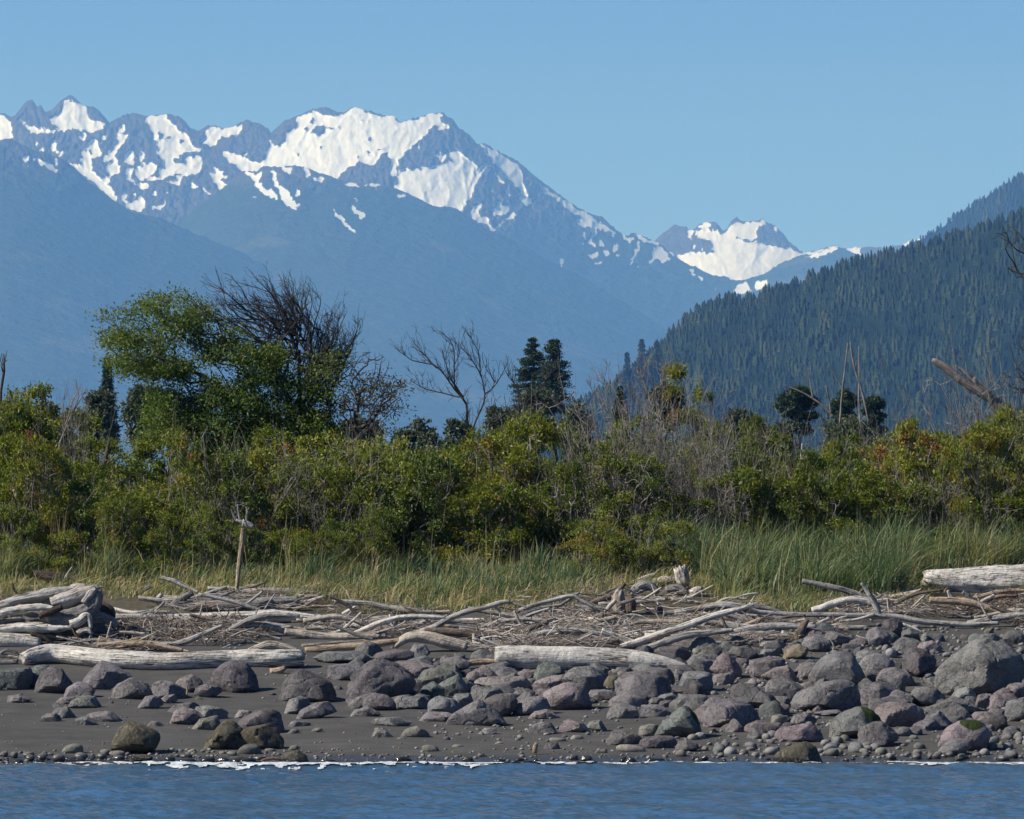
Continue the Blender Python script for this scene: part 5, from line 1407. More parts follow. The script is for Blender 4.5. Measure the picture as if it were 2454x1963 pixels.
drift(A, [(1010, 745, 10), (1130, 738, 14), (1270, 740, 10)], 'd', 'dark stick lying in the lower twig tangle at left', name='stick')
drift(A, [(1200, 700, 9), (1280, 675, 13), (1400, 700, 13), (1560, 690, 9)], 'g', 'bent grey stick lying in the middle of the twig tangle', name='stick', lift=0.2)
drift(A, [(1490, 530, 9), (1580, 590, 14), (1700, 570, 22), (1810, 535, 15)], 'g', 'hooked grey branch lying across the bright white log', name='branch', y=float(depth_at(1492)) - 0.35)
drift(A, [(1000, 800, 13), (1150, 815, 14), (1230, 838, 9)], 't', 'brown strip of wood on top of the long bleached log', name='stick', lift=0.25)
drift(A, [(260, 690, 16), (360, 725, 18), (440, 775, 12)], 'd', 'black broken branch over the sawn end of the short thick log', name='branch', rest='lean', lift=0.3, end0='jag')
drift(A, [(0, 855, 13), (60, 830, 14), (130, 850, 14), (180, 905, 10)], 'g', 'curved grey root fragment at the left edge below the short thick log', name='branch', rest='lean')
drift(A, [(-40, 870, 18), (60, 880, 20), (175, 900, 16)], 'c', 'pale splintered fragment at the left end of the long bleached log', name='branch', rest='lean')
drift(A, [(-30, 935, 26), (80, 930, 30), (150, 928, 20)], 'g', 'grey log stub on the rubble ledge at the left edge', rest='lean')
drift(A, [(1690, 440, 7), (1660, 540, 8), (1600, 640, 7)], 's', 'thin grey stick standing in the twig tangle', name='stick', rest='lean')
drift(A, [(880, 770, 9), (905, 680, 10), (930, 590, 8)], 'c', 'thin pale stick standing at the left side of the twig tangle', name='stick', rest='lean', lift=0.2)
drift(A, [(1840, 820, 10), (1950, 780, 13), (2100, 760, 12), (2200, 770, 9)], 's', 'long grey stick between the twig tangle and the long bleached log', name='stick')
A = 'A2'
drift(A, [(285, 668, 22), (420, 690, 34), (650, 715, 36), (900, 715, 36), (1135, 712, 30)], 'c', 'smooth tan log with a dark end lying right of the twig tangle', rest='lean')
drift(A, [(430, 792, 15), (700, 772, 18), (960, 752, 15)], 'c', 'pale cream pole lying under the smooth tan log', name='pole')
drift(A, [(455, 832, 26), (650, 815, 32), (900, 790, 32), (1150, 760, 28), (1290, 740, 18)], 't', 'brownish log ending behind the bent tan log', rest='lean')
drift(A, [(1205, 805, 20), (1260, 755, 36), (1340, 720, 46), (1480, 722, 52), (1650, 765, 54), (1805, 808, 48)], 'c', 'bent tan log with a broken right end in the middle of the driftwood', rest='lean', end1='jag', lift=0.2)
arc = drift(A, [(1390, 685, 26), (1530, 638, 26), (1650, 570, 25), (1780, 515, 24), (1950, 472, 22), (2110, 428, 20), (2165, 425, 12)], 's', 'long silvery branch arching up to the right from behind the bent tan log', name='branch', rest='lean')
drift(A, [(2040, 470, 8), (2075, 500, 9), (2082, 555, 6)], 's', None, name='prong', y=arc.location[1], parent=arc)
drift(A, [(2100, 430, 12), (2190, 440, 11), (2300, 470, 7)], 's', None, name='prong', y=arc.location[1], parent=arc)
drift(A, [(665, 610, 12), (800, 665, 16), (900, 705, 16), (1030, 742, 12)], 'g', 'straight grey stick lying across the smooth tan log', name='stick', rest='lean', lift=0.35)
drift(A, [(830, 615, 22), (900, 635, 26), (1000, 685, 18)], 'w', 'short pale plank-like chunk behind the smooth tan log', name='chunk', rest='lean')
drift(A, [(1162, 530, 9), (1185, 620, 15), (1250, 675, 14)], 'w', 'curved white splinter standing among pebbles behind the smooth tan log', name='stick', rest='lean')
drift(A, [(925, 568, 9), (975, 615, 11), (1035, 678, 10)], 'w', 'thin white stick slanting down left of the curved white splinter', name='stick', rest='lean')
drift(A, [(-60, 298, 20), (300, 302, 22), (640, 300, 20)], 'c', 'thin pale log in the grass right of the upright post', rest='lean')
drift(A, [(600, 310, 22), (780, 292, 23), (940, 285, 22)], 's', 'grey log with a sawn pale end in the grass right of the upright post', rest='lean')
drift(A, [(700, 420, 18), (950, 440, 24), (1200, 482, 26), (1505, 512, 26)], 's', 'straight grey log slanting down along the foot of the grass', rest='lean')
drift(A, [(440, 612, 10), (800, 596, 12), (1150, 592, 13), (1520, 612, 12)], 's', 'long thin pole on the pebbles behind the smooth tan log', name='pole', rest='lean')
drift(A, [(1450, 668, 26), (1650, 680, 34), (1900, 705, 36), (2160, 760, 30)], 'b', 'brown-grey log behind the bent tan log', rest='lean')
drift(A, [(-10, 838, 26), (140, 790, 40), (260, 800, 34), (390, 838, 22)], 'c', 'worn slab of wood on the right end of the long bleached log', name='chunk', rest='lean', lift=0.3)
drift(A, [(1685, 990, 16), (1800, 945, 28), (1930, 925, 26), (2075, 925, 18)], 't', 'tan strip of bark left of the smooth pale log', name='bark_strip', rest='lean', end0='jag')
drift(A, [(1295, 915, 6), (1345, 880, 7), (1390, 848, 5)], 's', 'tiny stick beside the small grey block under the bent log', name='stick', rest='lean')
drift(A, [(360, 505, 8), (460, 455, 12), (565, 398, 8)], 'g', 'grey stick slanting up right of the upright post near the grass', name='stick', rest='lean')
drift(A, [(110, 500, 6), (160, 425, 8), (205, 360, 6)], 's', 'thin stick leaning on the grey log behind the upright post', name='stick', rest='lean', lift=0.3)
drift(A, [(140, 490, 22), (260, 470, 26), (390, 450, 18)], 'g', 'small grey log lying right of the grey log behind the post', rest='lean')
drift(A, [(1860, 690, 12), (1880, 760, 26), (1960, 800, 22), (2150, 815, 14)], 'w', 'white root fragment right of the broken end of the bent tan log', name='branch', rest='lean', end0='jag')
drift(A, [(1740, 645, 12), (1900, 680, 13), (2060, 690, 10)], 'w', 'thin white stick on top of the brown-grey log', name='stick', rest='lean', lift=0.3)
drift(A, [(1890, 625, 10), (1980, 600, 15), (2080, 570, 15), (2156, 580, 12)], 's', 'curved grey branch under the long silvery arching branch', name='branch', rest='lean')
drift(A, [(1660, 600, 16), (1800, 580, 18), (2000, 575, 14)], 'w', 'pale pole behind the long silvery arching branch', name='pole', rest='lean')
A = 'A3'
drift(A, [(-50, 1085, 78), (100, 1090, 92), (400, 1100, 98), (700, 1115, 102), (1050, 1130, 98), (1300, 1148, 74), (1470, 1172, 44), (1575, 1190, 18)], 'w', 'smooth pale thick log tapering to the right, lying on the boulders in the middle', rest='lean', lift=0.3, groove=0.025, lump=0.03, end1='point')
drift(A, [(990, 1010, 20), (1150, 965, 30), (1330, 905, 32), (1560, 830, 30), (1800, 745, 28), (2000, 690, 22), (2110, 655, 14)], 'w', 'long white log slanting up to the right behind the smooth pale log', rest='lean')
drift(A, [(1190, 1028, 9), (1390, 978, 14), (1530, 905, 11)], 't', 'thin tan pole under the long white slanting log', name='pole', rest='lean')
drift(A, [(60, 770, 12), (150, 712, 17), (300, 655, 18), (450, 615, 18), (590, 588, 18), (690, 635, 16), (890, 742, 9)], 's', 'highest grey branch of the arching bundle in the middle', name='branch', rest='lean')
drift(A, [(20, 845, 12), (150, 785, 15), (290, 725, 15), (410, 690, 11)], 's', 'lower grey branch of the arching bundle in the middle', name='branch', rest='lean')
drift(A, [(-120, 800, 10), (100, 760, 14), (320, 690, 14), (520, 660, 10)], 'g', 'middle grey branch of the arching bundle', name='branch', rest='lean')
drift(A, [(-10, 935, 22), (130, 920, 27), (270, 845, 26), (395, 798, 22)], 'b', 'short dark brown log lifting at its right end', rest='lean', end1='jag')
st = thing('stump', 'upright weathered stump standing in the driftwood right of centre', 'stump', tuple(P(1490, 1470, depth_at(1472))))
drift(A, [(1000, 760, 40), (985, 660, 46), (985, 570, 40), (1000, 530, 18)], 's', None, name='trunk', y=st.location[1], parent=st, groove=0.2, end1='jag')
drift(A, [(1090, 735, 36), (1085, 650, 42), (1075, 590, 30)], 'b', None, name='trunk', y=st.location[1] - 0.1, parent=st, groove=0.18, end1='jag')  # brown right part, its tone also darkened as the stump's shaded side
drift(A, [(990, 650, 16), (1060, 630, 16), (1135, 605, 9)], 'g', None, name='root', y=st.location[1] - 0.45, parent=st)
drift(A, [(870, 720, 14), (910, 670, 20), (960, 620, 18)], 'c', None, name='root', y=st.location[1] - 0.3, parent=st)
drift(A, [(750, 640, 22), (870, 610, 30), (960, 560, 26), (1040, 480, 16)], 'b', 'brown curved log joining the upright stump from the left', rest='lean')
drift(A, [(655, 328, 14), (850, 372, 18), (1050, 412, 17), (1290, 442, 12)], 'g', 'straight grey plank slanting down to the pale wood heap near the grass', name='plank', rest='lean')
drift(A, [(1035, 352, 10), (1250, 292, 14), (1440, 238, 13), (1565, 215, 9)], 't', 'brown pole slanting up to the right at the foot of the bushes', name='pole', rest='lean')
drift(A, [(265, 428, 10), (450, 408, 13), (625, 362, 10)], 's', 'thin grey branch curving through the grass left of the grey plank', name='branch', rest='lean')
drift(A, [(130, 475, 22), (190, 440, 30), (255, 408, 24)], 'g', 'short grey log stub in the grass left of centre', rest='lean')
drift(A, [(160, 520, 22), (330, 530, 28), (480, 510, 20)], 'b', 'brown rotten log half buried under grass left of centre', rest='lean')
drift(A, [(750, 335, 8), (900, 292, 11), (1065, 245, 8)], 's', 'thin pale pole crossing the bent stick in the grass', name='pole', rest='lean')
drift(A, [(740, 275, 10), (855, 232, 14), (945, 285, 12)], 'c', 'bent pale stick like a roof above the grey plank', name='stick', rest='lean')
drift(A, [(590, 190, 7), (700, 212, 9), (815, 252, 7)], 'b', 'thin dark stick in the tall grass above the grey plank', name='stick', rest='lean')
drift(A, [(1535, 505, 56), (1515, 430, 74), (1488, 345, 66)], 'w', 'square-ended block of silver weathered wood at the edge of the grass', name='stump', rest='lean', groove=0.16, lump=0.12, flat=0.75, end1='jag', end0='jag')
drift(A, [(1080, 575, 24), (1150, 520, 44), (1230, 500, 46), (1310, 565, 22)], 's', 'twisted pale root lump in the wood heap', name='root_lump', rest='lean', lump=0.2, groove=0.2)
drift(A, [(1240, 495, 24), (1320, 465, 34), (1440, 450, 36), (1490, 480, 20)], 'c', 'arched pale root over a dark hollow in the wood heap', name='root_lump', rest='lean', lump=0.12)
drift(A, [(1370, 540, 22), (1430, 530, 42), (1500, 545, 40), (1560, 570, 24)], 'g', 'dark knobbly root lump below the square-ended block', name='root_lump', rest='lean', lump=0.25, groove=0.2)
drift(A, [(1580, 570, 34), (1640, 550, 46), (1690, 540, 28)], 'w', 'white knobbly lump at the right end of the wood heap', name='root_lump', rest='lean', lump=0.2, groove=0.12)
drift(A, [(1090, 480, 16), (1150, 455, 22), (1240, 420, 20), (1290, 405, 12)], 'w', 'pale curved piece at the top left of the wood heap', name='root_lump', rest='lean')
drift(A, [(1490, 745, 6), (1800, 655, 9), (2040, 575, 9), (2160, 560, 7)], 's', 'long thin grey branch rising to the right above the white slanting log', name='branch', rest='lean')
drift(A, [(1545, 815, 5), (1640, 700, 7), (1745, 600, 5)], 't', 'thin reddish stick leaning above the white slanting log', name='stick', rest='lean')
drift(A, [(1810, 972, 8), (1870, 940, 11), (1925, 908, 9)], 'c', 'short tan stick on the boulders below the white slanting log', name='stick', rest='lean')
drift(A, [(1940, 892, 14), (2040, 835, 22), (2170, 780, 18)], 't', 'tan branch right of the end of the white slanting log', name='branch', rest='lean')
drift(A, [(1620, 870, 14), (1750, 850, 22), (1860, 840, 12)], 'c', 'tan chunk under the white slanting log', name='chunk', rest='lean')
drift(A, [(1030, 790, 10), (1070, 850, 13), (1090, 910, 9)], 'w', 'white bent stick standing below the upright stump', name='stick', rest='lean')
drift(A, [(370, 790, 14), (520, 790, 16), (640, 815, 10)], 'w', 'short white branch right of the short dark brown log', name='branch', rest='lean')
drift(A, [(340, 880, 14), (500, 870, 17), (660, 850, 12)], 's', 'smooth grey branch in the debris behind the smooth pale log', name='branch', rest='lean')
A = 'A4'
pole = drift(A, [(-20, 438, 12), (60, 480, 15), (300, 500, 19), (600, 506, 21), (900, 515, 22), (1150, 522, 24), (1400, 566, 23), (1700, 582, 21), (1960, 572, 15)], 's', 'long straight grey pole lying across the rocks at right', name='pole', rest='lean', lift=0.2)
drift(A, [(1020, 525, 22), (985, 430, 26), (925, 330, 20), (868, 255, 9)], 's', None, name='branch', y=pole.location[1], parent=pole)
drift(A, [(700, 560, 10), (850, 540, 12), (980, 500, 12)], 's', None, name='branch', y=pole.location[1] - 0.1, parent=pole)
drift(A, [(1365, 218, 62), (1500, 240, 90), (1700, 252, 110), (1950, 252, 124), (2200, 245, 132), (2500, 240, 134), (3150, 235, 134)], 'w', 'massive cream log with dark knot holes at the right edge', rest='lean', groove=0.07, lump=0.05, end0='jag')
drift(A, [(640, 275, 12), (780, 320, 21), (940, 388, 20), (1045, 440, 12)], 'w', 'pale branch slanting down left of the massive cream log', name='branch', rest='lean')
drift(A, [(960, 312, 26), (1100, 322, 36), (1230, 325, 36), (1325, 308, 20)], 'c', 'knobbly log chunk in the grass left of the massive cream log', name='chunk', rest='lean', lump=0.14)
drift(A, [(1060, 312, 10), (1125, 275, 12), (1150, 230, 10), (1165, 165, 5)], 't', 'thin root prong standing up from the knobbly log chunk', name='root', rest='lean', y=float(depth_at(1420)))
drift(A, [(1045, 445, 8), (1180, 382, 11), (1345, 302, 8)], 'c', 'straight pale stick pointing up at the massive cream log', name='stick', rest='lean')
drift(A, [(1370, 445, 9), (1510, 412, 13), (1660, 368, 10)], 's', 'grey stick lying before the massive cream log', name='stick', rest='lean')
drift(A, [(1555, 310, 12), (1575, 355, 20), (1600, 400, 28), (1570, 450, 22)], 's', 'forked grey root standing in front of the massive cream log', name='root', rest='lean', lump=0.15)
drift(A, [(1670, 325, 17), (1780, 412, 20), (1895, 502, 14)], 'g', 'slanting grey prop under the massive cream log', name='branch', rest='lean')
drift(A, [(1195, 578, 10), (1270, 605, 13), (1355, 645, 9)], 'w', 'short white stick just below the long grey pole', name='stick', rest='lean')
drift(A, [(-20, 692, 9), (180, 645, 13), (340, 602, 13), (510, 568, 8)], 'c', 'long pale branch rising to the right below the left end of the grey pole', name='branch', rest='lean')
drift(A, [(365, 715, 32), (395, 630, 36), (445, 545, 20)], 'b', 'brown upright chunk under the left part of the long grey pole', name='chunk', rest='lean', lump=0.15)
drift(A, [(970, 702, 6), (1040, 685, 9), (1110, 678, 6)], 's', 'small bent grey stick on the upright purple-grey block', name='stick', rest='lean', lift=0.3)
drift(A, [(830, 670, 7), (870, 688, 9), (905, 692, 6)], 'w', 'tiny white stick left of the upright purple-grey block', name='stick', rest='lean')
drift(A, [(628, 705, 5), (652, 750, 6), (636, 805, 5)], 'w', 'tiny white curved twig standing on the rocks at right', name='stick', rest='lean', lift=0.2)
drift(A, [(20, 600, 22), (90, 570, 34), (150, 560, 24)], 'b', 'brown knob of wood below the left end of the grey pole', name='chunk', rest='lean', lump=0.15)
drift('A6', [(1236, 632, 14), (1238, 600, 15), (1250, 565, 11)], 't', 'short tan stub of wood standing upright in the sand near the waterline', name='stub', rest='lean', end1='jag')
drift('A5', [(1175, 282, 7), (1180, 250, 7), (1176, 215, 5)], 't', 'tiny tan stick upright between small boulders below the long bleached log', name='stick', rest='lean')
drift('A5', [(1620, 705, 8), (1680, 682, 9), (1740, 678, 9), (1810, 708, 7)], 'r', 'dark curved stick among the wet stones at the waterline', name='stick', rest='lean')
drift('A5', [(1700, 130, 20), (1750, 128, 24), (1800, 105, 14)], 't', 'orange-tan wood chip under the right end of the long bleached log', name='chunk', rest='lean')

# the upright post with its lashed crosspiece
def post():
    y = float(depth_at(1432)) - 0.1
    base = P(567, 1434, y)
    root = thing('driftwood_post', 'upright driftwood post with an antler-like lashed top standing among the logs', 'post', tuple(base))
    z = (520, 1180, 6.386)
    ZONES['PO'] = z
    drift('PO', [(295, 1660, 30), (315, 1350, 32), (345, 1050, 36), (375, 800, 40), (405, 545, 38)], 't', None, name='shaft', y=y, parent=root, groove=0.04)
    cross = drift('PO', [(290, 420, 16), (400, 465, 40), (470, 495, 52), (555, 535, 42)], 's', None, name='crosspiece', y=y - 0.12, parent=root, groove=0.03, lump=0.04)
    for pts in ([(215, 262, 12), (245, 330, 18), (290, 410, 22), (340, 450, 18)], [(318, 180, 14), (328, 290, 20), (350, 420, 20)], [(440, 218, 10), (462, 265, 18), (462, 350, 26), (450, 440, 24)]):
        drift('PO', pts, 'g', None, name='prong', y=y - 0.02, parent=root)
    drift('PO', [(490, 235, 8), (475, 270, 14)], 'g', None, name='prong', y=y - 0.02, parent=root)
    a = np.linspace(0, 2 * np.pi, 17)
    s = 1 / 6.386 / ppm(y)
    c = P(*Z('PO', (398, 465)), y - 0.12)
    ring = np.stack([np.cos(a) * 10 * s, np.sin(a) * 46 * s, np.sin(a + 0.2) * 8 * s + np.cos(a) * 52 * s], -1)
    V, Fq = tube(ring + c - base, np.full(17, 6 * s), 5)
    m, t, b, out = new_mat('white_cord'); g = NT(t)
    g.set(b, 'Base Color', g.ramp(g.noise(g.coord('Object'), 60, 2), [(0.3, (0.55, 0.55, 0.53)), (0.7, (0.75, 0.75, 0.73))]))
    link('cord', mesh('cord', V, Fq), m, cross)
post()

# sticks that fill the wrack line, and the twigs nobody could count
def wrack():
    rs = np.random.RandomState(21)
    zones = [('A1', [(950, 560), (1500, 540), (2156, 560), (2240, 700), (1900, 745), (1250, 745), (960, 680)], 34, 1900, 'g'),
             ('A3', [(-100, 760), (500, 650), (900, 740), (1300, 800), (1250, 960), (600, 985), (0, 980)], 46, 2300, 's'),
             ('A3', [(1250, 830), (1500, 740), (2000, 620), (2156, 650), (2156, 970), (1700, 960), (1350, 990)], 40, 1700, 's'),
             ('A4', [(0, 500), (700, 530), (760, 620), (300, 690), (0, 700)], 22, 800, 'c'),
             ('A4', [(650, 320), (1300, 350), (1450, 480), (900, 500), (700, 470)], 26, 1100, 's'),
             ('A4', [(1380, 460), (1900, 500), (2156, 560), (2156, 330), (1850, 380), (1500, 420)], 16, 900, 'r'),
             ('A1', [(450, 720), (1000, 700), (1300, 800), (1200, 840), (700, 800)], 16, 300, 't'),
             ('A2', [(400, 560), (1500, 560), (1450, 640), (1100, 680), (500, 640)], 18, 500, 's'),
             ('A1', [(1300, 470), (1950, 320), (2600, 330), (2600, 460), (1700, 480)], 14, 500, 's'),
             ('A2', [(1850, 560), (2300, 560), (2400, 800), (1900, 820), (1800, 700)], 14, 500, 'g'),
             ('A2', [(-300, 340), (900, 300), (1600, 480), (1500, 560), (600, 500), (-300, 440)], 8, 260, 't'),
             ('A3', [(0, 480), (900, 420), (1700, 440), (1750, 620), (1100, 760), (600, 620), (0, 620)], 10, 340, 't')]
    zones += [('F', [(-300, 1250), (0, 1250), (0, 1370), (-300, 1370)], 0, 500, 's'), ('F', [(2156, 1250), (2440, 1250), (2440, 1330), (2156, 1330)], 0, 500, 's')]
    words = ['left twig tangle', 'middle stick pile', 'stick pile under the white slanting log', 'sticks below the left end of the grey pole', 'sticks left of the massive cream log', 'twigs under the massive cream log', 'splinters above the long bleached log', 'pebbles behind the smooth tan log', 'sticks around the upright post', 'sticks right of the bent tan log', 'dry litter right of the post', 'litter around the wood heap', 'wrack', 'wrack']
    bag = Bag()
    for (zn, pl, n_st, n_tw, tn), wd in zip(zones, words):
        q = Z(zn, pl); lo, hi = q.min(0), q.max(0)
        def pick(n):
            out = np.zeros((0, 2))
            while len(out) < n:
                c = rs.uniform(lo, hi, (n * 2, 2)); c = c[in_poly(c[:, 0], c[:, 1], q)]
                out = np.concatenate([out, c])
            return out[:n]
        for c in pick(n_st):
            L = rs.uniform(45, 150); a = rs.normal(0, 0.42) + (math.pi if rs.uniform() < 0.5 else 0)
            bend = rs.normal(0, 0.12) * L
            d = np.array((math.cos(a), -math.sin(a) * 0.55))
            pts = np.stack([c - d * L / 2, c + np.array((0, bend)) * 0.6, c + d * L / 2])
            r = rs.uniform(1.2, 4.4)
            x0, y0, s = ZONES[zn]
            zz = np.concatenate([(pts - np.array((x0, y0))) * s, (np.array((r, r * 1.1, r * 0.6)) * s)[:, None]], 1)
            tk = rs.choice([tn, 's', 'w', 'c', 'g', 'b'])
            drift(zn, zz, tk, f'{"long" if L > 110 else "short" if L < 70 else "slender"} {WOOD_WORD[tk]} stick in the {wd}', name='stick', rest='lean', lift=rs.uniform(0.0, 0.45), group=wd)
        for c in pick(n_st // 3):
            tk = rs.choice(['s', 'w', 'c', 'g', 's', 't'])
            L = rs.uniform(90, 260); a = rs.normal(0, 0.2); bend = rs.normal(0, 0.05) * L
            d = np.array((math.cos(a), -math.sin(a) * 0.5))
            pts = np.stack([c - d * L / 2, c + np.array((0, bend)), c + d * L / 2]); r = rs.uniform(4.5, 10)
            x0, y0, s = ZONES[zn]
            zz = np.concatenate([(pts - np.array((x0, y0))) * s, (np.array((r * 0.85, r, r * 0.6)) * s)[:, None]], 1)
            drift(zn, zz, tk, f'weathered {WOOD_WORD[tk]} log half buried in the {wd}', rest='lean', lift=rs.uniform(-0.2, 0.3), group='logs in the ' + wd, end1=rs.choice(['jag', 'point']), groove=0.08, lump=0.1)
        ball = wd == 'left twig tangle'
        n_tw = int(n_tw * 0.62)
        c = pick(n_tw)
        y = depth_at(c[:, 1] + 12) - rs.uniform(0.0, 0.55, n_tw)
        p0 = P(c[:, 0], c[:, 1], y); g0 = ground_z(p0[:, 0], p0[:, 1])
        L = rs.uniform(0.12, 0.7, n_tw) * (0.75 if ball else 1.0)
        d = rs.normal(0, 1, (n_tw, 3)) * np.array((1.0, 0.6, 0.6 if ball else 0.25)); d /= np.linalg.norm(d, axis=1)[:, None]
        k = 6 if ball else 5
        t = np.linspace(-0.5, 0.5, k)
        w = rs.normal(0, 0.4 if ball else 0.15, (n_tw, 3))
        p = p0[:, None] + d[:, None] * (t[None, :] * L[:, None])[..., None] + w[:, None] * (L[:, None] * (t ** 2 - 0.1)[None])[..., None] + rs.normal(0, 0.01, (n_tw, k, 3))
        p[..., 2] = np.maximum(p[..., 2], g0[:, None] - 0.015)
        r = 0.0035 + 0.016 * rs.uniform(size=n_tw) ** 2.6
        V, Fq = batch_tube(p, r[:, None] * np.linspace(1, 0.5, k)[None], 3)
        tint = np.clip(rs.normal(0.44, 0.24, n_tw) - (0.14 if ball else 0) - (0.15 if tn == 'r' else 0), 0, 1)
        bag.add(V, Fq, tint=np.repeat(tint, k * 3))
    m, t, b, out = new_mat('dry_twigs')
    g = NT(t)
    g.set(b, 'Base Color', g.ramp(g.attr('tint'), [(0.0, (0.06, 0.042, 0.032)), (0.35, (0.19, 0.15, 0.12)), (0.6, (0.33, 0.30, 0.27)), (1.0, (0.60, 0.56, 0.50))]))
    link('drift_twigs', bag.mesh('drift_twigs'), m, kind='stuff', label='tangled small twigs and splinters along the driftwood line', category='twigs')
wrack()

# ------------------------------------------------------------------ plants
def leaf_material(name, stops, trans=0.40):
    m = bpy.data.materials.new(name); m.use_nodes = True
    t = m.node_tree; t.nodes.clear(); g = NT(t)
    out = g.node('ShaderNodeOutputMaterial')
    oc = g.node('ShaderNodeSeparateColor'); g.set(oc, 0, g.obj_colour())
    shift = g.math('SUBTRACT', oc.outputs[0], oc.outputs[1])
    col = g.ramp(g.math('ADD', g.attr('tint'), shift), stops)
    d = g.node('ShaderNodeBsdfDiffuse'); g.set(d, 'Color', col)
    tr = g.node('ShaderNodeBsdfTranslucent'); g.set(tr, 'Color', g.mix(1.0, col, (1.0, 1.05, 0.5), 'MULTIPLY'))
    mx = g.node('ShaderNodeMixShader'); mx.inputs[0].default_value = trans
    t.links.new(d.outputs[0], mx.inputs[1]); t.links.new(tr.outputs[0], mx.inputs[2])
    gl = g.node('ShaderNodeBsdfGlossy'); gl.inputs['Roughness'].default_value = 0.45
    gl.inputs['Color'].default_value = (0.9, 0.9, 0.9, 1)
    m2 = g.node('ShaderNodeMixShader'); m2.inputs[0].default_value = 0.02
    t.links.new(mx.outputs[0], m2.inputs[1]); t.links.new(gl.outputs[0], m2.inputs[2])
    t.links.new(m2.outputs[0], out.inputs['Surface'])
    return m

LEAF = leaf_material('willow_leaves', [(0.0, (0.050, 0.080, 0.014)), (0.35, (0.120, 0.165, 0.021)), (0.65, (0.215, 0.240, 0.030)), (0.88, (0.28, 0.26, 0.036)), (0.975, (0.27, 0.19, 0.036)), (1.0, (0.27, 0.11, 0.04))])
LEAF_DARK = leaf_material('hawthorn_leaves', [(0.0, (0.032, 0.062, 0.012)), (0.4, (0.080, 0.130, 0.018)), (0.75, (0.150, 0.195, 0.026)), (0.93, (0.22, 0.19, 0.034)), (1.0, (0.24, 0.08, 0.035))])
LEAF_GREY = leaf_material('far_leaves', [(0.0, (0.04, 0.058, 0.032)), (0.6, (0.085, 0.105, 0.06)), (1.0, (0.13, 0.15, 0.09))])  # leaf colour greyed and brightened, with some haze painted in
NEEDLE = leaf_material('pine_needles', [(0.0, (0.008, 0.022, 0.007)), (0.6, (0.022, 0.045, 0.012)), (1.0, (0.05, 0.075, 0.02))], 0.15)
GRASS = leaf_material('dune_grass', [(0.0, (0.035, 0.070, 0.024)), (0.3, (0.085, 0.145, 0.060)), (0.5, (0.165, 0.22, 0.115)), (0.68, (0.25, 0.27, 0.10)), (0.85, (0.40, 0.35, 0.17)), (1.0, (0.46, 0.35, 0.20))], 0.35)

def bark_material(name, a, b_, c):
    m, t, b, out = new_mat(name)
    g = NT(t)
    v = g.coord('Object')
    g.set(b, 'Base Color', g.mix(1.0, g.ramp(g.noise(g.vmul(v, (1, 1, 0.3)), 12, 4, 0.65), [(0.3, a), (0.55, b_), (0.8, c)]), g.ramp(g.noise(v, 1.3, 2), [(0.3, 0.7), (0.7, 1.25)]), 'MULTIPLY'))
    return m
BARK_DARK = bark_material('dark_bark', (0.026, 0.023, 0.020), (0.062, 0.055, 0.049), (0.14, 0.128, 0.115))
BARK_GREY = bark_material('grey_dead_wood', (0.12, 0.105, 0.09), (0.25, 0.225, 0.20), (0.42, 0.39, 0.355))
BARK_PALE = bark_material('pale_dead_wood', (0.22, 0.20, 0.18), (0.40, 0.37, 0.33), (0.55, 0.52, 0.47))

def grow(root, targets, bf=0.35):
    """branching skeleton: every target joins the nearest part of the tree, with a bias for short ways to the root"""
    root = np.atleast_2d(np.asarray(root, float))
    T = np.asarray(targets, float); n = len(T); k0 = len(root)
    pts = np.concatenate([root, T])
    par = np.full(len(pts), -1); plen = np.zeros(len(pts))
    for i in range(1, k0):
        par[i] = i - 1; plen[i] = plen[i - 1] + np.linalg.norm(root[i] - root[i - 1])
    d = np.linalg.norm(T[:, None] - root[None], axis=2)
    cost = d + bf * plen[:k0][None]
    best = cost.argmin(1); bc = cost[np.arange(n), best]
    alive = np.ones(n, bool)
    for _ in range(n):
        j = int(np.where(alive, bc, 1e18).argmin())
        alive[j] = False
        p = best[j]; node = k0 + j
        par[node] = p
        dd = np.linalg.norm(T[j] - pts[p]); plen[node] = plen[p] + dd
        c = np.linalg.norm(T - T[j], axis=1) + bf * plen[node]
        upd = alive & (c < bc)
        bc[upd] = c[upd]; best[upd] = node
    order = np.argsort(plen)
    return pts, par, order

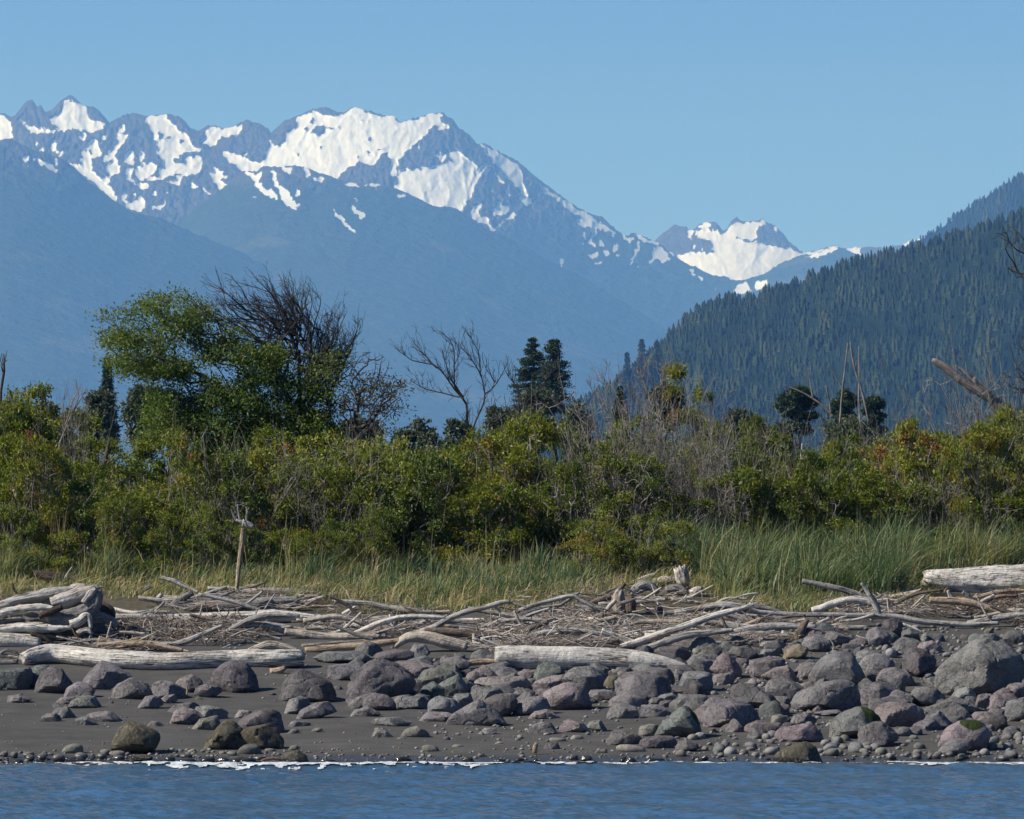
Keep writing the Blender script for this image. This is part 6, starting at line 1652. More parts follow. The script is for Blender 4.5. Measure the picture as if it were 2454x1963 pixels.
def limbs(bag, pts, par, order, rs, r_tip=0.006, expo=2.3, r_max=0.12, wob=0.12, sides_thick=6, thin=0.012, sub=2):
    n = len(pts)
    w = np.zeros(n)
    kids = [[] for _ in range(n)]
    for i in range(n):
        if par[i] >= 0:
            kids[par[i]].append(i)
    for i in order[::-1]:
        if not kids[i]:
            w[i] = r_tip ** expo
        else:
            w[i] = sum(w[k] for k in kids[i]) + 0.15 * r_tip ** expo
    r = np.minimum(w ** (1 / expo), r_max)
    stack = [(i, None) for i in range(n) if par[i] < 0]
    chains = []
    while stack:
        i, fr = stack.pop()
        ch = [fr] if fr is not None else []
        cur = i
        while True:
            ch.append(cur)
            ks = kids[cur]
            if not ks:
                break
            ks = sorted(ks, key=lambda k: -w[k])
            for k in ks[1:]:
                stack.append((k, cur))
            cur = ks[0]
        if len(ch) > 1:
            chains.append((ch, fr is not None))
    for ch, side in chains:
        p = pts[ch]; rr = r[ch].copy()
        if side:
            rr[0] = min(rr[0], rr[1] * 1.25)
        rr[-1] *= 0.55
        m = (len(ch) - 1) * sub + 1
        q = smooth_path(np.concatenate([p, rr[:, None]], 1), max(m, 3))
        seg = np.linalg.norm(p[-1] - p[0]) / max(len(ch), 2)
        q[1:-1, :3] += rs.normal(0, wob * seg * 0.35, (len(q) - 2, 3))
        V, Fq = tube(q[:, :3], np.maximum(q[:, 3], r_tip * 0.4), sides_thick if rr[0] > 0.03 else (4 if rr[0] > thin else 3))
        bag.add(V, Fq)
    tips = np.array([i for i in range(n) if not kids[i]])
    return r, tips

def leaves(bag, C, rs, size=0.075, width=0.42, up=0.5, tint=None, droop=0.0):
    """folded pointed leaves, one quad pair each, at the points C"""
    n = len(C)
    ax = rs.normal(0, 1, (n, 3)); ax[:, 2] += up; ax /= np.linalg.norm(ax, axis=1)[:, None]
    nn = rs.normal(0, 0.62, (n, 3)) + np.array((-0.42, -0.45, 0.8)); nn -= ax * (nn * ax).sum(1)[:, None]
    nn /= np.linalg.norm(nn, axis=1)[:, None] + 1e-9
    sd = np.cross(ax, nn)
    L = size * rs.uniform(0.65, 1.3, n)[:, None]; Wd = L * width
    fold = nn * L * 0.12
    v0 = C; v1 = C + ax * L * 0.5 + sd * Wd * 0.5 + fold; v2 = C + ax * L; v3 = C + ax * L * 0.5 - sd * Wd * 0.5 + fold
    V = np.stack([v0, v1, v2, v3], 1).reshape(-1, 3)
    k = np.arange(n) * 4
    Fq = np.concatenate([np.stack([k, k + 1, k + 2], -1), np.stack([k, k + 2, k + 3], -1)])
    bag.add(V, Fq, tint=np.repeat(np.clip(tint, 0, 1), 4))

def uvw(u, v, y):
    return P(u, v, y)

PROTO = {}
def bush_proto(W, H, D, seed, leaf_n, tips, size, bare, fill, clump, shape, r_tip, stems):
    """meshes of one shrub: several stems, branching to clumps of leaves over a rounded, broken crown"""
    rs = np.random.RandomState(seed)
    n = tips
    nb_ = max(5, tips // 17)
    th = rs.uniform(0, 2 * np.pi, nb_); hh = rs.uniform(0.06, 1, nb_) ** 0.75
    rad = np.clip(1 - hh ** shape, 0, 1) ** 0.5 * 0.85 + 0.08
    rr = rad * rs.uniform(0.4 - 0.3 * fill, 1.0, nb_) ** 0.6
    cc = np.stack([np.cos(th) * rr * W, np.sin(th) * rr * D, hh * H * 0.93], -1)
    cc[:, 2] *= 1 + 0.22 * noise3(np.stack([cc[:, 0] / W * 2 + seed, cc[:, 1] / D * 2, cc[:, 0] * 0 + 3], -1))
    br = rs.uniform(0.13, 0.24, nb_) * min(W, H * 0.7) * 1.5
    d = rs.normal(0, 1, (n * 2, 3)); d[:, 2] = np.abs(d[:, 2]) - 0.25; d /= np.linalg.norm(d, axis=1)[:, None]
    kb = rs.randint(0, nb_, n * 2)
    T = cc[kb] + d * br[kb][:, None] * np.array((1.15, 1.15, 0.85)) * rs.uniform(0.75, 1.05, (n * 2, 1))
    T = T[T[:, 2] > 0.05 * H][:n]
    bagw = Bag(); tips_all = []
    cen = np.stack([rs.normal(0, 0.22 * W, stems), rs.normal(0, 0.22 * D, stems), np.zeros(stems)], -1)
    own = np.argmin(np.linalg.norm((T[:, None, :2] - cen[None, :, :2] * 2.2), axis=2), axis=1)
    for k in range(stems):
        Tk = T[own == k]
        if len(Tk) < 4:
            continue
        st = np.stack([cen[k], cen[k] * 1.25 + np.array((0, 0, H * 0.16))])
        mid = cen[k] + (Tk - cen[k]) * rs.uniform(0.35, 0.75, (len(Tk), 1)) ** np.array((1.2, 1.2, 0.8))
        pts, par, order = grow(st, np.concatenate([Tk, mid[: len(mid) // 2]]), 0.45)
        r, tp = limbs(bagw, pts, par, order, rs, r_tip=r_tip, r_max=0.05)
        tips_all.append(pts[tp])
    tp = np.concatenate(tips_all)
    nb = int(len(tp) * bare)
    perm = rs.permutation(len(tp))
    for i in perm[:nb]:                                     # bare twigs that stick out
        d = tp[i] - np.array((0, 0, H * 0.3)); d = d / (np.linalg.norm(d) + 1e-6) * 0.6 + np.array((rs.normal(0, 0.3), rs.normal(0, 0.3), 0.7))
        L = rs.uniform(0.15, 0.5) * min(1, H / 2)
        q = np.stack([tp[i], tp[i] + d * L * 0.5 + rs.normal(0, 0.03, 3), tp[i] + d * L + rs.normal(0, 0.05, 3)])
        V, Fq = tube(q, np.array((r_tip, r_tip * 0.8, r_tip * 0.4)), 3)
        bagw.add(V, Fq)
    leafy = tp[perm[nb:]]
    per = leaf_n // max(len(leafy), 1) + 1
    C = np.repeat(leafy, per, 0)
    C = C + rs.normal(0, 1, C.shape) * clump * rs.uniform(0.5, 1.3, len(leafy)).repeat(per)[:, None] * np.array((1, 1, 0.75))
    C[:, 2] = np.maximum(C[:, 2], 0.05)
    rust = (rs.uniform(0, 1, len(leafy)) < 0.035).repeat(per) * 0.3
    tint = 0.5 + rs.normal(0, 0.12, len(leafy)).repeat(per) + 0.2 * fbm(C / 0.9 + seed * 3.3, 2) + rust + rs.normal(0, 0.11, len(C))
    bl = Bag(); leaves(bl, C, rs, size, tint=tint)
    ms = bagw.mesh('stems'); ms.materials.append(BARK_GREY)
    mf = bl.mesh('foliage', smooth=False); mf.materials.append(LEAF)
    return ms, mf

KINDS = {'front': (1.2, 2.2, 15, dict(leaf_n=9000, tips=250, size=0.078, bare=0.16, fill=0.3, clump=0.085, shape=2.6)),
         'twiggy': (1.2, 2.2, 5, dict(leaf_n=7000, tips=250, size=0.074, bare=0.42, fill=0.3, clump=0.085, shape=2.6)),
         'tall': (0.85, 3.2, 9, dict(leaf_n=9500, tips=270, size=0.082, bare=0.24, fill=0.2, clump=0.085, shape=4.5))}
def bush(u, vtop, wpx, y, label, seed, kind='front', tone=0.5, group=None, leaf=None):
    """place one shrub: a turned and stretched copy of one of the grown forms"""
    rs = np.random.RandomState(seed)
    s = ppm(y); top = P(u, vtop, y)
    gz = float(ground_z(top[0], y)) if y < 58 else 3.5
    H = top[2] - gz; W = wpx / s / 2
    W0_, H0_, nv, kw = KINDS[kind]
    key = (kind, seed % nv)
    if key not in PROTO:
        PROTO[key] = bush_proto(W0_, H0_, W0_, 4000 + 100 * len(kind) + key[1], r_tip=0.005, stems=5, **kw)
    ms, mf = PROTO[key]
    root = thing('shrub', label, 'shrub', (top[0], y, gz - 0.05), group)
    root.rotation_euler = (0, 0, rs.uniform(0, 6.28)); root.scale = (W / W0_, W / W0_, H / H0_)
    a = link('stems', ms, None, root, kind='stuff'); b = link('foliage', mf, None, root, kind='stuff')
    if leaf is not None:
        b.material_slots[0].link = 'OBJECT'; b.material_slots[0].material = leaf
    d = tone - 0.5
    b.color = (1 - max(-d, 0), 1 - max(d, 0), 1, 1)
    return root

SIDE = lambda v: Z('F', v)
def FU(x): return x / 0.87857

# far, hazy trees behind the dune
def round_tree(u, vtop, wpx, hpx, y, label, seed, leaf, name='tree', n=3500, size=0.3, trunk_to=None, conic=False, tone=0.5, group=None):
    """a tree well behind the dune, crown of many leaf sprays on branches"""
    rs = np.random.RandomState(seed)
    s = ppm(y); top = P(u, vtop, y); gz = 3.4
    H = top[2] - gz; W = wpx / s / 2; Hc = min(hpx / s, H * 0.96)
    bw = Bag()
    tr_n = 10
    tl = np.stack([rs.normal(0, 0.02 * W, tr_n), rs.normal(0, 0.02 * W, tr_n), np.linspace(0, H * (0.985 if conic else 1) - (0 if conic else Hc * 0.35), tr_n)], -1)
    V, Fq = tube(tl, np.linspace(0.022 * H, 0.004 * H, tr_n), 7); bw.add(V, Fq)
    tips_ = []; axes = []
    if conic:
        for lev in range(int(26 * Hc / (2.6 * W))):
            f = (lev + rs.uniform(0, 1)) / int(26 * Hc / (2.6 * W))
            z0 = H - Hc * f ** 0.95
            for b_ in range(rs.randint(6, 10)):
                th = rs.uniform(0, 6.28)
                R = W * (f ** 0.72) * rs.uniform(0.55, 1.12) * (1.15 if rs.uniform() < 0.15 else 1) + 0.03 * W
                t = np.linspace(0.15, 1, 6)
                drop = -0.18 * R * t ** 1.5 + 0.10 * R * t ** 3
                q = np.stack([np.cos(th) * R * t, np.sin(th) * R * t, z0 + drop], -1)
                V, Fq = tube(np.concatenate([[(0, 0, z0)], q[[2, 5]]]), np.array((0.03, 0.02, 0.01)) * R * 0.6, 3); bw.add(V, Fq)
                tips_.append(q)
        tips_ = np.concatenate(tips_)
    else:
        for b_ in range(26):
            zz_ = rs.uniform(-0.9, 0.95); th = rs.uniform(0, 6.28); ww = math.sqrt(1 - zz_ * zz_) * rs.uniform(0.3, 1.0)
            c = np.array((math.cos(th) * ww * W * 0.75, math.sin(th) * ww * W * 0.75, H - Hc * 0.5 + zz_ * Hc * 0.40))
            rad_ = rs.uniform(0.28, 0.5) * W
            m_ = 34
            q = rs.normal(0, 1, (m_, 3)); q /= np.linalg.norm(q, axis=1)[:, None]
            q = c + q * rs.uniform(0.4, 1.0, (m_, 1)) * np.array((rad_, rad_, rad_ * (0.55 if leaf is NEEDLE else 0.7)))
            V, Fq = tube(np.stack([(0, 0, H - Hc * rs.uniform(0.6, 1.0)), c * np.array((0.5, 0.5, 1)) - np.array((0, 0, 0.1 * Hc)), c]), np.array((0.02, 0.013, 0.006)) * W * 2, 4); bw.add(V, Fq)
            tips_.append(q)
        tips_ = np.concatenate(tips_)
    root = thing(name, label, 'tree', (top[0], y, gz), group)
    link('trunk', bw.mesh('trunk'), BARK_DARK, root)
    per = n // len(tips_) + 1
    C = np.repeat(tips_, per, 0)
    sp = (0.05 if conic else 0.07) * W
    C = C + rs.normal(0, 1, C.shape) * np.array((sp, sp, sp * 0.5))
    tint = tone + rs.normal(0, 0.15, len(tips_)).repeat(per) + rs.normal(0, 0.1, len(C))
    bl = Bag(); leaves(bl, C, rs, size, 0.5, up=0.1 if conic else 0.5, tint=tint)
    link('crown', bl.mesh('crown', smooth=False), leaf, root, kind='stuff')
    return root

round_tree(FU(1122), FU(716), FU(128), FU(150), 800, 'left, broader tree of the pair of dark conifers behind the dune', 301, NEEDLE, 'conifer_tree', 16000, 0.25, conic=True)
round_tree(FU(1165), FU(712), FU(128), FU(160), 780, 'right, taller pointed tree of the pair of dark conifers behind the dune', 302, NEEDLE, 'conifer_tree', 16000, 0.25, conic=True)
round_tree(FU(226), FU(756), FU(60), FU(170), 760, 'dark conifer peeping out left of the big windswept tree', 303, NEEDLE, 'conifer_tree', 8000, 0.28, conic=True)
round_tree(FU(1306), FU(815), FU(56), FU(110), 600, 'small dark conifer behind the grey brush right of centre', 304, NEEDLE, 'conifer_tree', 7000, 0.2, conic=True)
round_tree(FU(1683), FU(805), FU(92), FU(120), 560, 'flat-topped dark pine behind the bushes, left of the bare poles', 305, NEEDLE, 'pine_tree', 12000, 0.24)
round_tree(FU(1776), FU(812), FU(76), FU(115), 580, 'thin dark pine behind the bare poles', 306, NEEDLE, 'pine_tree', 6000, 0.24)
round_tree(FU(1836), FU(824), FU(70), FU(110), 570, 'small round dark pine right of the bare poles', 307, NEEDLE, 'pine_tree', 8000, 0.24)
gt = 'grey-green trees in the hollow behind the dune'
for k, (x, v, w, h, y, lab) in enumerate([(880, 876, 110, 140, 170, 'pale grey-green rounded tree in the hollow left of the dead trees'), (965, 872, 80, 120, 190, 'grey-green tree in the hollow behind the dead trees'), (1055, 845, 90, 130, 210, 'dim grey-green tree left of the conifer pair'), (1130, 815, 110, 150, 230, 'grey-green broadleaf at the foot of the conifer pair'), (1215, 850, 100, 120, 180, 'grey-green tree right of the conifer pair foot'), (300, 800, 110, 150, 180, 'dim green tree behind the left foot of the windswept tree'), (205, 815, 90, 150, 190, 'dim green tree left of the small dark conifer'), (1400, 808, 90, 110, 160, 'rounded green tree crown behind the grey brush'), (1560, 870, 110, 100, 150, 'dim green tree behind the bushes right of the grey brush'), (1640, 890, 100, 90, 160, 'low dim tree under the flat-topped pine'), (1790, 885, 150, 80, 150, 'low dim trees under the bare poles'), (1905, 905, 90, 80, 150, 'low dim tree in the gap right of the bare poles'), (760, 880, 130, 120, 170, 'dim tree behind the right skirt of the windswept tree'), (100, 840, 130, 150, 170, 'dim green tree behind the shrubs at the left edge')]):
    round_tree(FU(x), FU(v), FU(w), FU(h), y + 180, lab, 320 + k, LEAF_GREY, 'broadleaf_tree', 3800, 0.30, tone=0.45, group=gt)

for k, (u_, v_, w_, h_, lab) in enumerate([(1503, 846, 40, 120, 'small hazy conifer left of the wooded hill foot'), (1538, 816, 66, 170, 'hazy conifer standing clear at the left foot of the wooded hill'), (1574, 818, 60, 180, 'hazy conifer second from the left foot of the wooded hill')]):
    round_tree(u_, v_, w_, h_, 8000, lab, 380 + k, NEEDLE, 'conifer_tree', 5000, 2.0, conic=True, tone=0.75)  # lighter needle tone paints extra haze on these three

# the shrub belt
SHRUBS = []
def front_row():
    rs = np.random.RandomState(77)
    k = 0
    names_x = [('at the left edge', 110), ('left of the windswept tree', 420), ('under the windswept tree', 860), ('below the dead trees', 1230), ('under the grey brush', 1600), ('below the bare poles', 2010), ('at the right edge', 99999)]
    for row, (y, v0, step, hvar) in enumerate([(33.0, 1132, 122, 52), (35.2, 1095, 128, 46), (37.6, 1070, 150, 34), (30.3, 1235, 105, 34)]):
        u = -300 + row * 47
        while u < 2780:
            vt = v0 + rs.normal(0, hvar)
            w = rs.uniform(215, 310)
            if 330 < u < 800 and row == 0:
                vt -= 10
            if 1500 < u < 1860:
                vt += 8
            if row == 3:
                if 930 < u < 1380 or u > 1660:
                    u += 60; continue
                w *= 0.62
            zone = next(n for n, lim in names_x if u < lim)
            rown = ['front', 'middle', 'rear', 'foremost'][row]
            SHRUBS.append((u, vt, w, y, rown, zone))
            u += step * rs.uniform(0.8, 1.25)
    seen = {}
    for (u, vt, w, y, rown, zone) in SHRUBS:
        seen.setdefault((rown, zone), []).append(u)
    for i, (u, vt, w, y, rown, zone) in enumerate(SHRUBS):
        us = seen[(rown, zone)]
        if len(us) > 1:
            pos = ORD[sorted(us).index(u)] + ' from left of the '
        else:
            pos = ''
        tone = 0.53 + rs.normal(0, 0.12)
        word = 'yellow-green' if tone > 0.58 else ('dark green' if tone < 0.47 else 'green')
        bush(u, vt, w, y, f'{word} {rown}-row shrub {zone}' + (f', {ORD[sorted(us).index(u)]} from left' if pos else ''), 900 + i, kind='twiggy' if 1380 < u < 1700 else 'front', tone=tone, group=f'shrubs in the {rown} row')
front_row()
tall = [(-120, 830, 190, 40.5, 'tall green shrub ending the shrub belt at far left', 0.5, 0.2), (2270, 860, 200, 40.5, 'tall green shrub ending the shrub belt at far right', 0.5, 0.2), (60, 818, 170, 41.0, 'leafy tall shrub between the two highest at the left edge', 0.5, 0.2), (-10, 850, 150, 38.2, 'shrub cut by the left edge of the picture', 0.48, 0.2), (165, 858, 130, 41.5, 'dull green tall shrub left of the gap beside the windswept tree', 0.42, 0.2), (2005, 888, 150, 40.2, 'dense green shrub second right of the gap', 0.5, 0.2), (2100, 868, 150, 40.8, 'dense shrub wrapped round the fallen dead trunk', 0.52, 0.25), (2125, 842, 130, 39.6, 'leafy shrub hiding the lower end of the fallen dead trunk', 0.5, 0.2), (1925, 918, 110, 37.4, 'bright small shrub at the right side of the gap', 0.56, 0.15), (1660, 925, 150, 37.6, 'leafy shrub left of the orange-tinged shrub', 0.52, 0.25), (330, 900, 190, 39.0, 'dark leafy shrub under the left limb of the windswept tree', 0.42, 0.15), (560, 905, 220, 40.2, 'dark leafy shrub at the foot of the windswept trunk', 0.38, 0.2), (780, 925, 180, 39.2, 'dull leafy shrub right of the windswept trunk', 0.42, 0.2), (1030, 940, 180, 38.6, 'leafy shrub at the foot of the dead trees', 0.48, 0.2),
        (20, 812, 210, 39.5, 'tall willow shrub at the left edge, highest there', 0.50, 0.25), (120, 836, 190, 40.5, 'tall shrub second from the left edge, with a rusty top', 0.52, 0.3), (205, 905, 150, 38.8, 'dark shrub filling the gap left of the windswept tree', 0.38, 0.2),
        (1425, 818, 150, 40.0, 'tall yellow-green shrub in the grey brush right of centre', 0.55, 0.35), (1500, 838, 120, 39.4, 'narrow leafy shrub rising just right of the grey brush', 0.52, 0.3), (1590, 868, 130, 39.0, 'loose tall shrub between the grey brush and the bare poles', 0.52, 0.45),
        (1330, 880, 150, 40.5, 'greyish shrub behind the left part of the grey brush', 0.45, 0.5), (1740, 905, 110, 38.5, 'orange-tinged shrub at the foot of the bare poles, left side', 0.62, 0.3), (1815, 890, 130, 38.9, 'yellow-green shrub at the foot of the bare poles, right side', 0.58, 0.25),
        (1960, 880, 150, 38.4, 'bright green shrub right of the gap near the right edge', 0.53, 0.2), (2050, 872, 150, 39.2, 'bright green shrub below the fallen dead trunk', 0.54, 0.22), (2130, 880, 140, 38.6, 'green shrub at the right edge among grey twigs', 0.50, 0.4)]
for k, (x, v, w, y, lab, tone, bare) in enumerate(tall):
    bush(FU(x), FU(v), FU(w) * 0.95, y, lab, 1300 + k, kind='tall', tone=tone)
for k in range(18):
    bush(-300 + k * 178, (FU(945) if not 300 < -300 + k * 178 < 900 else FU(868)) + 12 * math.sin(k * 2.1), 330, 47.0 + (k % 3), 'dim green shrub of the low backing row behind the tall shrubs', 1600 + k, tone=0.42, leaf=LEAF_DARK, group='low backing shrubs')

# leafless brush
brush = [(1290, 850, 190, 34.2, 'wide grey leafless brush right of the dead trees'), (1380, 830, 150, 34.0, 'grey leafless brush, second from left right of centre'), (1470, 880, 170, 33.4, 'grey leafless brush below the narrow leafy shrub'), (1560, 930, 150, 33.0, 'low grey leafless brush left of the bare poles'), (1690, 905, 120, 37.5, 'grey leafless twigs left of the bare poles'), (1880, 880, 90, 39.0, 'thin leafless twigs in the gap right of the bare poles'),
         (2120, 800, 200, 40.5, 'dense grey leafless thicket around the fallen dead trunk'), (2040, 850, 120, 40.0, 'low leafless thicket under the fallen dead trunk'), (2170, 780, 140, 41.5, 'dark leafless thicket at the right edge'), (80, 960, 110, 33.0, 'grey leafless twigs among the shrubs at the left edge'), (480, 935, 150, 32.6, 'pale leafless twigs standing before the windswept tree'), (720, 935, 160, 32.8, 'pale leafless twigs under the right side of the windswept tree'), (150, 830, 80, 37.0, 'grey bare stems beside the small dark conifer'), (2090, 960, 170, 32.8, 'grey leafless brush low at the right edge'), (1980, 985, 120, 32.8, 'grey leafless brush below the bright green shrub')]
BPROTO = {}
def stem_brush(u, vtop, wpx, y, label, seed, n=80, name='bare_brush', bark=None, dep=0.7):
    """leafless brush: straightish stems fanning from the ground, with side twigs"""
    rs = np.random.RandomState(seed)
    s = ppm(y); top = P(u, vtop, y); gz = float(ground_z(top[0], y)) if y < 58 else 3.5
    H1 = top[2] - gz; W1 = wpx / s / 2
    H, W = 3.0, 0.9
    root = thing(name, label, 'shrub', (top[0], y, gz)); root.scale = (W1 / W, W1 / W, H1 / H)
    n = 30 if n < 45 else 74
    key = (n, seed % 3)
    if key in BPROTO:
        o = link('stems', BPROTO[key], None, root, kind='stuff')
        o.material_slots[0].link = 'OBJECT'; o.material_slots[0].material = bark
        return root
    bx = rs.normal(0, 0.5 * W, n); by = rs.normal(0, 0.45 * W * dep, n)
    ang = bx / W * 0.30 + rs.normal(0, 0.20, n); angy = by / W * 0.2 + rs.normal(0, 0.18, n)
    L = H * rs.uniform(0.45, 1.06, n) * np.clip(1.15 - 0.35 * (bx / W) ** 2, 0.5, 1.1)
    k = 8; t = np.linspace(0, 1, k)
    d = np.stack([np.tan(ang), np.tan(angy), np.ones(n)], -1); d /= np.linalg.norm(d, axis=1)[:, None]
    cur = rs.normal(0, 0.12, (n, 3)) * np.array((1, 1, 0.2)); cur[:, 0] -= 0.04
    base = np.stack([bx, by, np.full(n, -0.05)], -1)
    jit = np.cumsum(rs.normal(0, 0.012, (n, k, 3)), 1)
    p = base[:, None] + d[:, None] * (t[None] * L[:, None])[..., None] + cur[:, None] * (L[:, None] * t[None] ** 2)[..., None] + jit
    r0 = rs.uniform(0.007, 0.014, n)
    bag = Bag()
    V, Fq = batch_tube(p, r0[:, None] * np.linspace(1, 0.42, k)[None], 4); bag.add(V, Fq)
    m = n * 9
    si = rs.randint(0, n, m); ti = rs.randint(2, k, m)
    q0 = p[si, ti]
    dd = d[si] * 0.75 + rs.normal(0, 0.48, (m, 3)) + np.array((-0.05, 0, 0.2)); dd /= np.linalg.norm(dd, axis=1)[:, None]
    sl = rs.uniform(0.15, 0.6, m) * min(1.0, H / 2.2)
    k2 = 5; t2 = np.linspace(0, 1, k2)
    c2 = rs.normal(0, 0.12, (m, 3)) + np.array((0, 0, 0.12))
    p2 = q0[:, None] + dd[:, None] * (t2[None] * sl[:, None])[..., None] + c2[:, None] * (sl[:, None] * t2[None] ** 2)[..., None] + np.concatenate([np.zeros((m, 1, 3)), np.cumsum(rs.normal(0, 0.008, (m, k2 - 1, 3)), 1)], 1)
    V, Fq = batch_tube(p2, rs.uniform(0.0048, 0.0075, m)[:, None] * np.linspace(1, 0.5, k2)[None], 3); bag.add(V, Fq)
    m3 = m * 2
    s3 = rs.randint(0, m, m3); q3 = p2[s3, rs.randint(1, k2, m3)]
    d3 = dd[s3] + rs.normal(0, 0.6, (m3, 3)); d3 /= np.linalg.norm(d3, axis=1)[:, None]
    l3 = rs.uniform(0.06, 0.2, m3)
    p3 = q3[:, None] + d3[:, None] * (np.array((0, 0.5, 1.0))[None] * l3[:, None])[..., None]
    p3[:, 1] += rs.normal(0, 0.01, (m3, 3))
    V, Fq = batch_tube(p3, np.full((m3, 1), 0.0042) * np.array((1.0, 0.9, 0.6))[None], 3); bag.add(V, Fq)
    BPROTO[key] = bag.mesh('stems')
    link('stems', BPROTO[key], BARK_GREY, root, kind='stuff')
    return root
for k, (x, v, w, y, lab) in enumerate(brush):
    stem_brush(FU(x), FU(v), FU(w), y, lab, 1400 + k, n=int((0.42 if 1200 < x < 1600 or x > 2090 else 0.2) * w), bark=[BARK_GREY, BARK_DARK][lab.startswith('dark')])

# trees with traced crowns
def traced_tree(name, label, y, trunk, areas, leaf=None, bark=BARK_DARK, seed=1, r_tip=0.007, bf=0.4, r_max=0.16, dep=1.0, expo=2.3, leaf_size=0.085, tone=0.5, clump=0.17, category='tree', wob=0.12):
    """trunk: (u,v) line in photograph pixels; areas: (polygon, number of twigs, leaves per twig)"""
    rs = np.random.RandomState(seed)
    tr = P(trunk[:, 0], trunk[:, 1], np.full(len(trunk), y))
    gz = float(ground_z(tr[0, 0], y)); tr[0, 2] = min(tr[0, 2], gz - 0.05)
    org = np.array((tr[0, 0], y, gz))
    T = []; LN = []
    for poly, n, per in areas:
        lo, hi = poly.min(0), poly.max(0)
        got = np.zeros((0, 2))
        while len(got) < n:
            c = rs.uniform(lo, hi, (n * 4, 2)); c = c[in_poly(c[:, 0], c[:, 1], poly)]
            m = n2(c[:, 0] / 55, c[:, 1] / 38, 2, seed * 1.1)
            c = c[m + rs.normal(0, 0.18, len(m)) > -0.08]
            got = np.concatenate([got, c])
        got = got[:n]
        T.append(P(got[:, 0], got[:, 1], y + rs.normal(0, dep, n))); LN.append(np.full(n, per))
    T = np.concatenate(T); LN = np.concatenate(LN)
    pts, par, order = grow(tr - org, T - org, bf)
    bw = Bag(); r, tp = limbs(bw, pts, par, order, rs, r_tip=r_tip, r_max=r_max, expo=expo, wob=wob, thin=0.009)
    root = thing(name, label, category, tuple(org))
    link('branches', bw.mesh('branches'), bark, root, kind='stuff')
    if leaf is not None and LN.sum():
        C = np.repeat(T - org, LN, 0)
        C = C + rs.normal(0, 1, C.shape) * clump * np.array((1.15, 1.0, 0.7))
        ct = rs.normal(0, 0.1, len(T)).repeat(LN)
        tint = tone + ct + 0.2 * fbm(C / 1.1 + seed, 2) + rs.normal(0, 0.1, len(C))
        rust = (rs.uniform(0, 1, len(T)) < 0.03).repeat(LN) * 0.3
        bl = Bag(); leaves(bl, C, rs, leaf_size, tint=tint + rust)
        link('foliage', bl.mesh('foliage', smooth=False), leaf, root, kind='stuff')
    return root

def stems_tree(name, label, y, mains, bark, seed, side=7, side_len=0.45, lean=(-0.35, 0.9), dep=0.25, r0=0.045, r1=0.007, category='tree', twiglets=2, crook=0.05, thick=1.0):
    """a leafless tree from traced limbs: mains = list of (u,v) lines; side twigs and twiglets grow along them"""
    rs = np.random.RandomState(seed)
    first = mains[0][0]
    x0 = float(P(first[0], first[1], y)[0]); gz = float(ground_z(x0, y))
    org = np.array((x0, y, gz))
    root = thing(name, label, category, tuple(org))
    bag = Bag()
    for mi, ln in enumerate(mains):
        ln = np.asarray(ln, float)
        yy = y + np.cumsum(np.concatenate([[0 if mi == 0 else rs.normal(0, dep * 0.4)], rs.normal(0, dep * 0.35, len(ln) - 1)]))
        p = P(ln[:, 0], ln[:, 1], yy) - org
        if mi == 0:
            p[0, 2] = min(p[0, 2], -0.05)
        L = np.linalg.norm(np.diff(p, axis=0), axis=1).sum()
        n = max(6, int(L / 0.16))
        q = smooth_path(p, n)
        q[1:] += rs.normal(0, crook * 0.16, (n - 1, 3)); 
        ra = r0 if mi == 0 else r0 * min(0.72, thick * (0.28 + 0.12 * L))
        r = np.linspace(ra, r1, n)
        V, Fq = tube(q, r, 6 if ra > 0.02 else 4); bag.add(V, Fq)
        for k in range(int(side * L)):
            t = rs.uniform(0.25, 1.0); i = min(int(t * (n - 1)), n - 2)
            d = q[i + 1] - q[i]; d /= np.linalg.norm(d) + 1e-9
            dd = d * 0.7 + np.array((lean[0], 0, lean[1])) * 0.45 + rs.normal(0, 0.42, 3); dd /= np.linalg.norm(dd)
            sl = side_len * rs.uniform(0.35, 1.25) * (1.15 - 0.5 * t)
            m = 5
            w = rs.normal(0, 0.09 * sl, (m, 3)); w[0] = 0
            sp = q[i] + dd * np.linspace(0, sl, m)[:, None] + np.cumsum(w, 0) * 0.6 + np.array((0, 0, 1.0)) * (np.linspace(0, 1, m) ** 2 * sl * 0.18)[:, None]
            rr = max(min(r[i] * 0.55, 0.011), 0.0055)
            V, Fq = tube(sp, np.linspace(rr, 0.0038, m), 3); bag.add(V, Fq)
            for b in range(rs.poisson(twiglets)):
                j = rs.randint(1, m); e = dd + rs.normal(0, 0.6, 3) + np.array((lean[0], 0, lean[1])) * 0.3; e /= np.linalg.norm(e)
                tl = sl * rs.uniform(0.2, 0.5)
                V, Fq = tube(np.stack([sp[j], sp[j] + e * tl * 0.5 + rs.normal(0, 0.012, 3), sp[j] + e * tl]), np.array((0.0052, 0.0045, 0.0032)), 3); bag.add(V, Fq)
    link('branches', bag.mesh('branches'), bark, root, kind='stuff')
    return root

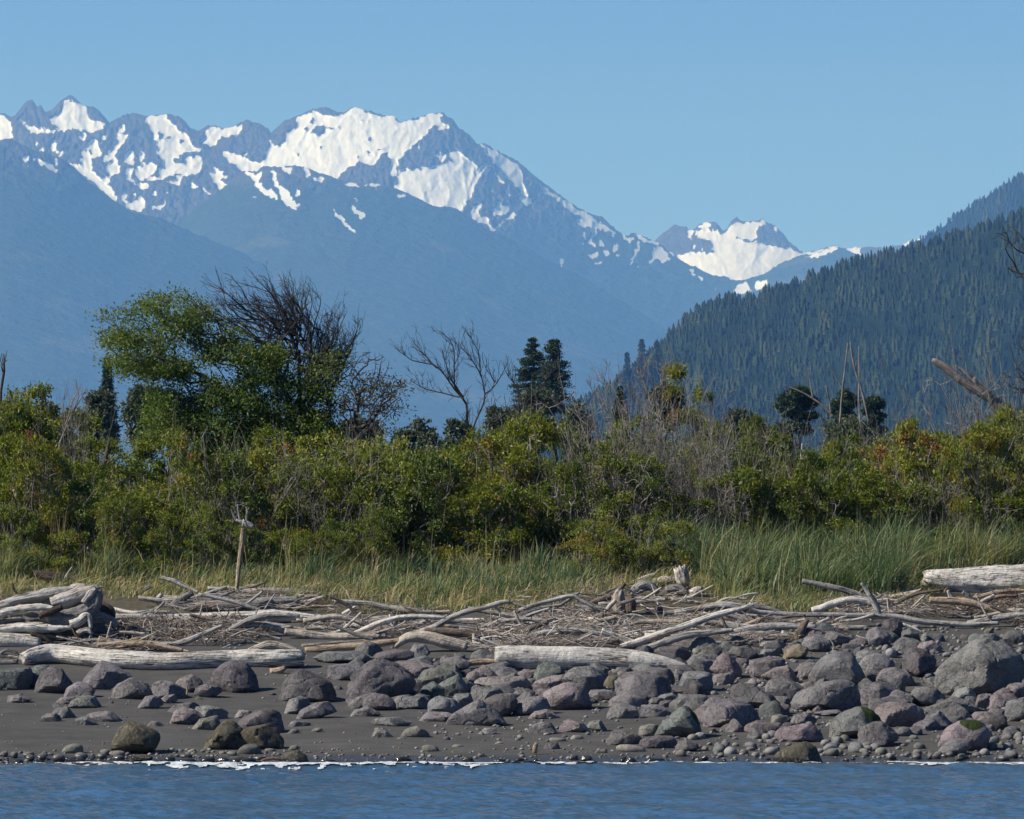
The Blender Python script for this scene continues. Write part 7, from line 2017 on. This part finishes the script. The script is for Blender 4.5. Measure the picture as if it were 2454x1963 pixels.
V5, N3, V6, N2 = (lambda p: Z('V5', p)), (lambda p: Z('N3', p)), (lambda p: Z('V6', p)), (lambda p: Z('N2', p))
traced_tree('windswept_tree', 'big windswept tree, leafy to the left and bare at its upper right', 43.0,
    np.concatenate([V5([(1790, 1330), (1800, 1100), (1830, 900), (1850, 700)]), N3([(890, 800), (870, 720)])]),
    [(V5([(620, 350), (860, 310), (960, 230), (1130, 190), (1300, 290), (1420, 400), (1700, 470), (1500, 560), (1250, 640), (900, 680), (700, 600), (650, 500)]), 310, 34),
     (V5([(680, 640), (1000, 640), (1400, 560), (1750, 560), (1800, 700), (1500, 690), (1250, 640), (1150, 760), (900, 760), (720, 720)]), 190, 54),
     (V5([(950, 860), (1150, 780), (1400, 740), (1700, 720), (2000, 800), (2130, 900), (2150, 1250), (1700, 1280), (1300, 1240), (1000, 1120), (900, 980)]), 640, 52),
     (N3([(900, 760), (1250, 760), (1300, 950), (1250, 1100), (950, 1100)]), 160, 8)],
    LEAF_DARK, BARK_DARK, 41, r_tip=0.0065, bf=0.42, r_max=0.17, dep=0.85, tone=0.45, leaf_size=0.088, clump=0.14)
def windswept_crown():
    rs = np.random.RandomState(91)
    mains = [N3([(880, 1100), (890, 900), (885, 800), (830, 640), (760, 480), (700, 330), (600, 200), (520, 120), (440, 20)]),
             N3([(900, 860), (940, 760), (1000, 640), (1030, 500), (1060, 400), (1080, 300), (1000, 200), (955, 140)]),
             N3([(880, 780), (860, 600), (850, 450), (835, 300), (840, 180), (850, 110)]),
             N3([(840, 660), (700, 500), (560, 400), (440, 330), (370, 190), (260, 70), (200, 50)]),
             N3([(830, 640), (720, 420), (680, 260), (640, 150), (560, 80)]),
             N3([(870, 720), (760, 560), (600, 470), (430, 400), (260, 250), (60, 150), (0, 130)]),
             N3([(860, 700), (640, 560), (400, 470), (250, 360), (200, 200), (140, 30)]),
             N3([(1000, 640), (1020, 540), (930, 440), (880, 340), (800, 260), (760, 140)]),
             N3([(1020, 540), (1120, 610), (1160, 720), (1160, 860), (1150, 960)]),
             N3([(1160, 760), (1230, 660), (1190, 580), (1130, 540), (1200, 450), (1215, 400)]),
             N3([(1230, 660), (1240, 540), (1200, 470)]),
             N3([(1160, 860), (1280, 780), (1260, 700), (1330, 700), (1415, 690)])]
    start = N3([(870, 740)])[0]
    for k in range(92):
        e = N3([(rs.uniform(-120, 1000), 0)])[0]
        e[1] = 640 + (np.interp(e[0], [470, 520, 600, 700, 760], [70, 45, 12, 25, 45]) + rs.uniform(0, 110))
        a0 = N3([(rs.uniform(600, 1000), rs.uniform(480, 950))])[0]
        mid = a0 * 0.5 + e * 0.5 + np.array((rs.normal(10, 14), rs.normal(-8, 16)))
        if k >= 44:
            a0 = N3([(rs.uniform(850, 1250), rs.uniform(900, 1300))])[0]; e = N3([(rs.uniform(950, 1450), rs.uniform(380, 900))])[0]; mid = (a0 + e) / 2 + rs.normal(0, 9, 2)
        mains.append(np.stack([a0, a0 * 0.75 + mid * 0.25 + rs.normal(0, 4, 2), mid, e * 0.6 + mid * 0.4 + rs.normal(0, 5, 2), e]))
    return mains
stems_tree('windswept_tree', 'tangle of bare grey boughs rising behind the leafy windswept tree', 43.4, windswept_crown(), BARK_DARK, 92, side=6, side_len=0.55, lean=(-0.7, 0.7), dep=0.4, r0=0.09, r1=0.005, thick=0.5)
traced_tree('thorn_shrub', 'sparse dark shrub with rusty leaves at the right of the windswept tree', 42.0, N3([(1430, 1720), (1400, 1450), (1420, 1300)]),
    [(N3([(1300, 950), (1450, 930), (1700, 980), (1740, 1250), (1650, 1500), (1300, 1500), (1250, 1200)]), 230, 7), (N3([(1350, 900), (1500, 700), (1650, 690), (1720, 900), (1700, 1020)]), 34, 0), (N3([(1700, 1050), (1875, 1000), (1875, 1250), (1740, 1350)]), 40, 4)],
    leaf_material('rusty_leaves', [(0.0, (0.02, 0.03, 0.01)), (0.5, (0.06, 0.06, 0.018)), (0.8, (0.12, 0.06, 0.02)), (1.0, (0.16, 0.05, 0.03))]), BARK_DARK, 43, bf=0.3, r_max=0.06, dep=0.7, category='shrub')
stems_tree('dead_tree', 'dark leafless tree left of centre with upright fanned branches', 44.0, [V6(q) for q in (
    [(822, 960), (825, 880), (790, 780), (775, 640), (710, 540), (708, 380), (690, 270), (615, 190)], [(775, 650), (760, 610), (680, 480), (640, 350), (620, 300)], [(760, 620), (740, 600), (600, 420), (480, 390), (380, 340), (330, 290)], [(740, 610), (700, 600), (560, 570), (450, 520)],
    [(828, 900), (830, 780), (880, 680), (900, 590), (870, 450), (860, 330), (790, 200)], [(880, 480), (810, 360), (730, 280)], [(900, 590), (960, 540), (1010, 460), (1040, 390)], [(960, 520), (900, 410)], [(600, 430), (500, 330), (430, 290)], [(700, 420), (740, 330), (720, 270)])],
    BARK_DARK, 45, side=12, side_len=0.5, lean=(-0.15, 0.95), dep=0.25, r0=0.055, r1=0.007, thick=0.75)
stems_tree('dead_tree', 'dark leafless leaning tree right of centre with a pale broken stub', 43.0, [V6(q) for q in (
    [(890, 960), (910, 860), (960, 770), (1050, 715), (1130, 660), (1220, 590), (1290, 490), (1340, 400)], [(1285, 500), (1260, 440)], [(1050, 715), (1032, 690), (1030, 650)], [(1050, 715), (1110, 740), (1180, 775)], [(1112, 870), (1110, 600), (1060, 480)],
    [(1130, 660), (1110, 560), (1050, 480), (1030, 440)], [(960, 770), (940, 690), (970, 650)], [(1220, 590), (1230, 700), (1190, 780)], [(920, 850), (1000, 900), (1080, 850)])], BARK_DARK, 46, side=11, side_len=0.42, lean=(0.1, 0.9), dep=0.25, r0=0.055, r1=0.007, thick=0.75)
stems_tree('bare_sapling', 'tall thin leafless sapling at the left of the grey brush, right of centre', 40.0, [V6(q) for q in ([(1720, 900), (1700, 700), (1670, 560), (1600, 410)], [(1680, 600), (1640, 520), (1550, 480)], [(1690, 640), (1600, 600), (1540, 500)], [(1670, 560), (1690, 480)])], BARK_GREY, 47, side=9, side_len=0.4, lean=(0, 1), r0=0.03, r1=0.006)
stems_tree('bare_sapling', 'tallest thin leafless sapling rising from the grey brush against the wooded hill', 40.5, [V6(q) for q in ([(1930, 900), (1950, 660), (2010, 540), (2040, 380), (2060, 290)], [(1950, 660), (1900, 500), (1920, 370)], [(1940, 600), (1890, 480), (1850, 420)], [(2010, 520), (2000, 430)], [(1940, 700), (1830, 640), (1800, 500)])], BARK_GREY, 52, side=8, side_len=0.42, lean=(0, 1), r0=0.035, r1=0.006)
traced_tree('bare_tree', 'leafless tree at the right edge reaching twigs into the frame', 41.0, np.array([(2490, 1180.0), (2492, 1000), (2496, 850), (2500, 720)]),
    [(N2([(840, 300), (700, 210), (880, 130), (1000, 240), (1060, 300), (1060, 400), (900, 350)]), 36, 0), (N2([(840, 480), (980, 440), (1100, 420), (1100, 560), (900, 540)]), 22, 0), (N2([(900, 1030), (960, 850), (1100, 820), (1100, 1080)]), 30, 0), (N2([(820, 1180), (1100, 1100), (1100, 1350), (860, 1330)]), 60, 0)],
    None, BARK_DARK, 48, r_tip=0.008, bf=0.35, r_max=0.09, dep=0.5)
traced_tree('dead_sapling', 'dark forked dead stem at the left edge', 41.0, np.array([(2, 1130.0), (4, 1000), (6, 890)]), [(V5([(-30, 560), (0, 570), (50, 540), (50, 640), (10, 700), (-30, 660)]), 14, 0)], None, BARK_DARK, 49, r_tip=0.012, bf=0.8, r_max=0.05, dep=0.2)
traced_tree('dead_sapling', 'pale dead stems standing left of the small dark conifer', 38.0, V5([(330, 1250), (400, 1080), (470, 950)]), [(V5([(390, 900), (420, 760), (440, 760), (430, 900)]), 10, 0), (V5([(460, 900), (465, 720), (500, 800), (590, 790), (560, 850), (480, 950)]), 22, 0)], None, BARK_GREY, 50, r_tip=0.006, bf=0.9, r_max=0.02, dep=0.2)

def dead_poles():
    y = 40.0
    def at(zone, pts): return Z(zone, pts)
    spec = [('left of the two close tall bare poles', [(995, 520, 10), (1010, 330, 11), (1030, 150, 9), (1045, 5, 6)], []),
            ('right, forked one of the two close tall bare poles', [(1180, 520, 13), (1140, 330, 13), (1105, 220, 11), (1075, 100, 9), (1062, 0, 7)], [[(1090, 180, 5), (1100, 115, 4)]]),
            ('third, straight bare pole right of the close pair', [(1125, 520, 11), (1115, 380, 11), (1118, 200, 9), (1115, 25, 4)], []),
            ('bare pole slanting far to the left below the tall ones', [(960, 480, 12), (900, 410, 11), (800, 340, 10), (720, 300, 8), (640, 270, 4)], [[(825, 350, 7), (810, 270, 6), (795, 160, 3)]]),
            ('short bent bare pole left of the tall ones', [(940, 480, 9), (930, 380, 9), (908, 275, 6)], []),
            ('dark thin stem leaning left behind the tall bare poles', [(1020, 300, 7), (970, 220, 7), (925, 140, 4)], [])]
    for lab, pts, br in spec:
        pts = [(a_, b_, c_ * 0.62) for a_, b_, c_ in pts]
        o = drift('V7', pts, 'g', lab, name='dead_pole', y=y, category='dead stem', groove=0.05)
        for b in br:
            drift('V7', [(a_, b_, c_ * 0.7) for a_, b_, c_ in b], 'g', None, name='branch', y=y, parent=o)
    o = drift('N2', [(1010, 1520, 34), (835, 1400, 33), (720, 1330, 32), (600, 1250, 29), (500, 1170, 27), (430, 1125, 26), (385, 1100, 12)], 'g', 'fallen dead trunk jutting up to the left above the bushes at right', name='fallen_tree', y=41.0, category='dead tree', end1='jag', groove=0.08)
    br_ = drift('N2', [(790, 1330, 20), (700, 1265, 20), (620, 1195, 16), (545, 1140, 8)], 'g', None, name='branch', y=41.0, parent=o, end1='jag')
    drift('N2', [(685, 1260, 12), (680, 1235, 14), (672, 1222, 9)], 'g', None, name='knot', y=40.8, parent=o).parent = br_
    drift('V6', [(880, 880, 12), (900, 940, 14), (930, 985, 12)], 'w', 'pale forked stub at the foot of the leaning dead tree', name='dead_stub', y=38.0, category='dead stem')
    drift('V7', [(750, 800, 14), (755, 730, 12), (760, 640, 6)], 's', 'pale grey snag with a forked top among the bushes left of the bare poles', name='dead_stub', y=37.0, category='dead stem')
    drift('V5', [(640, 1330, 16), (670, 1240, 14), (690, 1140, 7)], 'b', 'pale grey stub of a trunk among shrubs left of the windswept tree', name='dead_stub', y=37.0, category='dead stem')
    drift('V6', [(930, 1370, 8), (1010, 1270, 9), (1110, 1180, 6)], 's', 'pale slanting dead stick in front of the shrubs in the middle', name='dead_stick', y=32.6, category='dead stem')
    drift('V5', [(1290, 1510, 6), (1285, 1300, 6), (1270, 1150, 5), (1310, 1060, 2)], 'g', 'thin upright dead stem in front of the windswept tree', name='dead_stick', y=34.5, category='dead stem')
dead_poles()

# dune grass
def dune_grass():
    rs = np.random.RandomState(61)
    def blades(n, xlo, xhi, ylo, yhi, hmin, hmax, tlo, thi, wmul=1.0, droop=1.0, mask=None, clumps=420, stray=0.25):
        cx = rs.uniform(xlo, xhi, clumps); cy = rs.uniform(ylo, yhi, clumps)
        ch = rs.uniform(0.5, 1.3, clumps); ct = rs.normal(0.03, 0.17, clumps); ca = rs.normal(0.35, 0.5, clumps)
        k = rs.randint(0, clumps, n)
        x = cx[k] + rs.normal(0, 0.16, n); y = cy[k] + rs.normal(0, 0.16, n)
        st = rs.uniform(size=n) < stray
        x[st] = rs.uniform(xlo, xhi, st.sum()); y[st] = rs.uniform(ylo, yhi, st.sum())
        keep = np.ones(n, bool) if mask is None else mask(x, y)
        x, y, k = x[keep], y[keep], k[keep]; n = len(x)
        z = ground_z(x, y)
        H = rs.uniform(hmin, hmax, n) * ch[k] * (1 + 0.25 * n2(x / 1.6, y / 1.6, 2, 71.0))
        az = np.where(rs.uniform(size=n) < 0.5, ca[k], rs.uniform(0, 6.28, n))
        dx, dy = np.cos(az), np.sin(az)
        bend = np.abs(rs.normal(0.32, 0.34, n)) * droop * H
        wd = rs.uniform(0.0045, 0.0105, n) * wmul
        base = np.stack([x, y, z - 0.02], -1)
        d = np.stack([dx, dy, np.zeros(n)], -1)
        # width faces roughly across the view but turned at random
        wa = rs.normal(0, 0.7, n); wv = np.stack([np.cos(wa), np.sin(wa), np.zeros(n)], -1) * wd[:, None]
        up = np.array((0, 0, 1.0))
        rows = []
        for t, wf in ((0, 1.0), (0.38, 1.0), (0.72, 0.75), (1.0, 0.06)):
            c = base + up * (H * (t - 0.28 * t ** 3 * np.minimum(bend / H, 1.2)))[:, None] + d * (bend * t ** 2.2)[:, None]
            rows += [c - wv * wf, c + wv * wf]
        V = np.stack(rows, 1).reshape(-1, 3)
        i = np.arange(n) * 8
        Fq = np.concatenate([np.stack([i + 2 * q, i + 2 * q + 1, i + 2 * q + 3, i + 2 * q + 2], -1) for q in range(3)])
        tn = rs.uniform(tlo, thi, n) + ct[k] + 0.14 * n2(x / 1.1, y / 1.1, 2, 75.0)
        return V, Fq, np.repeat(np.clip(tn, 0, 1), 8)
    def edge(x):                              # where the grass begins, metres from the waterline
        u = x * ppm(27.0) + W0 / 2
        return np.interp(u, [-100, 200, 420, 760, 900, 1000, 1150, 1330, 1420, 1480, 1640, 1700, 1760, 2000, 2150, 2240, 2500], [29.3, 29.3, 28.8, 28.6, 26.6, 25.6, 26.0, 27.4, 29.0, 30.6, 30.8, 29.0, 26.8, 26.0, 26.6, 29.9, 30.4])
    m_front = lambda x, y: y > edge(x) + 0.5 * n2(x / 0.8, y / 0.8, 2, 81.0)
    b1 = Bag(); 
    V, Fq, tn = blades(50000, -14.5, 14.5, 25.5, 34.5, 0.2, 0.62, 0.12, 0.76, mask=m_front, clumps=900, droop=1.35, stray=0.15); b1.add(V, Fq, tint=tn)
    right = lambda x, y: m_front(x, y) & (x > 3.0)
    V, Fq, tn = blades(34000, 2.2, 14.5, 26.3, 32.6, 0.55, 1.45, 0.20, 0.72, mask=right, clumps=260, droop=1.5, stray=0.12); b1.add(V, Fq, tint=tn)
    V, Fq, tn = blades(10000, -14.5, 14.5, 29.0, 31.6, 0.40, 0.9, 0.2, 0.8, mask=m_front, clumps=75, droop=1.3, stray=0.03); b1.add(V, Fq, tint=tn)
    link('dune_grass', b1.mesh('dune_grass', smooth=False), GRASS, kind='stuff', label='tall blue-green dune grass along the foot of the shrubs', category='grass')
    b2 = Bag()
    fr = lambda x, y: (y > edge(x) - 2.4 + 1.8 * n2(x / 0.9, y / 0.9, 2, 85.0)) & (y < edge(x) + 2.6)
    V, Fq, tn = blades(50000, -14.5, 14.5, 24.0, 33.0, 0.12, 0.5, 0.45, 1.0, droop=2.6, mask=fr, clumps=900); b2.add(V, Fq, tint=tn)
    V, Fq, tn = blades(650, -14.5, 14.5, 27.0, 33.5, 0.9, 1.5, 0.72, 0.95, wmul=0.6, droop=0.35, mask=m_front, clumps=60); b2.add(V, Fq, tint=tn)
    link('dry_grass', b2.mesh('dry_grass', smooth=False), GRASS, kind='stuff', label='straw-coloured dry grass at the edge of the driftwood', category='grass')
dune_grass()

# ------------------------------------------------------------------ the air
def haze():
    x0, x1, y0, y1, z0, z1 = -14000, 14000, -4000, 52000, -4.5, 2700
    V = [(x0, y0, z0), (x1, y0, z0), (x1, y1, z0), (x0, y1, z0), (x0, y0, z1), (x1, y0, z1), (x1, y1, z1), (x0, y1, z1)]
    Fc = [(0, 3, 2, 1), (4, 5, 6, 7), (0, 1, 5, 4), (1, 2, 6, 5), (2, 3, 7, 6), (3, 0, 4, 7)]
    m = bpy.data.materials.new('haze'); m.use_nodes = True
    n = m.node_tree.nodes; n.clear()
    out = n.new('ShaderNodeOutputMaterial')
    pv = n.new('ShaderNodeVolumePrincipled')
    pv.inputs['Density'].default_value = HAZE_DENSITY
    pv.inputs['Color'].default_value = (*HAZE_COLOUR, 1)
    pv.inputs['Absorption Color'].default_value = (1, 1, 1, 1)
    pv.inputs['Anisotropy'].default_value = 0.0
    m.node_tree.links.new(pv.outputs[0], out.inputs['Volume'])
    link('haze', mesh('haze', V, np.array(Fc), smooth=False), m, kind='stuff', label='thin blue air between the shore and the mountains', category='haze')
haze()
